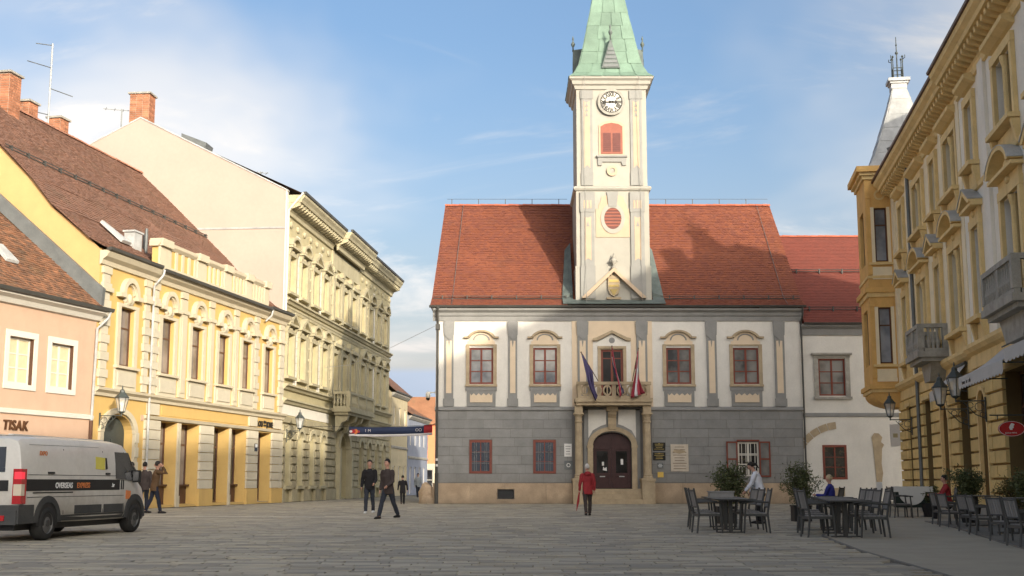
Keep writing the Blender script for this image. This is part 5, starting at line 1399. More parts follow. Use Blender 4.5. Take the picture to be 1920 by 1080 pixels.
MB().box(0.7, 3.0, -0.14, -0.002, 0, 0.33).box(4.0, 7.08, -0.14, -0.002, 0, 0.33).box(8.77, 14.08, -0.14, -0.002, 0, 0.33).box(15.92, 20.78, -0.14, -0.002, 0, 0.33).box(24.22, 33, -0.14, -0.002, 0, 0.33).obj('plinth', 'grey_stone', Op)
# niche and arch trims
for a, b, c, d, r_, dp_ in ni:
    m_ = (a+b)/2
    MB().arc(m_, d-r_, (b-a)/2-0.02, (b-a)/2+0.14, 0, 180, -0.13, 0.0, 12, 1, r_/((b-a)/2)).box(a-0.14, a, -0.12, 0, c, d-r_-0.001).box(b, b+0.14, -0.12, 0, c, d-r_-0.001).obj('niche_surround', 'ochre_trim', Op)
    MB().box(a-0.05, b+0.05, 0.34, 0.38, c, d).obj('niche_back', 'ochre', Op)
for i, (a, b, c, d) in enumerate(go_):
    window(Op, a, b, c, d, 0.40, 1 if b-a < 2 else 2, 2, fw=0.10, mw=0.08, mf='brown_wood', mg='glass_dark', trans=0.74, name='shop_door' if i < 3 else 'shop_window')
    MB().box(a-0.1, b+0.1, -0.16, -0.002, d+0.02, d+0.16).obj('lintel', 'ochre_trim', Op)
# belt course over the ground floor
def belt(a, b, o_):
    MB().prism_x([(0.0-o_, 4.68), (-0.06-o_, 4.70), (-0.06-o_, 5.10), (-0.20-o_, 5.18), (-0.30-o_, 5.30), (-0.30-o_, 5.42), (0.0-o_, 5.46)], a, b).obj('belt_course', 'ochre_trim', Op)
    MB().prism_x([(0.0-o_, 10.12), (-0.08-o_, 10.15), (-0.10-o_, 10.28), (0.0-o_, 10.32)], a, b).obj('belt_course', 'ochre_trim', Op)
belt(0.7, SB, 0.0); belt(SB, 33.5, 0.12)
# windows
for c, d in AXO:
    hw_ = hwid(d); o_ = 0.12 if c > SB else 0.0
    for fl, (z0_, z1_) in enumerate(((6.25, 9.0), (11.05, 13.0))):
        W_ = 2*hw_; Hh = z1_-z0_
        wo = window(Op, c-hw_, c+hw_, z0_, z1_, 0.20-o_, 2 if d else 1, 2, fw=0.10, mw=0.08, mf='brown_wood', mg='glass_dark', trans=0.7)
        yo = -0.20
        s = MB().box(-0.26, -0.002, yo-0.12, yo-0.002, -0.06, Hh+0.02).box(W_+0.002, W_+0.26, yo-0.12, yo-0.002, -0.06, Hh+0.02).box(-0.28, W_+0.28, yo-0.13, yo-0.002, Hh+0.022, Hh+0.30)
        s.obj('window_surround', 'ochre_trim', wo)
        if d:
            MB().lathe(W_/2, yo+0.03, [(0.14, 0.0), (0.14, 0.1), (0.10, 0.14), (0.10, Hh-0.3), (0.11, Hh-0.28), (0.16, Hh-0.1), (0.16, Hh)], 10).obj('mullion_column', 'ochre_trim', wo)
        MB().box(-0.36, W_+0.36, yo-0.34, yo-0.002, -0.20, -0.062).obj('sill', 'ochre_trim', wo)
        for s in (-0.22, W_+0.22): MB().prism_x([(yo-0.002, -0.9), (yo-0.10, -0.88), (yo-0.24, -0.22), (yo-0.002, -0.22)], s-0.1, s+0.1).obj('sill_bracket', 'ochre_trim', wo)
        MB().box(-0.06, W_+0.06, yo-0.06, yo-0.002, -0.78, -0.26).obj('apron_panel', 'ochre_trim', wo)
        if fl == 1:
            p = MB().prism_x([(yo-0.002, Hh+0.48), (yo-0.12, Hh+0.5), (yo-0.34, Hh+0.62), (yo-0.36, Hh+0.74), (yo-0.002, Hh+0.78)], -0.40, W_+0.40)
            p.obj('hood', 'ochre_trim', wo)
        else:
            pz = Hh+0.55
            p = MB().box(-0.42, W_+0.42, yo-0.36, yo-0.002, pz, pz+0.10)
            MB().box(-0.2, W_+0.2, yo-0.10, yo-0.002, Hh+0.31, pz-0.002).ball((W_/2, yo-0.1, pz-0.12), (0.2, 0.1, 0.12), 8, 5).obj('frieze', 'ochre_trim', wo)
            if d:
                p.arc(W_/2, pz, hw_+0.20, hw_+0.42, 12, 168, yo-0.42, yo-0.002, 12, 1, 0.55)
                MB().arc(W_/2, pz, hw_+0.421, hw_+0.45, 14, 166, yo-0.44, yo-0.002, 12, 1, 0.55).obj('pediment_flashing', 'zinc_light', wo)
                p.ball((W_/2, yo-0.08, pz+0.3), (0.3, 0.12, 0.18), 8, 5)
            else:
                for s in (-1, 1):
                    p.prism_y([(W_/2, pz+0.66), (W_/2, pz+0.48), (W_/2+s*(hw_+0.2), pz+0.10), (W_/2+s*(hw_+0.42), pz+0.10), (W_/2+s*(hw_+0.42), pz+0.18)][::s], yo-0.42, yo-0.002)
                    MB().prism_y([(W_/2, pz+0.69), (W_/2, pz+0.662), (W_/2+s*(hw_+0.43), pz+0.185), (W_/2+s*(hw_+0.45), pz+0.21)][::s], yo-0.45, yo-0.002).obj('pediment_flashing', 'zinc_light', wo)
            p.obj('pediment', 'ochre_trim', wo)
# cream lesenes between the windows
for a, b, o_ in ((1.2, 1.9, 0), (5.3, 5.9, 0), (13.1, 13.55, 0), (16.3, 16.85, 0), (20.5, 21.2, 0.12), (26.0, 26.6, 0.12)):
    MB().box(a, b, -0.10-o_, -0.002-o_, 5.47, 10.11).box(a, b, -0.10-o_, -0.002-o_, 10.33, 14.2).obj('lesene', 'ochre_wall' if o_ == 0 else 'projecting_white', Op)
# main cornice
def ocorn(a, b, o_):
    MB().prism_x([(0.0-o_, 13.620), (-0.08-o_, 13.650), (-0.10-o_, 13.890), (-0.16-o_, 13.950), (0.0-o_, 13.970)], a, b).obj('frieze_moulding', 'ochre_trim', Op)
    MB().prism_x([(0.0-o_, 14.290), (-0.62-o_, 14.290), (-0.66-o_, 14.410), (-0.80-o_, 14.530), (-0.84-o_, 14.670), (0.0-o_, 14.670)], a-0.3, b+0.02).obj('cornice', 'ochre_trim', Op)
    MB().prism_x([(-0.80-o_, 14.672), (-0.90-o_, 14.690), (-0.92-o_, 14.770), (-0.7-o_, 14.750)], a-0.32, b+0.03).obj('gutter', 'brown_wood', Op)
    MB().box(a, b, -0.08-o_, 0.0-o_, 13.971, 14.289).obj('cornice_back', 'ochre_trim', Op)
    n = int((b-a)/0.48)
    for i in range(n+1):
        x = a + 0.12 + (b-a-0.24)*i/n
        MB().prism_x([(-0.082-o_, 13.980), (-0.30-o_, 14.050), (-0.52-o_, 14.130), (-0.54-o_, 14.285), (-0.082-o_, 14.285)], x-0.11, x+0.11).obj('cornice_bracket', 'ochre_trim', Op)
ocorn(1.3, SB, 0.0); ocorn(SB+0.02, 33.5, 0.13)
MB().prism_x([(0.0, 14.4), (-0.8, 14.7), (-0.8, 15.0), (0.0, 15.0)], 33.6, OL).obj('cornice', 'ochre_trim', Op)
RZO = 20.7  # unseen ridge, height set by the shade it casts on the hall
MB().poly([(0.4, -0.7, 15.08), (OL, -0.7, 15.08), (OL, 6.5, RZO), (4.5, 6.5, RZO)]).poly([(0.4, 13.7, 15.08), (OL, 13.7, 15.08), (OL, 6.5, RZO), (4.5, 6.5, RZO)]).poly([(0.4, -0.7, 15.08), (0.4, 13.7, 15.08), (4.5, 6.5, RZO)]).obj('roof', 'tile_brown', Op)
for x, y_ in ((6.2, 3.2), (12.5, 5.0), (24, 4.5)): chimney(Op, x, y_, 16.0, 20.3 if x < 7 else 19.9, 0.9, 0.9)
# downpipe
MB().tube([(6.35, -0.85, 15.0), (6.35, -0.7, 14.6), (6.35, -0.16, 14.1), (6.35, -0.16, 0.1)], 0.075, 8).obj('downpipe', 'zinc', Op)
# corner oriel
ox0, ox1, oy0, oy1 = -1.9, 1.15, -1.22, 1.2
def oring(name, z0_, z1_, o_, m):
    if z0_ > 14.5: z0_ += 0.34; z1_ += 0.34
    return MB().box(ox0-o_, ox1+o_, oy0-o_, oy1, z0_, z1_).obj(name, m, Op)
orl = MB()
# near face (towards the camera) and square face with window openings
def oface(mb, flip):
    pass
NF = [(-0.86, -0.30, 6.40, 8.95), (-0.86, -0.30, 11.05, 13.55)]      # openings in the near face, along local y
def near(mb, a, b, c, d, off=0.0, th=0.0):
    mb.box(ox1+off, ox1+off+th, a, b, c, d)
mb = MB()
ys = [oy0, -0.86, -0.30, oy1]; zs = [5.45, 6.40, 8.95, 11.05, 13.55, 15.3]
for i in range(3):
    for j in range(5):
        if i == 1 and j in (1, 3): continue
        mb.poly([(ox1, ys[i], zs[j]), (ox1, ys[i+1], zs[j]), (ox1, ys[i+1], zs[j+1]), (ox1, ys[i], zs[j+1])])
for z0_, z1_ in ((6.40, 8.95), (11.05, 13.55)):
    for yv in (-0.86, -0.30): mb.poly([(ox1, yv, z0_), (ox1, yv, z1_), (ox1-0.25, yv, z1_), (ox1-0.25, yv, z0_)])
    for zv in (z0_, z1_): mb.poly([(ox1, -0.86, zv), (ox1, -0.30, zv), (ox1-0.25, -0.30, zv), (ox1-0.25, -0.86, zv)])
wops = [(-1.1, 0.3, 6.40, 8.95), (-1.1, 0.3, 11.05, 13.55)]
wall(mb, ox0, ox1, 5.45, 15.3, wops, y=oy0, depth=0.25)
mb.poly([(ox0, oy0, 5.45), (ox0, oy1, 5.45), (ox0, oy1, 15.3), (ox0, oy0, 15.3)])
mb.obj('oriel', 'ochre', Op)
for a, b, c, d in wops: window(Op, a, b, c, d, oy0+0.15, 2, 2, fw=0.08, mw=0.06, mf='brown_wood', mg='glass_blue', trans=0.68)
for z0_, z1_ in ((6.40, 8.95), (11.05, 13.55)):
    wo = window(Op, 0, 0.56, 0, z1_-z0_, 0, 1, 2, fw=0.07, mw=0.07, mf='brown_wood', mg='glass_blue', trans=0.68)
    wo.location = (ox1-0.10, -0.86, z0_); wo.rotation_euler = (0, 0, PI/2)
    s = MB().box(-0.24, -0.002, -0.05-0.10, -0.102, -0.05, z1_-z0_+0.02).box(0.562, 0.80, -0.15, -0.102, -0.05, z1_-z0_+0.02)
    s.obj('window_surround', 'ochre_wall', wo)
    MB().box(-0.16, 0.72, -0.14, -0.102, -0.82, -0.25).obj('apron_panel', 'ochre_wall', wo)
    MB().box(-0.30, 0.86, -0.24, -0.102, -0.16, -0.052).obj('sill', 'ochre_trim', wo)
for yv in (oy0, -0.18):
    for z0_, z1_ in ((5.75, 9.3), (10.45, 14.3)):
        MB().box(ox1+0.002, ox1+0.07, yv+0.02, yv+0.20, z0_, z1_).box(ox1+0.002, ox1+0.11, yv, yv+0.22, z1_-0.32, z1_-0.2).obj('oriel_pilaster', 'ochre', Op)
MB().arc(0, 0, 0.16, 0.25, 0, 360, -0.04, -0.002, 16).obj('medallion', 'ochre_trim', Op).matrix_local = Matrix.Translation((ox1, -0.58, 14.15)) @ Matrix.Rotation(PI/2, 4, 'Z')
oring('oriel_belt', 5.25, 5.46, 0.16, 'ochre'); oring('oriel_belt', 5.10, 5.248, 0.08, 'ochre_trim')
oring('oriel_belt', 9.62, 9.84, 0.18, 'ochre'); oring('oriel_belt', 9.42, 9.618, 0.08, 'ochre_trim'); oring('oriel_belt', 10.28, 10.40, 0.05, 'ochre_trim')
oring('oriel_belt', 14.55, 14.72, 0.10, 'ochre_trim'); oring('oriel_cornice', 14.86, 15.12, 0.36, 'ochre'); oring('oriel_cornice', 14.722, 14.858, 0.22, 'ochre_trim')
# curved foot of the oriel
ft = MB(); N = 8
secs = []
for i in range(N+1):
    t_ = i/N
    k_ = math.sqrt(max(0.0, 1-(1-t_)**2))
    secs.append((4.35 + 0.75*t_, k_))
for z, k_ in secs:
    xa, xb, ya = 0.3-(0.3-ox0)*k_, 0.9+(ox1-0.9)*k_, 0.35-(0.35-oy0)*k_
    ft.v += [(xa, ya, z), (xb, ya, z), (xb, 1.0, z), (xa, 1.0, z)]
for i in range(N):
    for k_ in range(4):
        j = (k_+1) % 4
        ft.f.append((i*4+k_, i*4+j, i*4+4+j, i*4+4+k_))
ft.obj('oriel_foot', 'ochre', Op, smooth=False)
# zinc spire over the oriel, laid in sheets, with iron cresting
scx, scy = (ox0+ox1)/2, (oy0+oy1)/2 + 0.75
SPI = [(1.72, 15.47), (1.55, 15.75), (1.36, 16.2), (1.15, 16.8), (0.92, 17.5), (0.70, 18.2), (0.47, 19.0), (0.33, 19.55)]
sc_ = MB()
for r_, z in SPI: sc_.v += [(scx-r_, scy-r_, z), (scx+r_, scy-r_, z), (scx+r_, scy+r_, z), (scx-r_, scy+r_, z)]
for i in range(len(SPI)-1):
    for k_ in range(4):
        j = (k_+1) % 4
        sc_.f.append((i*4+k_, i*4+j, i*4+4+j, i*4+4+k_))
spo2 = sc_.obj('oriel_spire', 'zinc_light', Op)
for side in range(4):
    for i in range(len(SPI)-1):
        for u0, u1 in ((0.03, 0.5), (0.5, 0.97)) if i < 5 else ((0.05, 0.95),):
            def pt(u, k_, l):
                r_, z = SPI[k_]
                v = Vector((-r_ + 2*r_*u, -r_-l, z))
                for _ in range(side): v = Vector((-v.y, v.x, v.z))
                return (v.x+scx, v.y+scy, v.z)
            l = random.uniform(0.008, 0.02)
            MB().hexa([pt(u0+0.01, i, 0), pt(u1-0.01, i, 0), pt(u1-0.01, i+1, 0), pt(u0+0.01, i+1, 0), pt(u0+0.01, i, l+0.015), pt(u1-0.01, i, l+0.015), pt(u1-0.01, i+1, l), pt(u0+0.01, i+1, l)]).obj('zinc_sheet', 'zinc_light', spo2)
MB().box(scx-0.36, scx+0.36, scy-0.36, scy+0.36, 19.55, 19.80).box(scx-0.42, scx+0.42, scy-0.42, scy+0.42, 19.802, 19.9).box(scx-0.50, scx+0.50, scy-0.50, scy+0.50, 19.902, 20.05).obj('spire_cap', 'zinc_light', Op)
cr = MB()
for sx in (-0.22, 0.22):
    for sy in (-0.22, 0.22):
        cr.tube([(scx+sx, scy+sy, 20.05), (scx+sx, scy+sy, 21.1)], [0.035, 0.02], 5).ball((scx+sx, scy+sy, 21.15), 0.06, 6, 4)
        cr.tube([(scx+sx, scy+sy, 21.0), (scx+sx*1.5, scy+sy*1.5, 21.08), (scx+sx*1.45, scy+sy*1.45, 21.2)], 0.02, 5)
for z in (20.25, 20.6):
    cr.tube([(scx-0.22, scy-0.22, z), (scx+0.22, scy-0.22, z), (scx+0.22, scy+0.22, z), (scx-0.22, scy+0.22, z), (scx-0.22, scy-0.22, z)], 0.022, 5)
for k_ in range(5):
    for sy in (-0.22, 0.22):
        cr.tube([(scx-0.22+0.11*k_, scy+sy, 20.05), (scx-0.22+0.11*k_, scy+sy, 20.6)], 0.014, 4)
cr.tube([(scx, scy, 20.05), (scx, scy, 22.2)], [0.045, 0.02], 6).ball((scx, scy, 21.4), 0.08, 8, 5).ball((scx, scy, 21.8), 0.05, 6, 4)
cr.obj('iron_cresting', 'lamp_metal', Op)
# stone balconies
def balcony(a, b, o_, z, y0=0.0):
    s = MB().box(a, b, y0-o_, y0-0.002, z-0.20, z).box(a+0.12, b-0.12, y0-o_+0.14, y0-0.002, z-0.34, z-0.202).prism_y([(a+0.3, z-0.342), (a+0.9, z-1.0), (b-0.9, z-1.0), (b-0.3, z-0.342)][::-1], y0-0.6, y0-0.002)
    s.obj('balcony_slab', 'grey_stone', Op)
    p = MB().box(a+0.03, b-0.03, y0-o_+0.03, y0-o_+0.25, z+0.86, z+1.0).box(a+0.05, b-0.05, y0-o_+0.06, y0-o_+0.22, z, z+0.12)
    for x in (a+0.03, b-0.25):
        p.box(x, x+0.22, y0-o_+0.25, y0-0.002, z+0.86, z+1.0).box(x+0.03, x+0.19, y0-o_+0.25, y0-0.002, z, z+0.12).box(x, x+0.22, y0-o_+0.03, y0-o_+0.25, z+0.12, z+0.86)
        p.box(x, x+0.22, y0-0.22, y0-0.002, z+0.12, z+0.86)
    p.box((a+b)/2-0.15, (a+b)/2+0.15, y0-o_+0.05, y0-o_+0.23, z+0.12, z+0.86)
    p.obj('balcony_parapet', 'grey_stone', Op)
    bpf = [(0.06, 0.12), (0.06, 0.18), (0.10, 0.34), (0.05, 0.55), (0.04, 0.72), (0.07, 0.84), (0.06, 0.86)]
    me = MB().lathe(0, 0, bpf, 8).mesh('baluster', 'grey_stone')
    n = max(3, int((b-a)/0.28))
    for i in range(n):
        x = a+0.35+(b-a-0.7)*i/(n-1)
        put(me, 'baluster', Op, (x, y0-o_+0.14, z))
    for x in (a+0.14, b-0.14):
        for i in range(3): put(me, 'baluster', Op, (x, y0-o_+0.42+i*(o_-0.75)/2.4, z))
balcony(9.95, 12.8, 1.12, 5.75); balcony(23.4, 27.0, 1.0, 5.75, -0.12)
# awnings (each a thing of its own)
mat('awning_cloth', (0.50, 0.49, 0.46), rough=0.8, var=0.08, dirt=0.3, dirtc=(0.36, 0.35, 0.32))
def awning(x0, x1, z, out, drop, label, pitch=0.0):
    a = thing('awning', label, 'awning', Ow(0, 0, 0), face_rz(OU), 'awnings of the palace shops')
    y0_, y1_ = -0.12, -0.12-out
    n = 8
    cl_ = MB()
    for i in range(n):
        t0, t1 = i/n, (i+1)/n
        sag = lambda t: -0.10*math.sin(PI*t)
        cl_.hexa([(x0, y0_+(y1_-y0_)*t0, z-drop*t0+sag(t0)-0.02), (x1, y0_+(y1_-y0_)*t0, z-drop*t0+sag(t0)-0.02), (x1, y0_+(y1_-y0_)*t1, z-drop*t1+sag(t1)-0.02), (x0, y0_+(y1_-y0_)*t1, z-drop*t1+sag(t1)-0.02),
                 (x0, y0_+(y1_-y0_)*t0, z-drop*t0+sag(t0)), (x1, y0_+(y1_-y0_)*t0, z-drop*t0+sag(t0)), (x1, y0_+(y1_-y0_)*t1, z-drop*t1+sag(t1)), (x0, y0_+(y1_-y0_)*t1, z-drop*t1+sag(t1))])
    cl_.obj('canvas', 'awning_cloth', a)
    pts = [(x0, z-drop-0.02)]
    k_ = int((x1-x0)/0.35)
    low = []
    for i in range(k_):
        for s in (0.0, 0.25, 0.5, 0.75):
            low.append((x0 + (x1-x0)*(i+s)/k_, z-drop-0.30-0.06*math.sin(PI*s)))
    low.append((x1, z-drop-0.30))
    MB().prism_y(low + [(x1, z-drop-0.022), (x0, z-drop-0.022)], y1_-0.012, y1_).obj('valance', 'awning_cloth', a)
    MB().tube([(x0, y1_+0.03, z-drop-0.05), (x1, y1_+0.03, z-drop-0.05)], 0.03, 6).obj('front_bar', 'lamp_metal', a)
    MB().tube([(x0, -0.12, z+0.02), (x1, -0.12, z+0.02)], 0.07, 8).obj('roller', 'lamp_metal', a)
    for x in (x0+0.15, x1-0.15):
        MB().tube([(x, -0.1, z-0.9), (x, y1_+0.05, z-drop-0.06)], 0.02, 6).obj('awning_arm', 'lamp_metal', a)
    return a
awning(13.9, 15.95, 5.0, 0.85, 0.8, 'small slanted white awning half hidden behind the wall lanterns')
aw2 = awning(21.4, 26.9, 4.95, 1.3, 0.85, 'long pale awning with printed valance below the large balcony')
text('kavana   bar   caffe', 0.16, 'letter_black', aw2, (21.9, -0.12-1.3-0.016, 4.95-0.85-0.24), ext=0.002, name='valance_print')
awning(27.6, 31, 4.9, 1.4, 0.6, 'white awning tip at the right picture edge')

# ------------------------------------------------------------------ lanterns, signs on brackets
def lantern(loc, rz, L, label, s=1.0, grp='wall lanterns on scroll brackets', up=True):
    """six-sided street lantern on a wall bracket; local -y points away from the wall"""
    t = thing('wall_lantern', label, 'lantern', loc, rz, grp)
    b = MB().tube([(0, 0, 0), (0, -L, 0)], 0.022, 6).tube([(0, 0, -0.55), (0, -0.35*L, -0.42), (0, -0.75*L, -0.05)], 0.016, 5).box(-0.04, 0.04, -0.03, 0.0, -0.65, 0.12)
    for k_, (cy_c, cz_c, r_) in enumerate(((-0.22*L, -0.18, 0.13), (-0.52*L, -0.13, 0.09), (-0.12*L, -0.42, 0.08))):
        b.tube([(0, cy_c + r_*math.cos(a_*0.6), cz_c + r_*math.sin(a_*0.6)) for a_ in range(11)], 0.012, 4)
    b.tube([(0, -L, -0.03), (0, -L, 0.10)], 0.03, 6)
    b.obj('bracket', 'lamp_metal', t)
    z = 0.10
    def ringp(r_, zz): return [(r_*math.cos(2*PI*i/6), -L + r_*math.sin(2*PI*i/6), zz) for i in range(6)]
    lo, hi = ringp(0.13*s, z+0.05), ringp(0.26*s, z+0.62*s)
    fr = MB()
    for i in range(6):
        fr.tube([lo[i], hi[i]], 0.014, 4)
        fr.tube([lo[i], lo[(i+1) % 6]], 0.016, 4).tube([hi[i], hi[(i+1) % 6]], 0.018, 4)
    fr.lathe(0, -L, [(0.05, z-0.02), (0.13*s, z+0.03), (0.13*s, z+0.05)], 6)
    fr.obj('lantern_frame', 'lamp_metal', t)
    for i in range(6):
        j = (i+1) % 6
        g_ = MB().poly([lo[i], lo[j], hi[j], hi[i]])
        g_.obj('lantern_pane', 'lantern_glass', t)
    MB().lathe(0, -L, [(0.29*s, z+0.62*s), (0.20*s, z+0.72*s), (0.10*s, z+0.84*s), (0.09*s, z+0.92*s), (0.02*s, z+0.98*s), (0.03*s, z+1.02*s), (0.005, z+1.12*s)], 6).obj('lantern_roof', 'lamp_metal', t)
    MB().lathe(0, -L, [(0.03, z+0.05), (0.03, z+0.2), (0.055, z+0.3), (0.05, z+0.4), (0.02, z+0.45)], 8).obj('bulb', 'paper', t)
    return t
gm = bpy.data.materials.new('lantern_glass'); gm.use_nodes = True
nb = gm.node_tree.nodes['Principled BSDF']
nb.inputs['Base Color'].default_value = (0.75, 0.76, 0.74, 1); nb.inputs['Roughness'].default_value = 0.15
nb.inputs['Alpha'].default_value = 0.35
MATS['lantern_glass'] = gm
rzy, rzg, rzo = face_rz(YU), face_rz(GU), face_rz(OU)
lantern(Yw(-8.15, -0.02, 3.78), rzy, 0.95, 'black lantern on scroll bracket beside the gateway of the yellow house')
q = GP + GU*0.45 + GN*0.2
lantern((q.x, q.y, 4.0), rzg, 0.75, 'black lantern on bracket at the near corner of the stucco palace')
lantern(Ow(4.4, -0.12, 3.72), rzo, 0.88, 'grey lantern hanging out below the corner oriel of the ochre palace', 0.95)
lantern(Ow(16.0, -0.12, 3.5), rzo, 0.88, 'lantern below the small stone balcony, left of its twin', 1.0)
lantern(Ow(18.6, -0.12, 3.6), rzo, 0.88, 'nearer of the two lanterns below the small stone balcony', 1.0)
# oval cafe sign
sg_ = thing('oval_sign', 'red oval hanging sign with white emblem on ochre palace', 'sign', Ow(24.4, -0.12, 2.74), rzo)
MB().tube([(0, 0, 0.12), (0, -1.15, 0.12)], 0.02, 6).tube([(0, -0.25, 0.12), (0, -0.25, 0.0)], 0.012, 5).tube([(0, -0.95, 0.12), (0, -0.95, 0.0)], 0.012, 5).obj('bracket', 'lamp_metal', sg_)
pl = MB().disc_y(0, 0, 1.0, -0.03, 0.03, 32, 0.34, 0.20).obj('sign_plate', 'sign_red', sg_, (0.03, -0.62, -0.24), PI/2)
MB().arc(0, 0, 0.93, 0.97, 0, 360, -0.034, -0.031, 32, 0.34, 0.20).obj('sign_rim', 'letter_white', sg_, (0.03, -0.62, -0.24), PI/2)
MB().prism_y([(-0.045, -0.05), (0.015, -0.05), (0.015, -0.01), (0.05, 0.0), (0.045, 0.04), (0.075, 0.10), (0.0, 0.13), (-0.04, 0.08), (-0.07, 0.015)], -0.036, -0.031).obj('sign_emblem', 'letter_white', sg_, (0.03, -0.62, -0.22), PI/2)
o = text('JULIUS MEINL', 0.05, 'letter_white', sg_, (0.065, -0.62-0.17, -0.365), ext=0.002, name='lettering'); o.rotation_euler = (PI/2, 0, PI/2)
# white notice board on the corner pier
nb_ = MB().box(-0.22, 0.22, -0.06, 0.0, -0.5, 0.5).obj('notice_board', 'paper', None, Ow(0.70, -0.3, 3.2), rzo + PI/2)
tag(nb_, 'white notice board with green patch on the corner pier', 'sign')
MB().box(-0.1, 0.1, -0.065, -0.0605, -0.1, 0.08).obj('green_patch', 'palace_green', nb_)

# ------------------------------------------------------------------ flags on the balcony
mat('flag_blue', (0.075, 0.06, 0.14), rough=0.7, var=0.15)
mat('flag_red', (0.36, 0.05, 0.07), rough=0.7, var=0.12)
mat('flag_white', (0.62, 0.60, 0.62), rough=0.7, var=0.06)
mat('pole_wood', (0.12, 0.08, 0.05), rough=0.6)
def flag(base, tip, end, width, stripes, label, seed, spread=1.0):
    """a limp flag: cloth gathered in folds that hangs from a slanted pole"""
    t = thing('flag', label, 'flag', (0, 67, 0), 0, 'flags on the town hall balcony')
    MB().tube([base, tip], 0.022, 6).ball(tip, 0.04, 6, 5).obj('pole', 'pole_wood', t)
    b, p, e = Vector(base), Vector(tip), Vector(end)
    rnd = random.Random(seed)
    ph = [rnd.uniform(0, 6) for _ in range(4)]
    along = p.lerp(b, 0.62)
    def pt(u, v):                                # u over the hoist (0 at the tip), v down the cloth
        top = p.lerp(along, u)
        drop = top.lerp(e + Vector(((u-0.5)*width*spread, 0.10*math.sin(u*9+ph[0]), 0.25*(u-0.5))), v)
        fold = 0.085*math.sin(u*17 + ph[1] + v*1.2)*min(1, v*3)
        return drop + Vector((0.05*math.sin(v*5+ph[2])*v + 0.03*math.sin(u*23+ph[3]), fold, -0.12*math.sin(PI*v)))
    n = len(stripes); K, J = 8, 14
    for i, m_ in enumerate(stripes):
        mb = MB()
        for k_ in range(K+1):
            for j in range(J+1): mb.v.append(tuple(pt((i+k_/K)/n, j/J)))
        for k_ in range(K):
            for j in range(J):
                a = k_*(J+1)+j
                mb.f.append((a, a+J+1, a+J+2, a+1))
        o = mb.obj('cloth_stripe', m_, t, smooth=True)
        so_ = o.modifiers.new('thick', 'SOLIDIFY'); so_.thickness = 0.006
flag((4.55, -1.15, 6.4), (3.62, -1.9, 7.85), (4.38, -1.55, 5.45), 0.20, ['flag_blue', 'flag_blue'], 'dark blue flag hanging from the leftmost balcony pole', 3, 0.5)
flag((5.36, -1.15, 6.4), (5.22, -2.1, 8.15), (5.78, -1.6, 5.65), 0.34, ['flag_red', 'flag_white', 'flag_blue'], 'red, white and blue flag on the middle balcony pole', 5, 0.7)
flag((6.35, -1.15, 6.4), (6.62, -1.95, 8.05), (6.62, -1.6, 5.6), 0.62, ['flag_red', 'flag_white', 'flag_red', 'flag_red'], 'red and white flag spread widest on the right balcony pole', 8, 1.1)

# ------------------------------------------------------------------ banner and cables across the side street
mat('banner_blue', (0.03, 0.045, 0.10), rough=0.6, var=0.15)
mat('banner_red', (0.40, 0.03, 0.04), rough=0.6, var=0.1)
bn = thing('street_banner', 'dark blue banner with red end hung across the side street', 'banner', (0, 0, 0))
A, B = Vector((-9.25, 71.2, 3.98)), Vector((-4.42, 69.6, 3.98))
def bpt(u, v): 
    q = A.lerp(B, u)
    return (q.x, q.y + 0.06*math.sin(u*9) + 0.03*math.sin(v*4+u*6), q.z + v - 0.06*math.sin(PI*u))
def bpiece(name, u0, u1, v0, v1, m_):
    mb = MB(); K = 16
    for k_ in range(K+1):
        for v in (v0, (v0+v1)/2, v1): mb.v.append(bpt(u0+(u1-u0)*k_/K, v))
    for k_ in range(K):
        for j in range(2): a = k_*3+j; mb.f.append((a, a+3, a+4, a+1))
    o = mb.obj(name, m_, bn, smooth=True)
    s_ = o.modifiers.new('thick', 'SOLIDIFY'); s_.thickness = 0.008
bpiece('banner_cloth', 0.0, 0.90, -0.14, 0.26, 'banner_blue')
bpiece('banner_end', 0.90, 1.0, -0.14, 0.30, 'banner_red')
bpiece('banner_hem', 0.0, 1.0, -0.27, -0.145, 'flag_white')
for u, w_, h_, m_ in ((0.05, 0.2, 0.18, 'banner_red'), (0.09, 0.12, 0.26, 'letter_orange'), (0.03, 0.1, 0.12, 'flag_white'), (0.12, 0.1, 0.14, 'flag_red')):
    q = Vector(bpt(u+0.015, 0.02)) + Vector((-0.1, -0.05, -0.02))
    MB().disc_y(0, 0, 1.0, -0.005, 0.005, 10, w_, h_*0.6).obj('printed_figure', m_, bn, tuple(q), -0.32)
for u, s_ in ((0.19, '1'), (0.23, 'M'), (0.80, 'OO')):
    q = Vector(bpt(u, -0.02)) + Vector((0, -0.05, 0))
    o = text(s_, 0.24, 'flag_white', bn, tuple(q), (PI/2, 0, -0.32), 0.003)
MB().tube([(-12.45, 72.3, 4.30), bpt(0, 0.27), bpt(0.5, 0.27), bpt(1, 0.30), (-4.1, 69.5, 4.4)], 0.012, 5).obj('wire', 'dark_metal', bn)
cb = MB().tube([Gw(9.2, -0.1, 8.2), (-9.9, 75.5, 8.15), (-7.5, 72.0, 8.6), (-4.1, 67.3, 9.55)], 0.011, 5).obj('overhead_cable', 'zinc_light')
tag(cb, 'thin pale cable slung from the stucco palace to the town hall', 'cable')

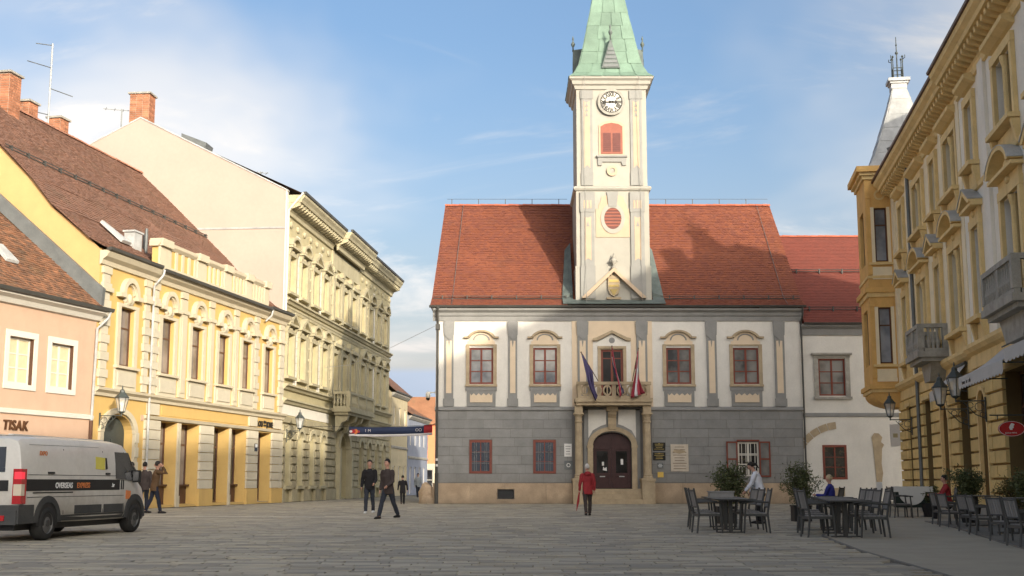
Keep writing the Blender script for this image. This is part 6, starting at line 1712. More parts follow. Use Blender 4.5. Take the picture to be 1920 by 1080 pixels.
# ------------------------------------------------------------------ delivery van
mat('van_white', (0.62, 0.60, 0.55), rough=0.35, var=0.08, scale=1.0, spec=0.5, coat=0.4, dirt=0.5, dirtc=(0.40, 0.37, 0.32), low=(0.35, 1.15, 0.75, (0.26, 0.23, 0.185)))
mat('van_black', (0.022, 0.022, 0.022), rough=0.5, var=0.15)
mat('van_plastic', (0.05, 0.052, 0.052), rough=0.6, var=0.2, dirt=0.5, dirtc=(0.11, 0.10, 0.085))
mat('tyre', (0.025, 0.025, 0.024), rough=0.85, var=0.2, dirt=0.4, dirtc=(0.07, 0.065, 0.055))
mat('rim', (0.13, 0.13, 0.125), rough=0.5, var=0.2, metal=0.3)
mat('lamp_red', (0.40, 0.01, 0.012), rough=0.2, var=0.05, spec=0.6)
mat('lamp_clear', (0.62, 0.52, 0.40), rough=0.2, var=0.05, spec=0.6)
mat('sticker_yellow', (0.62, 0.55, 0.10), rough=0.5, var=0.08)
lb = bpy.data.materials.new('lamp_lit'); lb.use_nodes = True
nb = lb.node_tree.nodes['Principled BSDF']
nb.inputs['Base Color'].default_value = (0.6, 0.02, 0.03, 1); nb.inputs['Emission Color'].default_value = (1, 0.05, 0.08, 1); nb.inputs['Emission Strength'].default_value = 0.35
MATS['lamp_lit'] = lb
V = thing('delivery_van', 'dirty white delivery van with black side stripe driving away', 'van', (-9.97, 24.7, 0), R(-7.35))
V.scale = (1, 1, 0.955)
st = [(-1.02, 0.42, 1.90, 0.90), (-1.0, 0.40, 2.02, 0.94), (-0.9, 0.36, 2.07, 0.965), (0.0, 0.36, 2.10, 0.97), (1.5, 0.34, 2.11, 0.97), (3.0, 0.34, 2.10, 0.97), (3.45, 0.34, 2.06, 0.965), (3.7, 0.34, 1.92, 0.96), (3.95, 0.34, 1.68, 0.95), (4.2, 0.34, 1.40, 0.94), (4.35, 0.33, 1.24, 0.93), (4.6, 0.30, 1.12, 0.90), (4.8, 0.28, 0.98, 0.82), (4.88, 0.3, 0.80, 0.72)]
fz = [0, 0.06, 0.30, 0.50, 0.70, 0.90, 0.965, 0.99, 1.0]; fw_ = [0.94, 1.0, 1.0, 1.0, 0.975, 0.925, 0.87, 0.75, 0.0]
body = MB(); n = 2*len(fz)-1
for y_, zb, zt, w_ in st:
    side_r = [(w_*k_, y_, zb+(zt-zb)*f_) for f_, k_ in zip(fz, fw_)]
    side_l = [(-x, yy, z) for x, yy, z in side_r[:-1]][::-1]
    body.v += side_r + side_l
for i in range(len(st)-1):
    for k_ in range(n):
        j = (k_+1) % n
        body.f.append((i*n+k_, i*n+j, (i+1)*n+j, (i+1)*n+k_))
body.f.append(tuple(range(n-1, -1, -1))); e = (len(st)-1)*n; body.f.append(tuple(e+k_ for k_ in range(n)))
bo = body.obj('body', 'van_white', V, smooth=True)
md = bo.modifiers.new('split', 'EDGE_SPLIT'); md.split_angle = R(35)
def sx_at(z, y_=1.0):                                      # outer side of the body at a given height
    zb, zt, w_ = 0.34, 2.10, 0.97
    f_ = (z-zb)/(zt-zb)
    for (f0, k0), (f1_, k1) in zip(zip(fz, fw_), zip(fz[1:], fw_[1:])):
        if f0 <= f_ <= f1_: return w_*(k0+(k1-k0)*(f_-f0)/(f1_-f0))
    return w_
def side_panel(name, pts, m_, lift=0.006, parent=V):       # flat panel on the right side, points in (y, z)
    mb = MB(); k_ = len(pts)
    mb.v += [(sx_at(z)+lift, y_, z) for y_, z in pts] + [(sx_at(z)-0.02, y_, z) for y_, z in pts]
    mb.f.append(tuple(range(k_))); mb.f.append(tuple(range(2*k_-1, k_-1, -1)))
    for i in range(k_): j = (i+1) % k_; mb.f.append((j, i, k_+i, k_+j))
    return mb.obj(name, m_, parent)
side_panel('side_stripe', [(-0.85, 0.99), (3.15, 0.99), (3.15, 1.22), (-0.85, 1.22)], 'van_black')
for y_ in (3.22, 3.32): side_panel('stripe_tick', [(y_, 1.0), (y_+0.05, 1.0), (y_+0.05, 1.21), (y_, 1.21)], 'van_black')
def side_text(s_, size, m_, y_, z):
    o = text(s_, size, m_, V, (sx_at(z+0.05)+0.010, y_, z), (PI/2, 0, PI/2), 0.002, bold=0.004)
    return o
side_text('OVERSEAS', 0.155, 'letter_white', 0.25, 1.045); side_text('EXPRESS', 0.155, 'letter_orange', 1.15, 1.045); side_text('.hr', 0.12, 'letter_white', 2.75, 1.06)
side_panel('door_panel_lower', [(1.1, 0.50), (2.3, 0.50), (2.3, 0.68), (1.1, 0.68)], 'van_plastic', 0.012)
side_panel('door_panel_lower', [(2.42, 0.50), (3.35, 0.50), (3.35, 0.68), (2.42, 0.68)], 'van_plastic', 0.012)
side_panel('sill_trim', [(0.55, 0.37), (3.4, 0.37), (3.4, 0.49), (0.55, 0.49)], 'van_plastic', 0.012)
for y_ in (0.62, 2.36, 3.40): side_panel('door_gap', [(y_, 0.50), (y_+0.018, 0.50), (y_+0.018, 1.85), (y_, 1.85)], 'van_black', 0.004)
side_panel('yellow_sticker', [(2.0, 1.45), (2.42, 1.43), (2.46, 1.70), (2.02, 1.72)], 'sticker_yellow', 0.008)
side_panel('sticker_dark_strip', [(2.46, 1.44), (2.56, 1.46), (2.54, 1.70), (2.47, 1.70)], 'van_black', 0.008)  # black strip beside the yellow sticker
side_panel('door_handle', [(-0.05, 1.33), (0.20, 1.33), (0.20, 1.37), (-0.05, 1.37)], 'van_black', 0.02)
side_panel('roof_rail_line', [(-0.7, 1.90), (2.2, 1.92), (2.2, 1.925), (-0.7, 1.905)], 'van_plastic', 0.004)
o = side_text('EXPO', 0.12, 'letter_orange', -0.35, 1.70)
side_panel('side_window', [(2.95, 1.24), (3.85, 1.20), (3.98, 1.26), (3.62, 1.84), (2.95, 1.84)], 'glass_dark', 0.016)
# cab corner faces: windscreen
MB().hexa([(-0.78, 3.60, 1.98), (0.78, 3.60, 1.98), (0.86, 4.20, 1.42), (-0.86, 4.20, 1.42), (-0.78, 3.63, 2.0), (0.78, 3.63, 2.0), (0.86, 4.23, 1.45), (-0.86, 4.23, 1.45)]).obj('windscreen', 'glass_dark', V)
mr = MB().box(0.98, 1.14, 3.78, 3.88, 1.16, 1.44).box(0.92, 0.99, 3.80, 3.86, 1.24, 1.30).obj('wing_mirror', 'van_black', V)
MB().box(0.995, 1.125, 3.765, 3.779, 1.19, 1.41).obj('mirror_glass', 'glass_dark', mr)
# tail lights and rear
tl = MB().box(0.80, 0.972, -1.05, -0.86, 0.74, 1.42).obj('tail_light', 'lamp_red', V)
MB().box(0.83, 0.977, -1.056, -0.94, 1.22, 1.36).obj('brake_lamp', 'lamp_lit', tl)
MB().box(0.82, 0.977, -1.056, -0.93, 0.90, 1.12).obj('reverse_lamp', 'lamp_clear', tl)
MB().box(-0.972, -0.76, -1.05, -0.86, 0.74, 1.42).obj('tail_light', 'lamp_red', V)
MB().box(-0.92, 0.95, -1.14, -0.80, 0.34, 0.62).box(0.60, 0.985, -1.12, -0.55, 0.36, 0.72).obj('rear_bumper', 'van_plastic', V)
MB().box(-0.70, 0.70, -1.035, -1.0, 0.99, 1.20).obj('rear_stripe', 'van_black', V)
MB().box(-0.26, 0.26, -1.04, -1.0, 0.72, 0.84).obj('number_plate', 'letter_white', V)
MB().box(-0.008, 0.008, -1.03, -1.0, 0.66, 1.95).obj('door_gap', 'van_black', V)
MB().box(0.45, 0.72, -1.155, -1.138, 0.42, 0.52).obj('reflector', 'lamp_red', V)
for y_ in (0.0, 3.97):
    mb = MB()
    K = 14
    for i in range(K):
        a0_, a1_ = PI*i/K, PI*(i+1)/K
        p = []
        for a_, r_ in ((a0_, 0.40), (a0_, 0.53), (a1_, 0.53), (a1_, 0.40)): p.append((y_+r_*math.cos(a_), 0.36+r_*math.sin(a_)))
        mb.hexa([(0.93, *p[0]), (0.93, *p[1]), (0.93, *p[2]), (0.93, *p[3]), (0.992, *p[0]), (0.985, *p[1]), (0.985, *p[2]), (0.992, *p[3])])
    mb.obj('wheel_arch', 'van_plastic', V)
    for s in (1, -1):
        wl_ = MB()
        wl_.prism_x([(y_+0.42*math.cos(2*PI*i/20), 0.36+0.42*max(-0.15, math.sin(2*PI*i/20))) for i in range(20)], s*0.90, s*0.976).obj('wheel_well', 'van_black', V)
        ty = MB(); N = 28
        prof = [(0.19, 0.75), (0.30, 0.75), (0.335, 0.79), (0.342, 0.86), (0.335, 0.955), (0.30, 0.995), (0.21, 0.99)]
        for r_, x in prof: ty.v += [(s*x, y_+r_*math.cos(2*PI*i/N), 0.342+r_*math.sin(2*PI*i/N)) for i in range(N)]
        for k_ in range(len(prof)-1):
            for i in range(N): j = (i+1) % N; ty.f.append((k_*N+i, k_*N+j, (k_+1)*N+j, (k_+1)*N+i))
        wo = ty.obj('wheel', 'tyre', V, smooth=True)
        ri = MB(); prof = [(0.212, 0.985), (0.20, 0.96), (0.15, 0.97), (0.08, 0.985), (0.02, 0.985)]
        for r_, x in prof: ri.v += [(s*x, y_+r_*math.cos(2*PI*i/N), 0.342+r_*math.sin(2*PI*i/N)) for i in range(N)]
        for k_ in range(len(prof)-1):
            for i in range(N): j = (i+1) % N; ri.f.append((k_*N+i, k_*N+j, (k_+1)*N+j, (k_+1)*N+i))
        ri.obj('rim', 'rim', wo)
        MB().prism_x([(y_+0.07*math.cos(2*PI*i/12), 0.342+0.07*math.sin(2*PI*i/12)) for i in range(12)], s*0.98, s*1.0).obj('hub_cap', 'van_plastic', wo)
for z_ in (0.86, 1.30): side_panel('body_crease', [(-0.8, z_), (3.38, z_), (3.38, z_+0.012), (-0.8, z_+0.012)], 'van_plastic', 0.003)
side_panel('door_rail', [(-0.6, 0.94), (1.0, 0.94), (1.0, 0.965), (-0.6, 0.965)], 'van_black', 0.006)
side_panel('door_handle', [(2.46, 1.33), (2.66, 1.33), (2.66, 1.37), (2.46, 1.37)], 'van_black', 0.02)
for i_ in range(4): MB().box(-0.62+i_*0.36, -0.52+i_*0.36, -0.7, 3.1, 2.095, 2.118).obj('roof_rib', 'van_white', V)
MB().box(-0.62, -0.06, -1.03, -1.0, 1.36, 1.85).obj('rear_window', 'glass_dark', V)
MB().box(0.06, 0.62, -1.03, -1.0, 1.36, 1.85).obj('rear_window', 'glass_dark', V)
MB().box(-0.8, 0.8, -0.9, 4.6, 0.22, 0.36).obj('underbody', 'van_black', V)
MB().box(0.50, 0.70, 4.70, 4.90, 0.70, 0.98).obj('headlight', 'lamp_clear', V)
MB().box(-0.70, -0.50, 4.70, 4.90, 0.70, 0.98).obj('headlight', 'lamp_clear', V)
side_panel('fuel_cap_reflection', [(3.5, 0.78), (3.72, 0.78), (3.74, 0.96), (3.5, 0.98)], 'letter_orange', 0.006)  # orange patch painted as the reflection on the fuel cap

# ------------------------------------------------------------------ people
mat('cloth_black', (0.016, 0.015, 0.016), rough=0.85, var=0.25, scale=6, bump=0.3, bscale=18)
mat('cloth_jeans', (0.03, 0.034, 0.045), rough=0.85, var=0.3, scale=6, bump=0.3, bscale=18)
mat('cloth_brownish', (0.055, 0.042, 0.038), rough=0.85, var=0.25, scale=6, bump=0.3, bscale=18)
mat('cloth_brown', (0.10, 0.058, 0.028), rough=0.85, var=0.25, scale=6, bump=0.3, bscale=18)
mat('cloth_navy', (0.016, 0.02, 0.035), rough=0.85, var=0.25, scale=6, bump=0.3, bscale=18)
mat('cloth_red', (0.30, 0.028, 0.032), rough=0.8, var=0.2, scale=6, bump=0.3, bscale=18)
mat('cloth_bluewhite', (0.70, 0.71, 0.76), rough=0.8, var=0.12, scale=8, bump=0.3, bscale=18)
mat('cloth_blue', (0.03, 0.035, 0.22), rough=0.8, var=0.2, scale=6, bump=0.3, bscale=18)
mat('cloth_pale', (0.36, 0.38, 0.38), rough=0.8, var=0.2, scale=6)
mat('shoe_dark', (0.015, 0.013, 0.012), rough=0.6)
mat('shoe_white', (0.60, 0.60, 0.58), rough=0.6)
FOLD = bpy.data.textures.new('cloth_folds', 'CLOUDS'); FOLD.noise_scale = 0.11; FOLD.noise_depth = 1
def person(label, loc, facing, height=1.75, lean=0, legs=((18, 8), (-16, 14)), arms=((-12, 15, 8), (14, 20, 8)), top='cloth_black', bottom='cloth_jeans', shoes='shoe_dark', hair='hair_dark',
           long=0.14, seat=None, head=0, hood=False, tail=False, collar=True):
    """facing: heading in degrees, 0 looks along +y; legs = (hip forward, knee bend) right, left; arms = (forward, elbow, out) right, left"""
    t = thing('person', label, 'person', loc, R(facing))
    k = height/1.75
    td = Vector((0, math.sin(R(lean)), math.cos(R(lean))))
    LT, LS = 0.43, 0.42
    def leg(a, kn, s):
        hip = Vector((0.09*s, 0, -0.02))
        knee = hip + Vector((0.01*s, math.sin(R(a)), -math.cos(R(a))))*LT
        ank = knee + Vector((0.0, math.sin(R(a-kn)), -math.cos(R(a-kn))))*LS
        return hip, knee, ank
    L = [leg(*legs[0], 1), leg(*legs[1], -1)]
    hz = seat if seat is not None else 0.085 - min(q[2].z for q in L)
    P0 = Vector((0, 0, hz))
    L = [[q + P0 for q in l] for l in L]
    neck = P0 + td*0.56
    ht = R(lean*0.6 + head)
    hd = Vector((0, math.sin(ht), math.cos(ht)))
    hc = neck + hd*0.20 + Vector((0, 0.02, 0))
    fw = Vector((0, math.cos(ht), -math.sin(ht)))
    A = []
    for (f, el, ab), s in zip(arms, (1, -1)):
        sh = P0 + td*0.49 + Vector((0.195*s, 0, 0))
        f2 = f + lean*0.2
        d1 = Vector((s*math.sin(R(ab)), math.sin(R(f2))*math.cos(R(ab)), -math.cos(R(f2))*math.cos(R(ab))))
        elb = sh + d1*0.29
        d2 = Vector((s*math.sin(R(ab))*0.3 - s*0.12*math.sin(R(el)), math.sin(R(f2+el)), -math.cos(R(f2+el)))).normalized()
        wr = elb + d2*0.25
        A.append((sh, elb, wr, d2))
    def rem(o, vox):
        r_ = o.modifiers.new('join', 'REMESH'); r_.mode = 'VOXEL'; r_.voxel_size = vox; r_.use_smooth_shade = True
        s_ = o.modifiers.new('smooth', 'SMOOTH'); s_.iterations = 3; s_.factor = 0.5
        o.scale = (k, k, k)
    def folds(o, st_):
        d_ = o.modifiers.new('folds', 'DISPLACE'); d_.texture = FOLD; d_.strength = st_; d_.mid_level = 0.5
    X = (1, 0, 0)
    b = MB()
    b.tube([P0 + td*-0.06, P0 + td*0.05, P0 + td*0.2, P0 + td*0.36, P0 + td*0.48, P0 + td*0.54], [0.10, 0.115, 0.10, 0.115, 0.10, 0.06], 14, 1.35, X, 1)
    b.tube([neck - td*0.04, hc - hd*0.06], [0.058, 0.052], 10, 1, X, 1)
    b.ball(hc, (0.078, 0.098, 0.118), 14, 10).ball(hc + fw*0.03 - hd*0.065, (0.055, 0.06, 0.05), 10, 7)
    b.ball(hc + fw*0.10 - hd*0.015, (0.014, 0.022, 0.026), 8, 6)
    for s in (-1, 1): b.ball(hc + Vector((0.078*s, 0, 0)) - hd*0.01, (0.012, 0.022, 0.034), 8, 6)
    for hp, kn, an in L:
        b.tube([hp, hp.lerp(kn, 0.4), kn, kn.lerp(an, 0.35), an], [0.082, 0.075, 0.055, 0.054, 0.036], 10, 1, X, 1)
        b.tube([an + Vector((0, -0.04, -0.045)), an + Vector((0, 0.08, -0.055)), an + Vector((0, 0.16, -0.062))], [0.034, 0.036, 0.026], 8, 1.1, X, 1)
    for (sh, el, wr, d2), s in zip(A, (1, -1)):
        b.tube([sh, sh.lerp(el, 0.4), el, wr], [0.040, 0.042, 0.038, 0.028], 10, 1, X, 1)
        sd = d2.cross(Vector((1, 0, 0))).normalized()
        b.tube([wr, wr + d2*0.05, wr + d2*0.085], [0.026, 0.036, 0.032], 8, 0.7, X, 1)
        curl = (d2 + Vector((-s*0.5, 0, 0))).normalized()
        for fi, ln in enumerate((0.062, 0.074, 0.07, 0.055)):
            r0 = wr + d2*0.085 + sd*(0.026 - fi*0.0175)
            b.tube([r0, r0 + d2*ln*0.5, r0 + d2*ln*0.5 + curl*ln*0.5], [0.0095, 0.009, 0.0075], 6, 1, None, 1)
        r0 = wr + d2*0.035 + sd*0.03
        b.tube([r0, r0 + sd*0.025 + d2*0.03, r0 + sd*0.03 + d2*0.06], [0.011, 0.010, 0.008], 6, 1, None, 1)
    bo_ = b.obj('body', 'skin', t); rem(bo_, 0.0115)
    e_ = MB()
    for s in (-1, 1): e_.ball((hc + fw*0.088 + hd*0.012 + Vector((0.03*s, 0, 0)))*k, 0.010*k, 6, 5)
    e_.obj('eyes', 'hair_dark', t)
    # jacket or shirt
    c = MB()
    c.tube([P0 - td*long, P0 + td*0.02, P0 + td*0.2, P0 + td*0.36, P0 + td*0.48, P0 + td*0.545], [0.138, 0.138, 0.126, 0.136, 0.112, 0.070], 16, 1.36, X, 0)
    for (sh, el, wr, d2), s in zip(A, (1, -1)):
        c.tube([sh - Vector((0.015*s, 0, 0.0)), sh.lerp(el, 0.3), el, wr - d2*0.01], [0.076, 0.074, 0.062, 0.050], 12, 1, X, 1)
    if collar: c.tube([neck - td*0.06, neck + td*0.03], [0.085, 0.068], 12, 1.05, X, 0)
    if hood: c.ball(neck - Vector((0, 0.09, 0.03)), (0.13, 0.09, 0.09), 12, 8)
    co = c.obj('jacket', top, t); rem(co, 0.014); folds(co, 0.024)
    p_ = MB()
    p_.tube([P0 - td*0.08, P0 + td*0.08], [0.125, 0.12], 14, 1.35, X, 1)
    for hp, kn, an in L:
        p_.tube([hp + Vector((0, 0, 0.03)), hp.lerp(kn, 0.4), kn, kn.lerp(an, 0.4), an + Vector((0, 0, -0.005))], [0.098, 0.09, 0.070, 0.068, 0.060], 12, 1, X, 0)
    po_ = p_.obj('trousers', bottom, t); rem(po_, 0.014); folds(po_, 0.024)
    for hp, kn, an in L:
        s_ = MB()
        s_.tube([an + Vector((0, -0.055, -0.045)), an + Vector((0, 0.04, -0.04)), an + Vector((0, 0.12, -0.05)), an + Vector((0, 0.19, -0.058))], [0.042, 0.046, 0.042, 0.028], 10, 1.05, X, 1)
        so_ = s_.obj('shoe', shoes, t); rem(so_, 0.012)
    h = MB()
    h.ball(hc + hd*0.022 - fw*0.016, (0.088, 0.105, 0.112), 14, 10)
    ho = h.obj('hair', hair, t); ho.scale = (k, k, k)
    # cut the hair back from the face
    me = ho.data
    for v in me.vertices:
        d_ = v.co - hc
        if d_.dot(fw) > 0.03 and d_.dot(hd) < 0.055:
            v.co -= fw*(d_.dot(fw)-0.0)*1.1
        if d_.dot(hd) < -0.05: v.co += hd*0.02
    if tail:
        MB().tube([(hc - fw*0.09 + hd*0.03)*k, (hc - fw*0.16 - hd*0.02)*k, (hc - fw*0.17 - hd*0.14)*k], [0.04*k, 0.045*k, 0.02*k], 8, 1, X, 1).obj('ponytail', hair, t, smooth=True)
    return t, [a[2]*k for a in A]

wm, hands = person('white-haired person in red hooded jacket walking towards the portal', (2.55, 42.7, 0), 6, 1.66, 3, ((12, 6), (-10, 10)), ((-8, 18, 10), (-4, 12, 14)), 'cloth_red', 'cloth_brownish', 'shoe_dark', 'hair_grey', 0.20, hood=True)
um = thing('closed_umbrella', 'closed dark red umbrella held like a stick by person in red', 'umbrella', (2.55, 42.7, 0), R(6))
hx = hands[1]
MB().tube([tuple(hx + Vector((0.02, 0.03, 0.10))), tuple(hx + Vector((0, 0.02, -0.02))), tuple(hx + Vector((-0.06, -0.05, -0.38))), tuple(hx + Vector((-0.13, -0.12, -0.70)))], [0.012, 0.02, 0.042, 0.008], 8).obj('canopy', 'cloth_red', um)
MB().tube([tuple(hx + Vector((0.02, 0.03, 0.08))), tuple(hx + Vector((0.02, 0.04, 0.16))), tuple(hx + Vector((0.02, 0.09, 0.18)))], 0.013, 6).obj('handle', 'pole_wood', um)
person('man in black sweater and white shoes walking towards camera', (-5.14, 45.63, 0), 172, 1.84, 2, ((12, 6), (-8, 12)), ((-6, 25, 12), (6, 55, 8)), 'cloth_black', 'cloth_jeans', 'shoe_white', 'hair_dark', 0.14)
person('man in grey-brown jacket striding past the man with white shoes', (-3.82, 39.0, 0), 146, 1.80, 4, ((24, 6), (-20, 12)), ((-10, 30, 8), (10, 50, 8)), 'cloth_brownish', 'cloth_jeans', 'shoe_dark', 'hair_dark', 0.16)
person('dark figure in black coat walking away into the side street', (-5.62, 65.0, 0), 10, 1.42, 8, ((10, 4), (-10, 8)), ((-8, 12, 18), (8, 12, 14)), 'cloth_black', 'cloth_black', 'shoe_dark', 'hair_dark', 0.24)
person('small pale-clad figure far down the side street', (-7.15, 96.0, 0), 200, 1.75, 2, top='cloth_pale', bottom='cloth_jeans', hair='hair_dark')
person('man in brown jacket raising both hands to his face', (-12.95, 45.8, 0), -60, 1.82, 6, ((16, 4), (-12, 12)), ((80, 132, 22), (84, 136, 30)), 'cloth_brown', 'cloth_navy', 'shoe_dark', 'hair_dark', 0.16)
person('person in dark jacket behind the van bonnet, left of two', (-14.25, 47.2, 0), -20, 1.80, 2, top='cloth_navy', bottom='cloth_jeans')
person('person in dark brown jacket just right of dark-jacketed companion', (-13.95, 47.9, 0), 10, 1.82, 2, top='cloth_brownish', bottom='cloth_jeans')
person('waiter in white shirt with ponytail stooping over a cafe table', (6.75, 34.3, 0), 70, 1.62, 16, ((10, 4), (2, 6)), ((12, 14, 6), (18, 20, 6)), 'cloth_bluewhite', 'cloth_black', 'shoe_dark', 'hair_dark', 0.10, head=20, tail=True)
person('seated person in blue jacket with blond hair behind planter', (9.75, 38.6, 0), 60, 1.70, 4, ((85, 88), (82, 86)), ((20, 70, 6), (24, 70, 6)), 'cloth_blue', 'cloth_jeans', 'shoe_dark', 'hair_blond', 0.05, seat=0.50)
person('seated person in red and dark clothes at the palace wall', (13.4, 38.9, 0), 80, 1.70, 6, ((85, 88), (82, 86)), ((30, 60, 6), (34, 60, 6)), 'cloth_red', 'cloth_black', 'shoe_dark', 'hair_dark', 0.05, seat=0.50)

# ------------------------------------------------------------------ cafe terrace
mat('chair_frame', (0.075, 0.075, 0.07), rough=0.6, var=0.2)
mat('chair_slat', (0.25, 0.243, 0.23), rough=0.6, var=0.15, objrand=0.15)
mat('table_top', (0.30, 0.30, 0.285), rough=0.4, var=0.15, objrand=0.1)
mat('planter_box', (0.022, 0.022, 0.022), rough=0.7, var=0.2)
mat('leaf', (0.065, 0.085, 0.03), rough=0.6, var=0.3, scale=3, attr='rnd', c2=(0.10, 0.11, 0.04))
mat('leaf_yellow', (0.09, 0.085, 0.025), rough=0.6, var=0.3, scale=3, attr='rnd', c2=(0.15, 0.11, 0.03))
mat('bark', (0.06, 0.045, 0.03), rough=0.9)
mat('cart_green', (0.02, 0.035, 0.028), rough=0.6, var=0.2)
mat('cloth_white', (0.62, 0.62, 0.58), rough=0.8, var=0.05)
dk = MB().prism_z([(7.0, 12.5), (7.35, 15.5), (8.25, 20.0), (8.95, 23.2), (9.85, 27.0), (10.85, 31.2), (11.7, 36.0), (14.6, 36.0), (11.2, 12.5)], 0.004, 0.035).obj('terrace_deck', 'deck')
tag(dk, 'dark low deck under the chairs along the palace', kind='structure')
CH = {}
def chair(loc, rz, label, grp):
    """outdoor armchair with slatted seat and back; it faces local +y"""
    t = thing('cafe_chair', label, 'chair', loc, rz, grp)
    if not CH:
        CH['rear_leg'] = MB().tube([(0, -0.30, 0), (0, -0.25, 0.42), (0, -0.27, 0.55), (0, -0.36, 0.98)], [0.020, 0.024, 0.024, 0.020], 6, 1.3, (1, 0, 0)).mesh('rear_leg', 'chair_frame')
        CH['front_leg'] = MB().tube([(0, 0.27, 0), (0, 0.24, 0.45), (0, 0.22, 0.66)], [0.020, 0.024, 0.020], 6, 1.3, (1, 0, 0)).mesh('front_leg', 'chair_frame')
        CH['armrest'] = MB().tube([(0, 0.30, 0.66), (0, 0.05, 0.69), (0, -0.30, 0.67)], [0.024, 0.026, 0.022], 6, 1.5, (1, 0, 0)).mesh('armrest', 'chair_frame')
        CH['seat_rail'] = MB().box(-0.25, 0.25, 0.21, 0.25, 0.36, 0.42).box(-0.25, 0.25, -0.27, -0.23, 0.36, 0.42).box(-0.27, -0.23, -0.23, 0.21, 0.37, 0.42).box(0.23, 0.27, -0.23, 0.21, 0.37, 0.42).mesh('seat_rail', 'chair_frame')
        CH['seat_slat'] = MB().box(-0.245, 0.245, -0.035, 0.035, 0, 0.022).mesh('seat_slat', 'chair_slat')
        CH['back_rail'] = MB().tube([(-0.25, -0.345, 0.93), (0.25, -0.345, 0.93)], 0.022, 6).tube([(-0.25, -0.275, 0.57), (0.25, -0.275, 0.57)], 0.02, 6).mesh('back_rail', 'chair_frame')
        CH['back_slat'] = MB().hexa([(-0.035, -0.280, 0.58), (0.035, -0.280, 0.58), (0.035, -0.262, 0.58), (-0.035, -0.262, 0.58), (-0.035, -0.352, 0.92), (0.035, -0.352, 0.92), (0.035, -0.334, 0.92), (-0.035, -0.334, 0.92)]).mesh('back_slat', 'chair_slat')
    for s in (-0.26, 0.26):
        put(CH['rear_leg'], 'rear_leg', t, (s, 0, 0)); put(CH['front_leg'], 'front_leg', t, (s, 0, 0)); put(CH['armrest'], 'armrest', t, (s*1.04, 0, 0))
    put(CH['seat_rail'], 'seat_rail', t); put(CH['back_rail'], 'back_rail', t)
    for i in range(5): put(CH['seat_slat'], 'seat_slat', t, (0, -0.18+i*0.09, 0.421))
    for i in range(5): put(CH['back_slat'], 'back_slat', t, (-0.18+i*0.09, 0, 0))
    return t
TB = {}
def table(loc, rz, label, grp):
    t = thing('cafe_table', label, 'table', loc, rz, grp)
    if not TB:
        TB['top_slat'] = MB().box(-0.40, 0.40, -0.063, 0.063, 0.72, 0.75).mesh('top_slat', 'table_top')
        TB['top_frame'] = MB().box(-0.42, 0.42, -0.42, -0.40, 0.725, 0.752).box(-0.42, 0.42, 0.40, 0.42, 0.725, 0.752).box(-0.42, -0.402, -0.40, 0.40, 0.725, 0.752).box(0.402, 0.42, -0.40, 0.40, 0.725, 0.752).mesh('top_frame', 'chair_frame')
        TB['column'] = MB().box(-0.04, 0.04, -0.04, 0.04, 0.03, 0.72).mesh('column', 'chair_frame')
        TB['foot'] = MB().box(-0.30, 0.30, -0.035, 0.035, 0.0, 0.03).box(-0.035, 0.035, -0.30, 0.30, 0.0, 0.029).mesh('foot', 'chair_frame')
    for i in range(6): put(TB['top_slat'], 'top_slat', t, (0, -0.333+i*0.1333, 0))
    for k_ in ('top_frame', 'column', 'foot'): put(TB[k_], k_, t)
    return t
def bush(loc, s, label, box=(0.5, 0.5, 0.42), seed=1, n=3200, m_='leaf', pot=False, grp='shrubs in dark planters'):
    t = thing('potted_shrub', label, 'plant', loc, 0, grp)
    if pot:
        MB().lathe(0, 0, [(0.20, 0), (0.27, 0.25), (0.30, 0.42), (0.27, 0.44), (0.25, 0.40)], 14).obj('pot', 'planter_box', t)
    else:
        MB().box(-box[0]/2, box[0]/2, -box[1]/2, box[1]/2, 0, box[2]).box(-box[0]/2-0.02, box[0]/2+0.02, -box[1]/2-0.02, box[1]/2+0.02, box[2], box[2]+0.04).obj('planter', 'planter_box', t)
    rnd = random.Random(seed)
    z0_ = box[2]+0.04 if not pot else 0.42
    st_ = MB(); mb = MB()
    tips = []
    for i in range(16):
        a_ = rnd.uniform(0, 2*PI); r_ = s*rnd.uniform(0.10, 0.66)
        top = Vector((math.cos(a_)*r_, math.sin(a_)*r_*0.8, z0_ + s*rnd.uniform(0.6, 1.15)))
        base = Vector((math.cos(a_)*0.06, math.sin(a_)*0.06, z0_-0.05))
        mid = base.lerp(top, 0.5) + Vector((rnd.uniform(-.06, .06), rnd.uniform(-.06, .06), 0.06))
        st_.tube([base, mid, top], [0.014, 0.010, 0.004], 5)
        tips.append((base, mid, top))
    st_.obj('stem', 'bark', t)
    for i in range(n):
        b_, m2, tp_ = rnd.choice(tips)
        q = rnd.random()**0.6
        p = (b_.lerp(m2, q*2) if q < 0.5 else m2.lerp(tp_, q*2-1))
        p = p + Vector((rnd.gauss(0, 0.10), rnd.gauss(0, 0.10), rnd.gauss(0, 0.08)))*s
        if p.z < z0_ - 0.02: continue
        d_ = Vector((rnd.gauss(0, 1), rnd.gauss(0, 1), rnd.gauss(0.3, 0.8))).normalized()
        sd = d_.cross(Vector((rnd.gauss(0, 1), rnd.gauss(0, 1), rnd.gauss(0, 1)))).normalized()
        L_ = rnd.uniform(0.07, 0.13); W_ = rnd.uniform(0.010, 0.019)
        i0 = len(mb.v)
        mb.v += [tuple(p), tuple(p + d_*L_*0.5 + sd*W_), tuple(p + d_*L_), tuple(p + d_*L_*0.5 - sd*W_)]
        mb.f.append((i0, i0+1, i0+2, i0+3)); mb.a.append(rnd.random())
    mb.obj('crown', m_, t)
    return t
CG = 'armchairs round the cafe tables'
TG = 'slatted cafe tables'
EAST, WEST = -PI/2, PI/2                                    # facing +x, facing -x
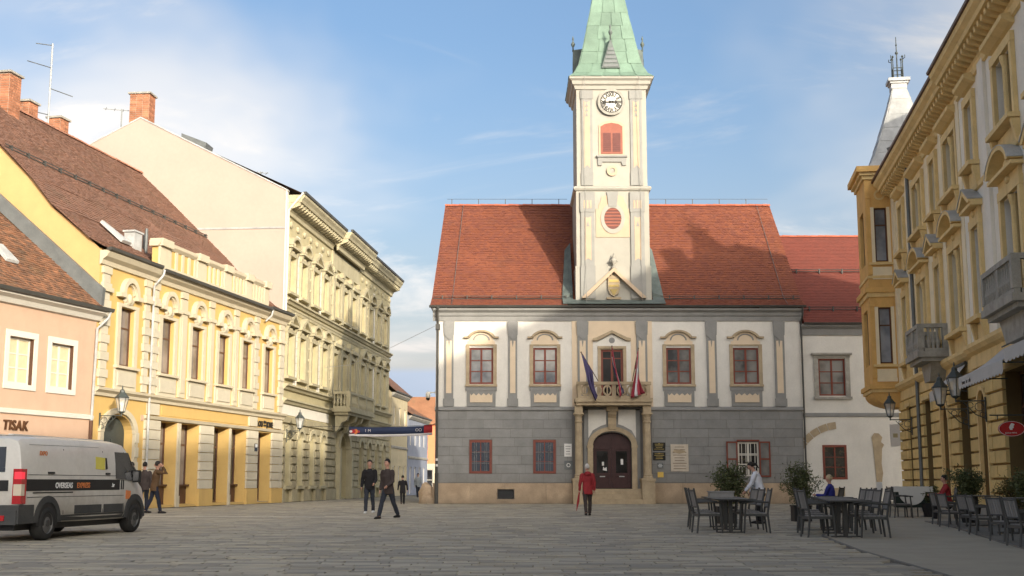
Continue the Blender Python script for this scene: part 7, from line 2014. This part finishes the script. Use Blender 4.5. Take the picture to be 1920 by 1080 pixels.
order = ['nearest', 'second', 'third', 'fourth']
lt = [(4.86, 28.2), (5.05, 30.0), (5.25, 31.8)]
for i, (x, y_) in enumerate(lt):
    table((x, y_, 0), 0.03, order[i] + ' table of the left cafe row, counted from the camera', TG)
    chair((x-0.52, y_-0.05+0.1*i, 0), EAST+0.08-0.12*i, order[i] + ' chair on the left side of the left cafe row', CG)
    chair((x+0.53, y_-0.02, 0), WEST-0.05+0.1*i, order[i] + ' chair on the right side of the left cafe row', CG)
rt = [(6.80, 25.9), (7.12, 27.7), (7.50, 29.5), (7.90, 31.3)]
for i, (x, y_) in enumerate(rt):
    table((x, y_, 0), 0.05, order[i] + ' table of the middle cafe row, counted from the camera', TG)
    chair((x-0.52, y_+0.1, 0), EAST+0.05-0.08*i, order[i] + ' chair on the left side of the middle cafe row', CG)
    chair((x+0.52, y_-0.1, 0), WEST-0.08+0.11*i, order[i] + ' chair on the right side of the middle cafe row', CG)
tbx = MB().box(-0.28, 0.28, -0.18, 0.18, 0.0, 0.12).box(-0.30, 0.30, -0.20, 0.20, 0.122, 0.15).obj('tray_box', 'chair_slat', None, (4.95, 30.0, 0.753))
tag(tbx, 'grey box on the second table of the left cafe row', 'box')
dkrow = [(8.75, 21.6), (9.15, 23.4), (9.75, 26.2), (10.2, 28.0), (10.75, 30.9), (11.15, 32.7)]
on = ['first', 'second', 'third', 'fourth', 'fifth', 'sixth']
for i, (x, y_) in enumerate(dkrow):
    c_ = chair((x, y_, 0.035), EAST+0.12 + 0.15*math.sin(i*2.3), on[i] + ' chair from the camera along the edge of the dark deck', CG)
    c_.scale = (0.84, 0.84, 0.84)
    if i % 2 == 0:
        table((x+0.85, y_+0.75, 0.035), 0.1, {0: 'nearest', 2: 'middle', 4: 'farthest'}[i] + ' table on the dark deck', TG)
        c_ = chair((x+1.55, y_+0.8, 0.035), WEST, {0: 'nearest', 2: 'middle', 4: 'farthest'}[i] + ' deck chair with its back to the palace', CG)
        c_.scale = (0.84, 0.84, 0.84)
chair((9.70, 38.5, 0), R(60), 'chair under the seated person in blue', CG)
chair((13.3, 38.85, 0.004), R(80), 'chair under the seated person in red', CG)
chair((12.35, 40.2, 0.004), EAST, 'chair beside the white-clothed serving cart', CG)
bush((5.85, 34.6, 0), 0.98, 'round green shrub left of the stooping waiter', seed=3)
bush((8.35, 36.6, 0), 1.0, 'spreading green shrub between the two cafe rows and the wall', seed=5, n=2800)
bush((12.35, 34.2, 0.035), 0.88, 'dense dark shrub at the far end of the deck', seed=7, n=3000, pot=True)
bush((12.0, 30.2, 0.035), 0.7, 'thin yellowish shrub beside the ochre pier', seed=9, n=1300, m_='leaf_yellow')
bush((11.35, 27.6, 0.035), 0.75, 'green shrub at the right picture edge', seed=11, n=2400)
bush((13.55, 41.0, 0.004), 0.5, 'small shrub in round dark pot beside the serving cart', seed=13, n=900, pot=True)
ct = thing('serving_cart', 'dark green serving cart draped with white rounded cloth', 'cart', (13.05, 41.3, 0.004), R(-8))
MB().box(-0.55, 0.55, -0.28, 0.28, 0.30, 0.92).obj('cabinet', 'cart_green', ct)
for x in (-0.52, -0.3, -0.1, 0.1, 0.3, 0.48):
    MB().box(x, x+0.04, -0.27, -0.23, 0, 0.298).obj('leg', 'chair_frame', ct)
MB().box(-0.60, 0.60, -0.33, 0.33, 0.922, 0.96).obj('counter', 'chair_frame', ct)
MB().box(-0.62, 0.62, -0.35, 0.35, 0.961, 0.975).box(-0.62, 0.62, -0.352, -0.342, 0.80, 0.960).prism_y([(-0.05 + 0.42*math.cos(PI+PI*i/14), 0.80 + 0.42*math.sin(PI+PI*i/14)) for i in range(15)], -0.360, -0.353).obj('cloth', 'cloth_white', ct)
mbd = thing('menu_board', 'white menu board on a stand left of the serving cart', 'sign', (12.15, 41.8, 0.004), R(-5))
MB().box(-0.10, 0.10, -0.02, 0.02, 0.72, 1.12).obj('board', 'paper', mbd)
MB().box(-0.015, 0.015, -0.015, 0.015, 0.02, 0.72).box(-0.14, 0.14, -0.12, 0.12, 0, 0.02).obj('stand', 'chair_frame', mbd)
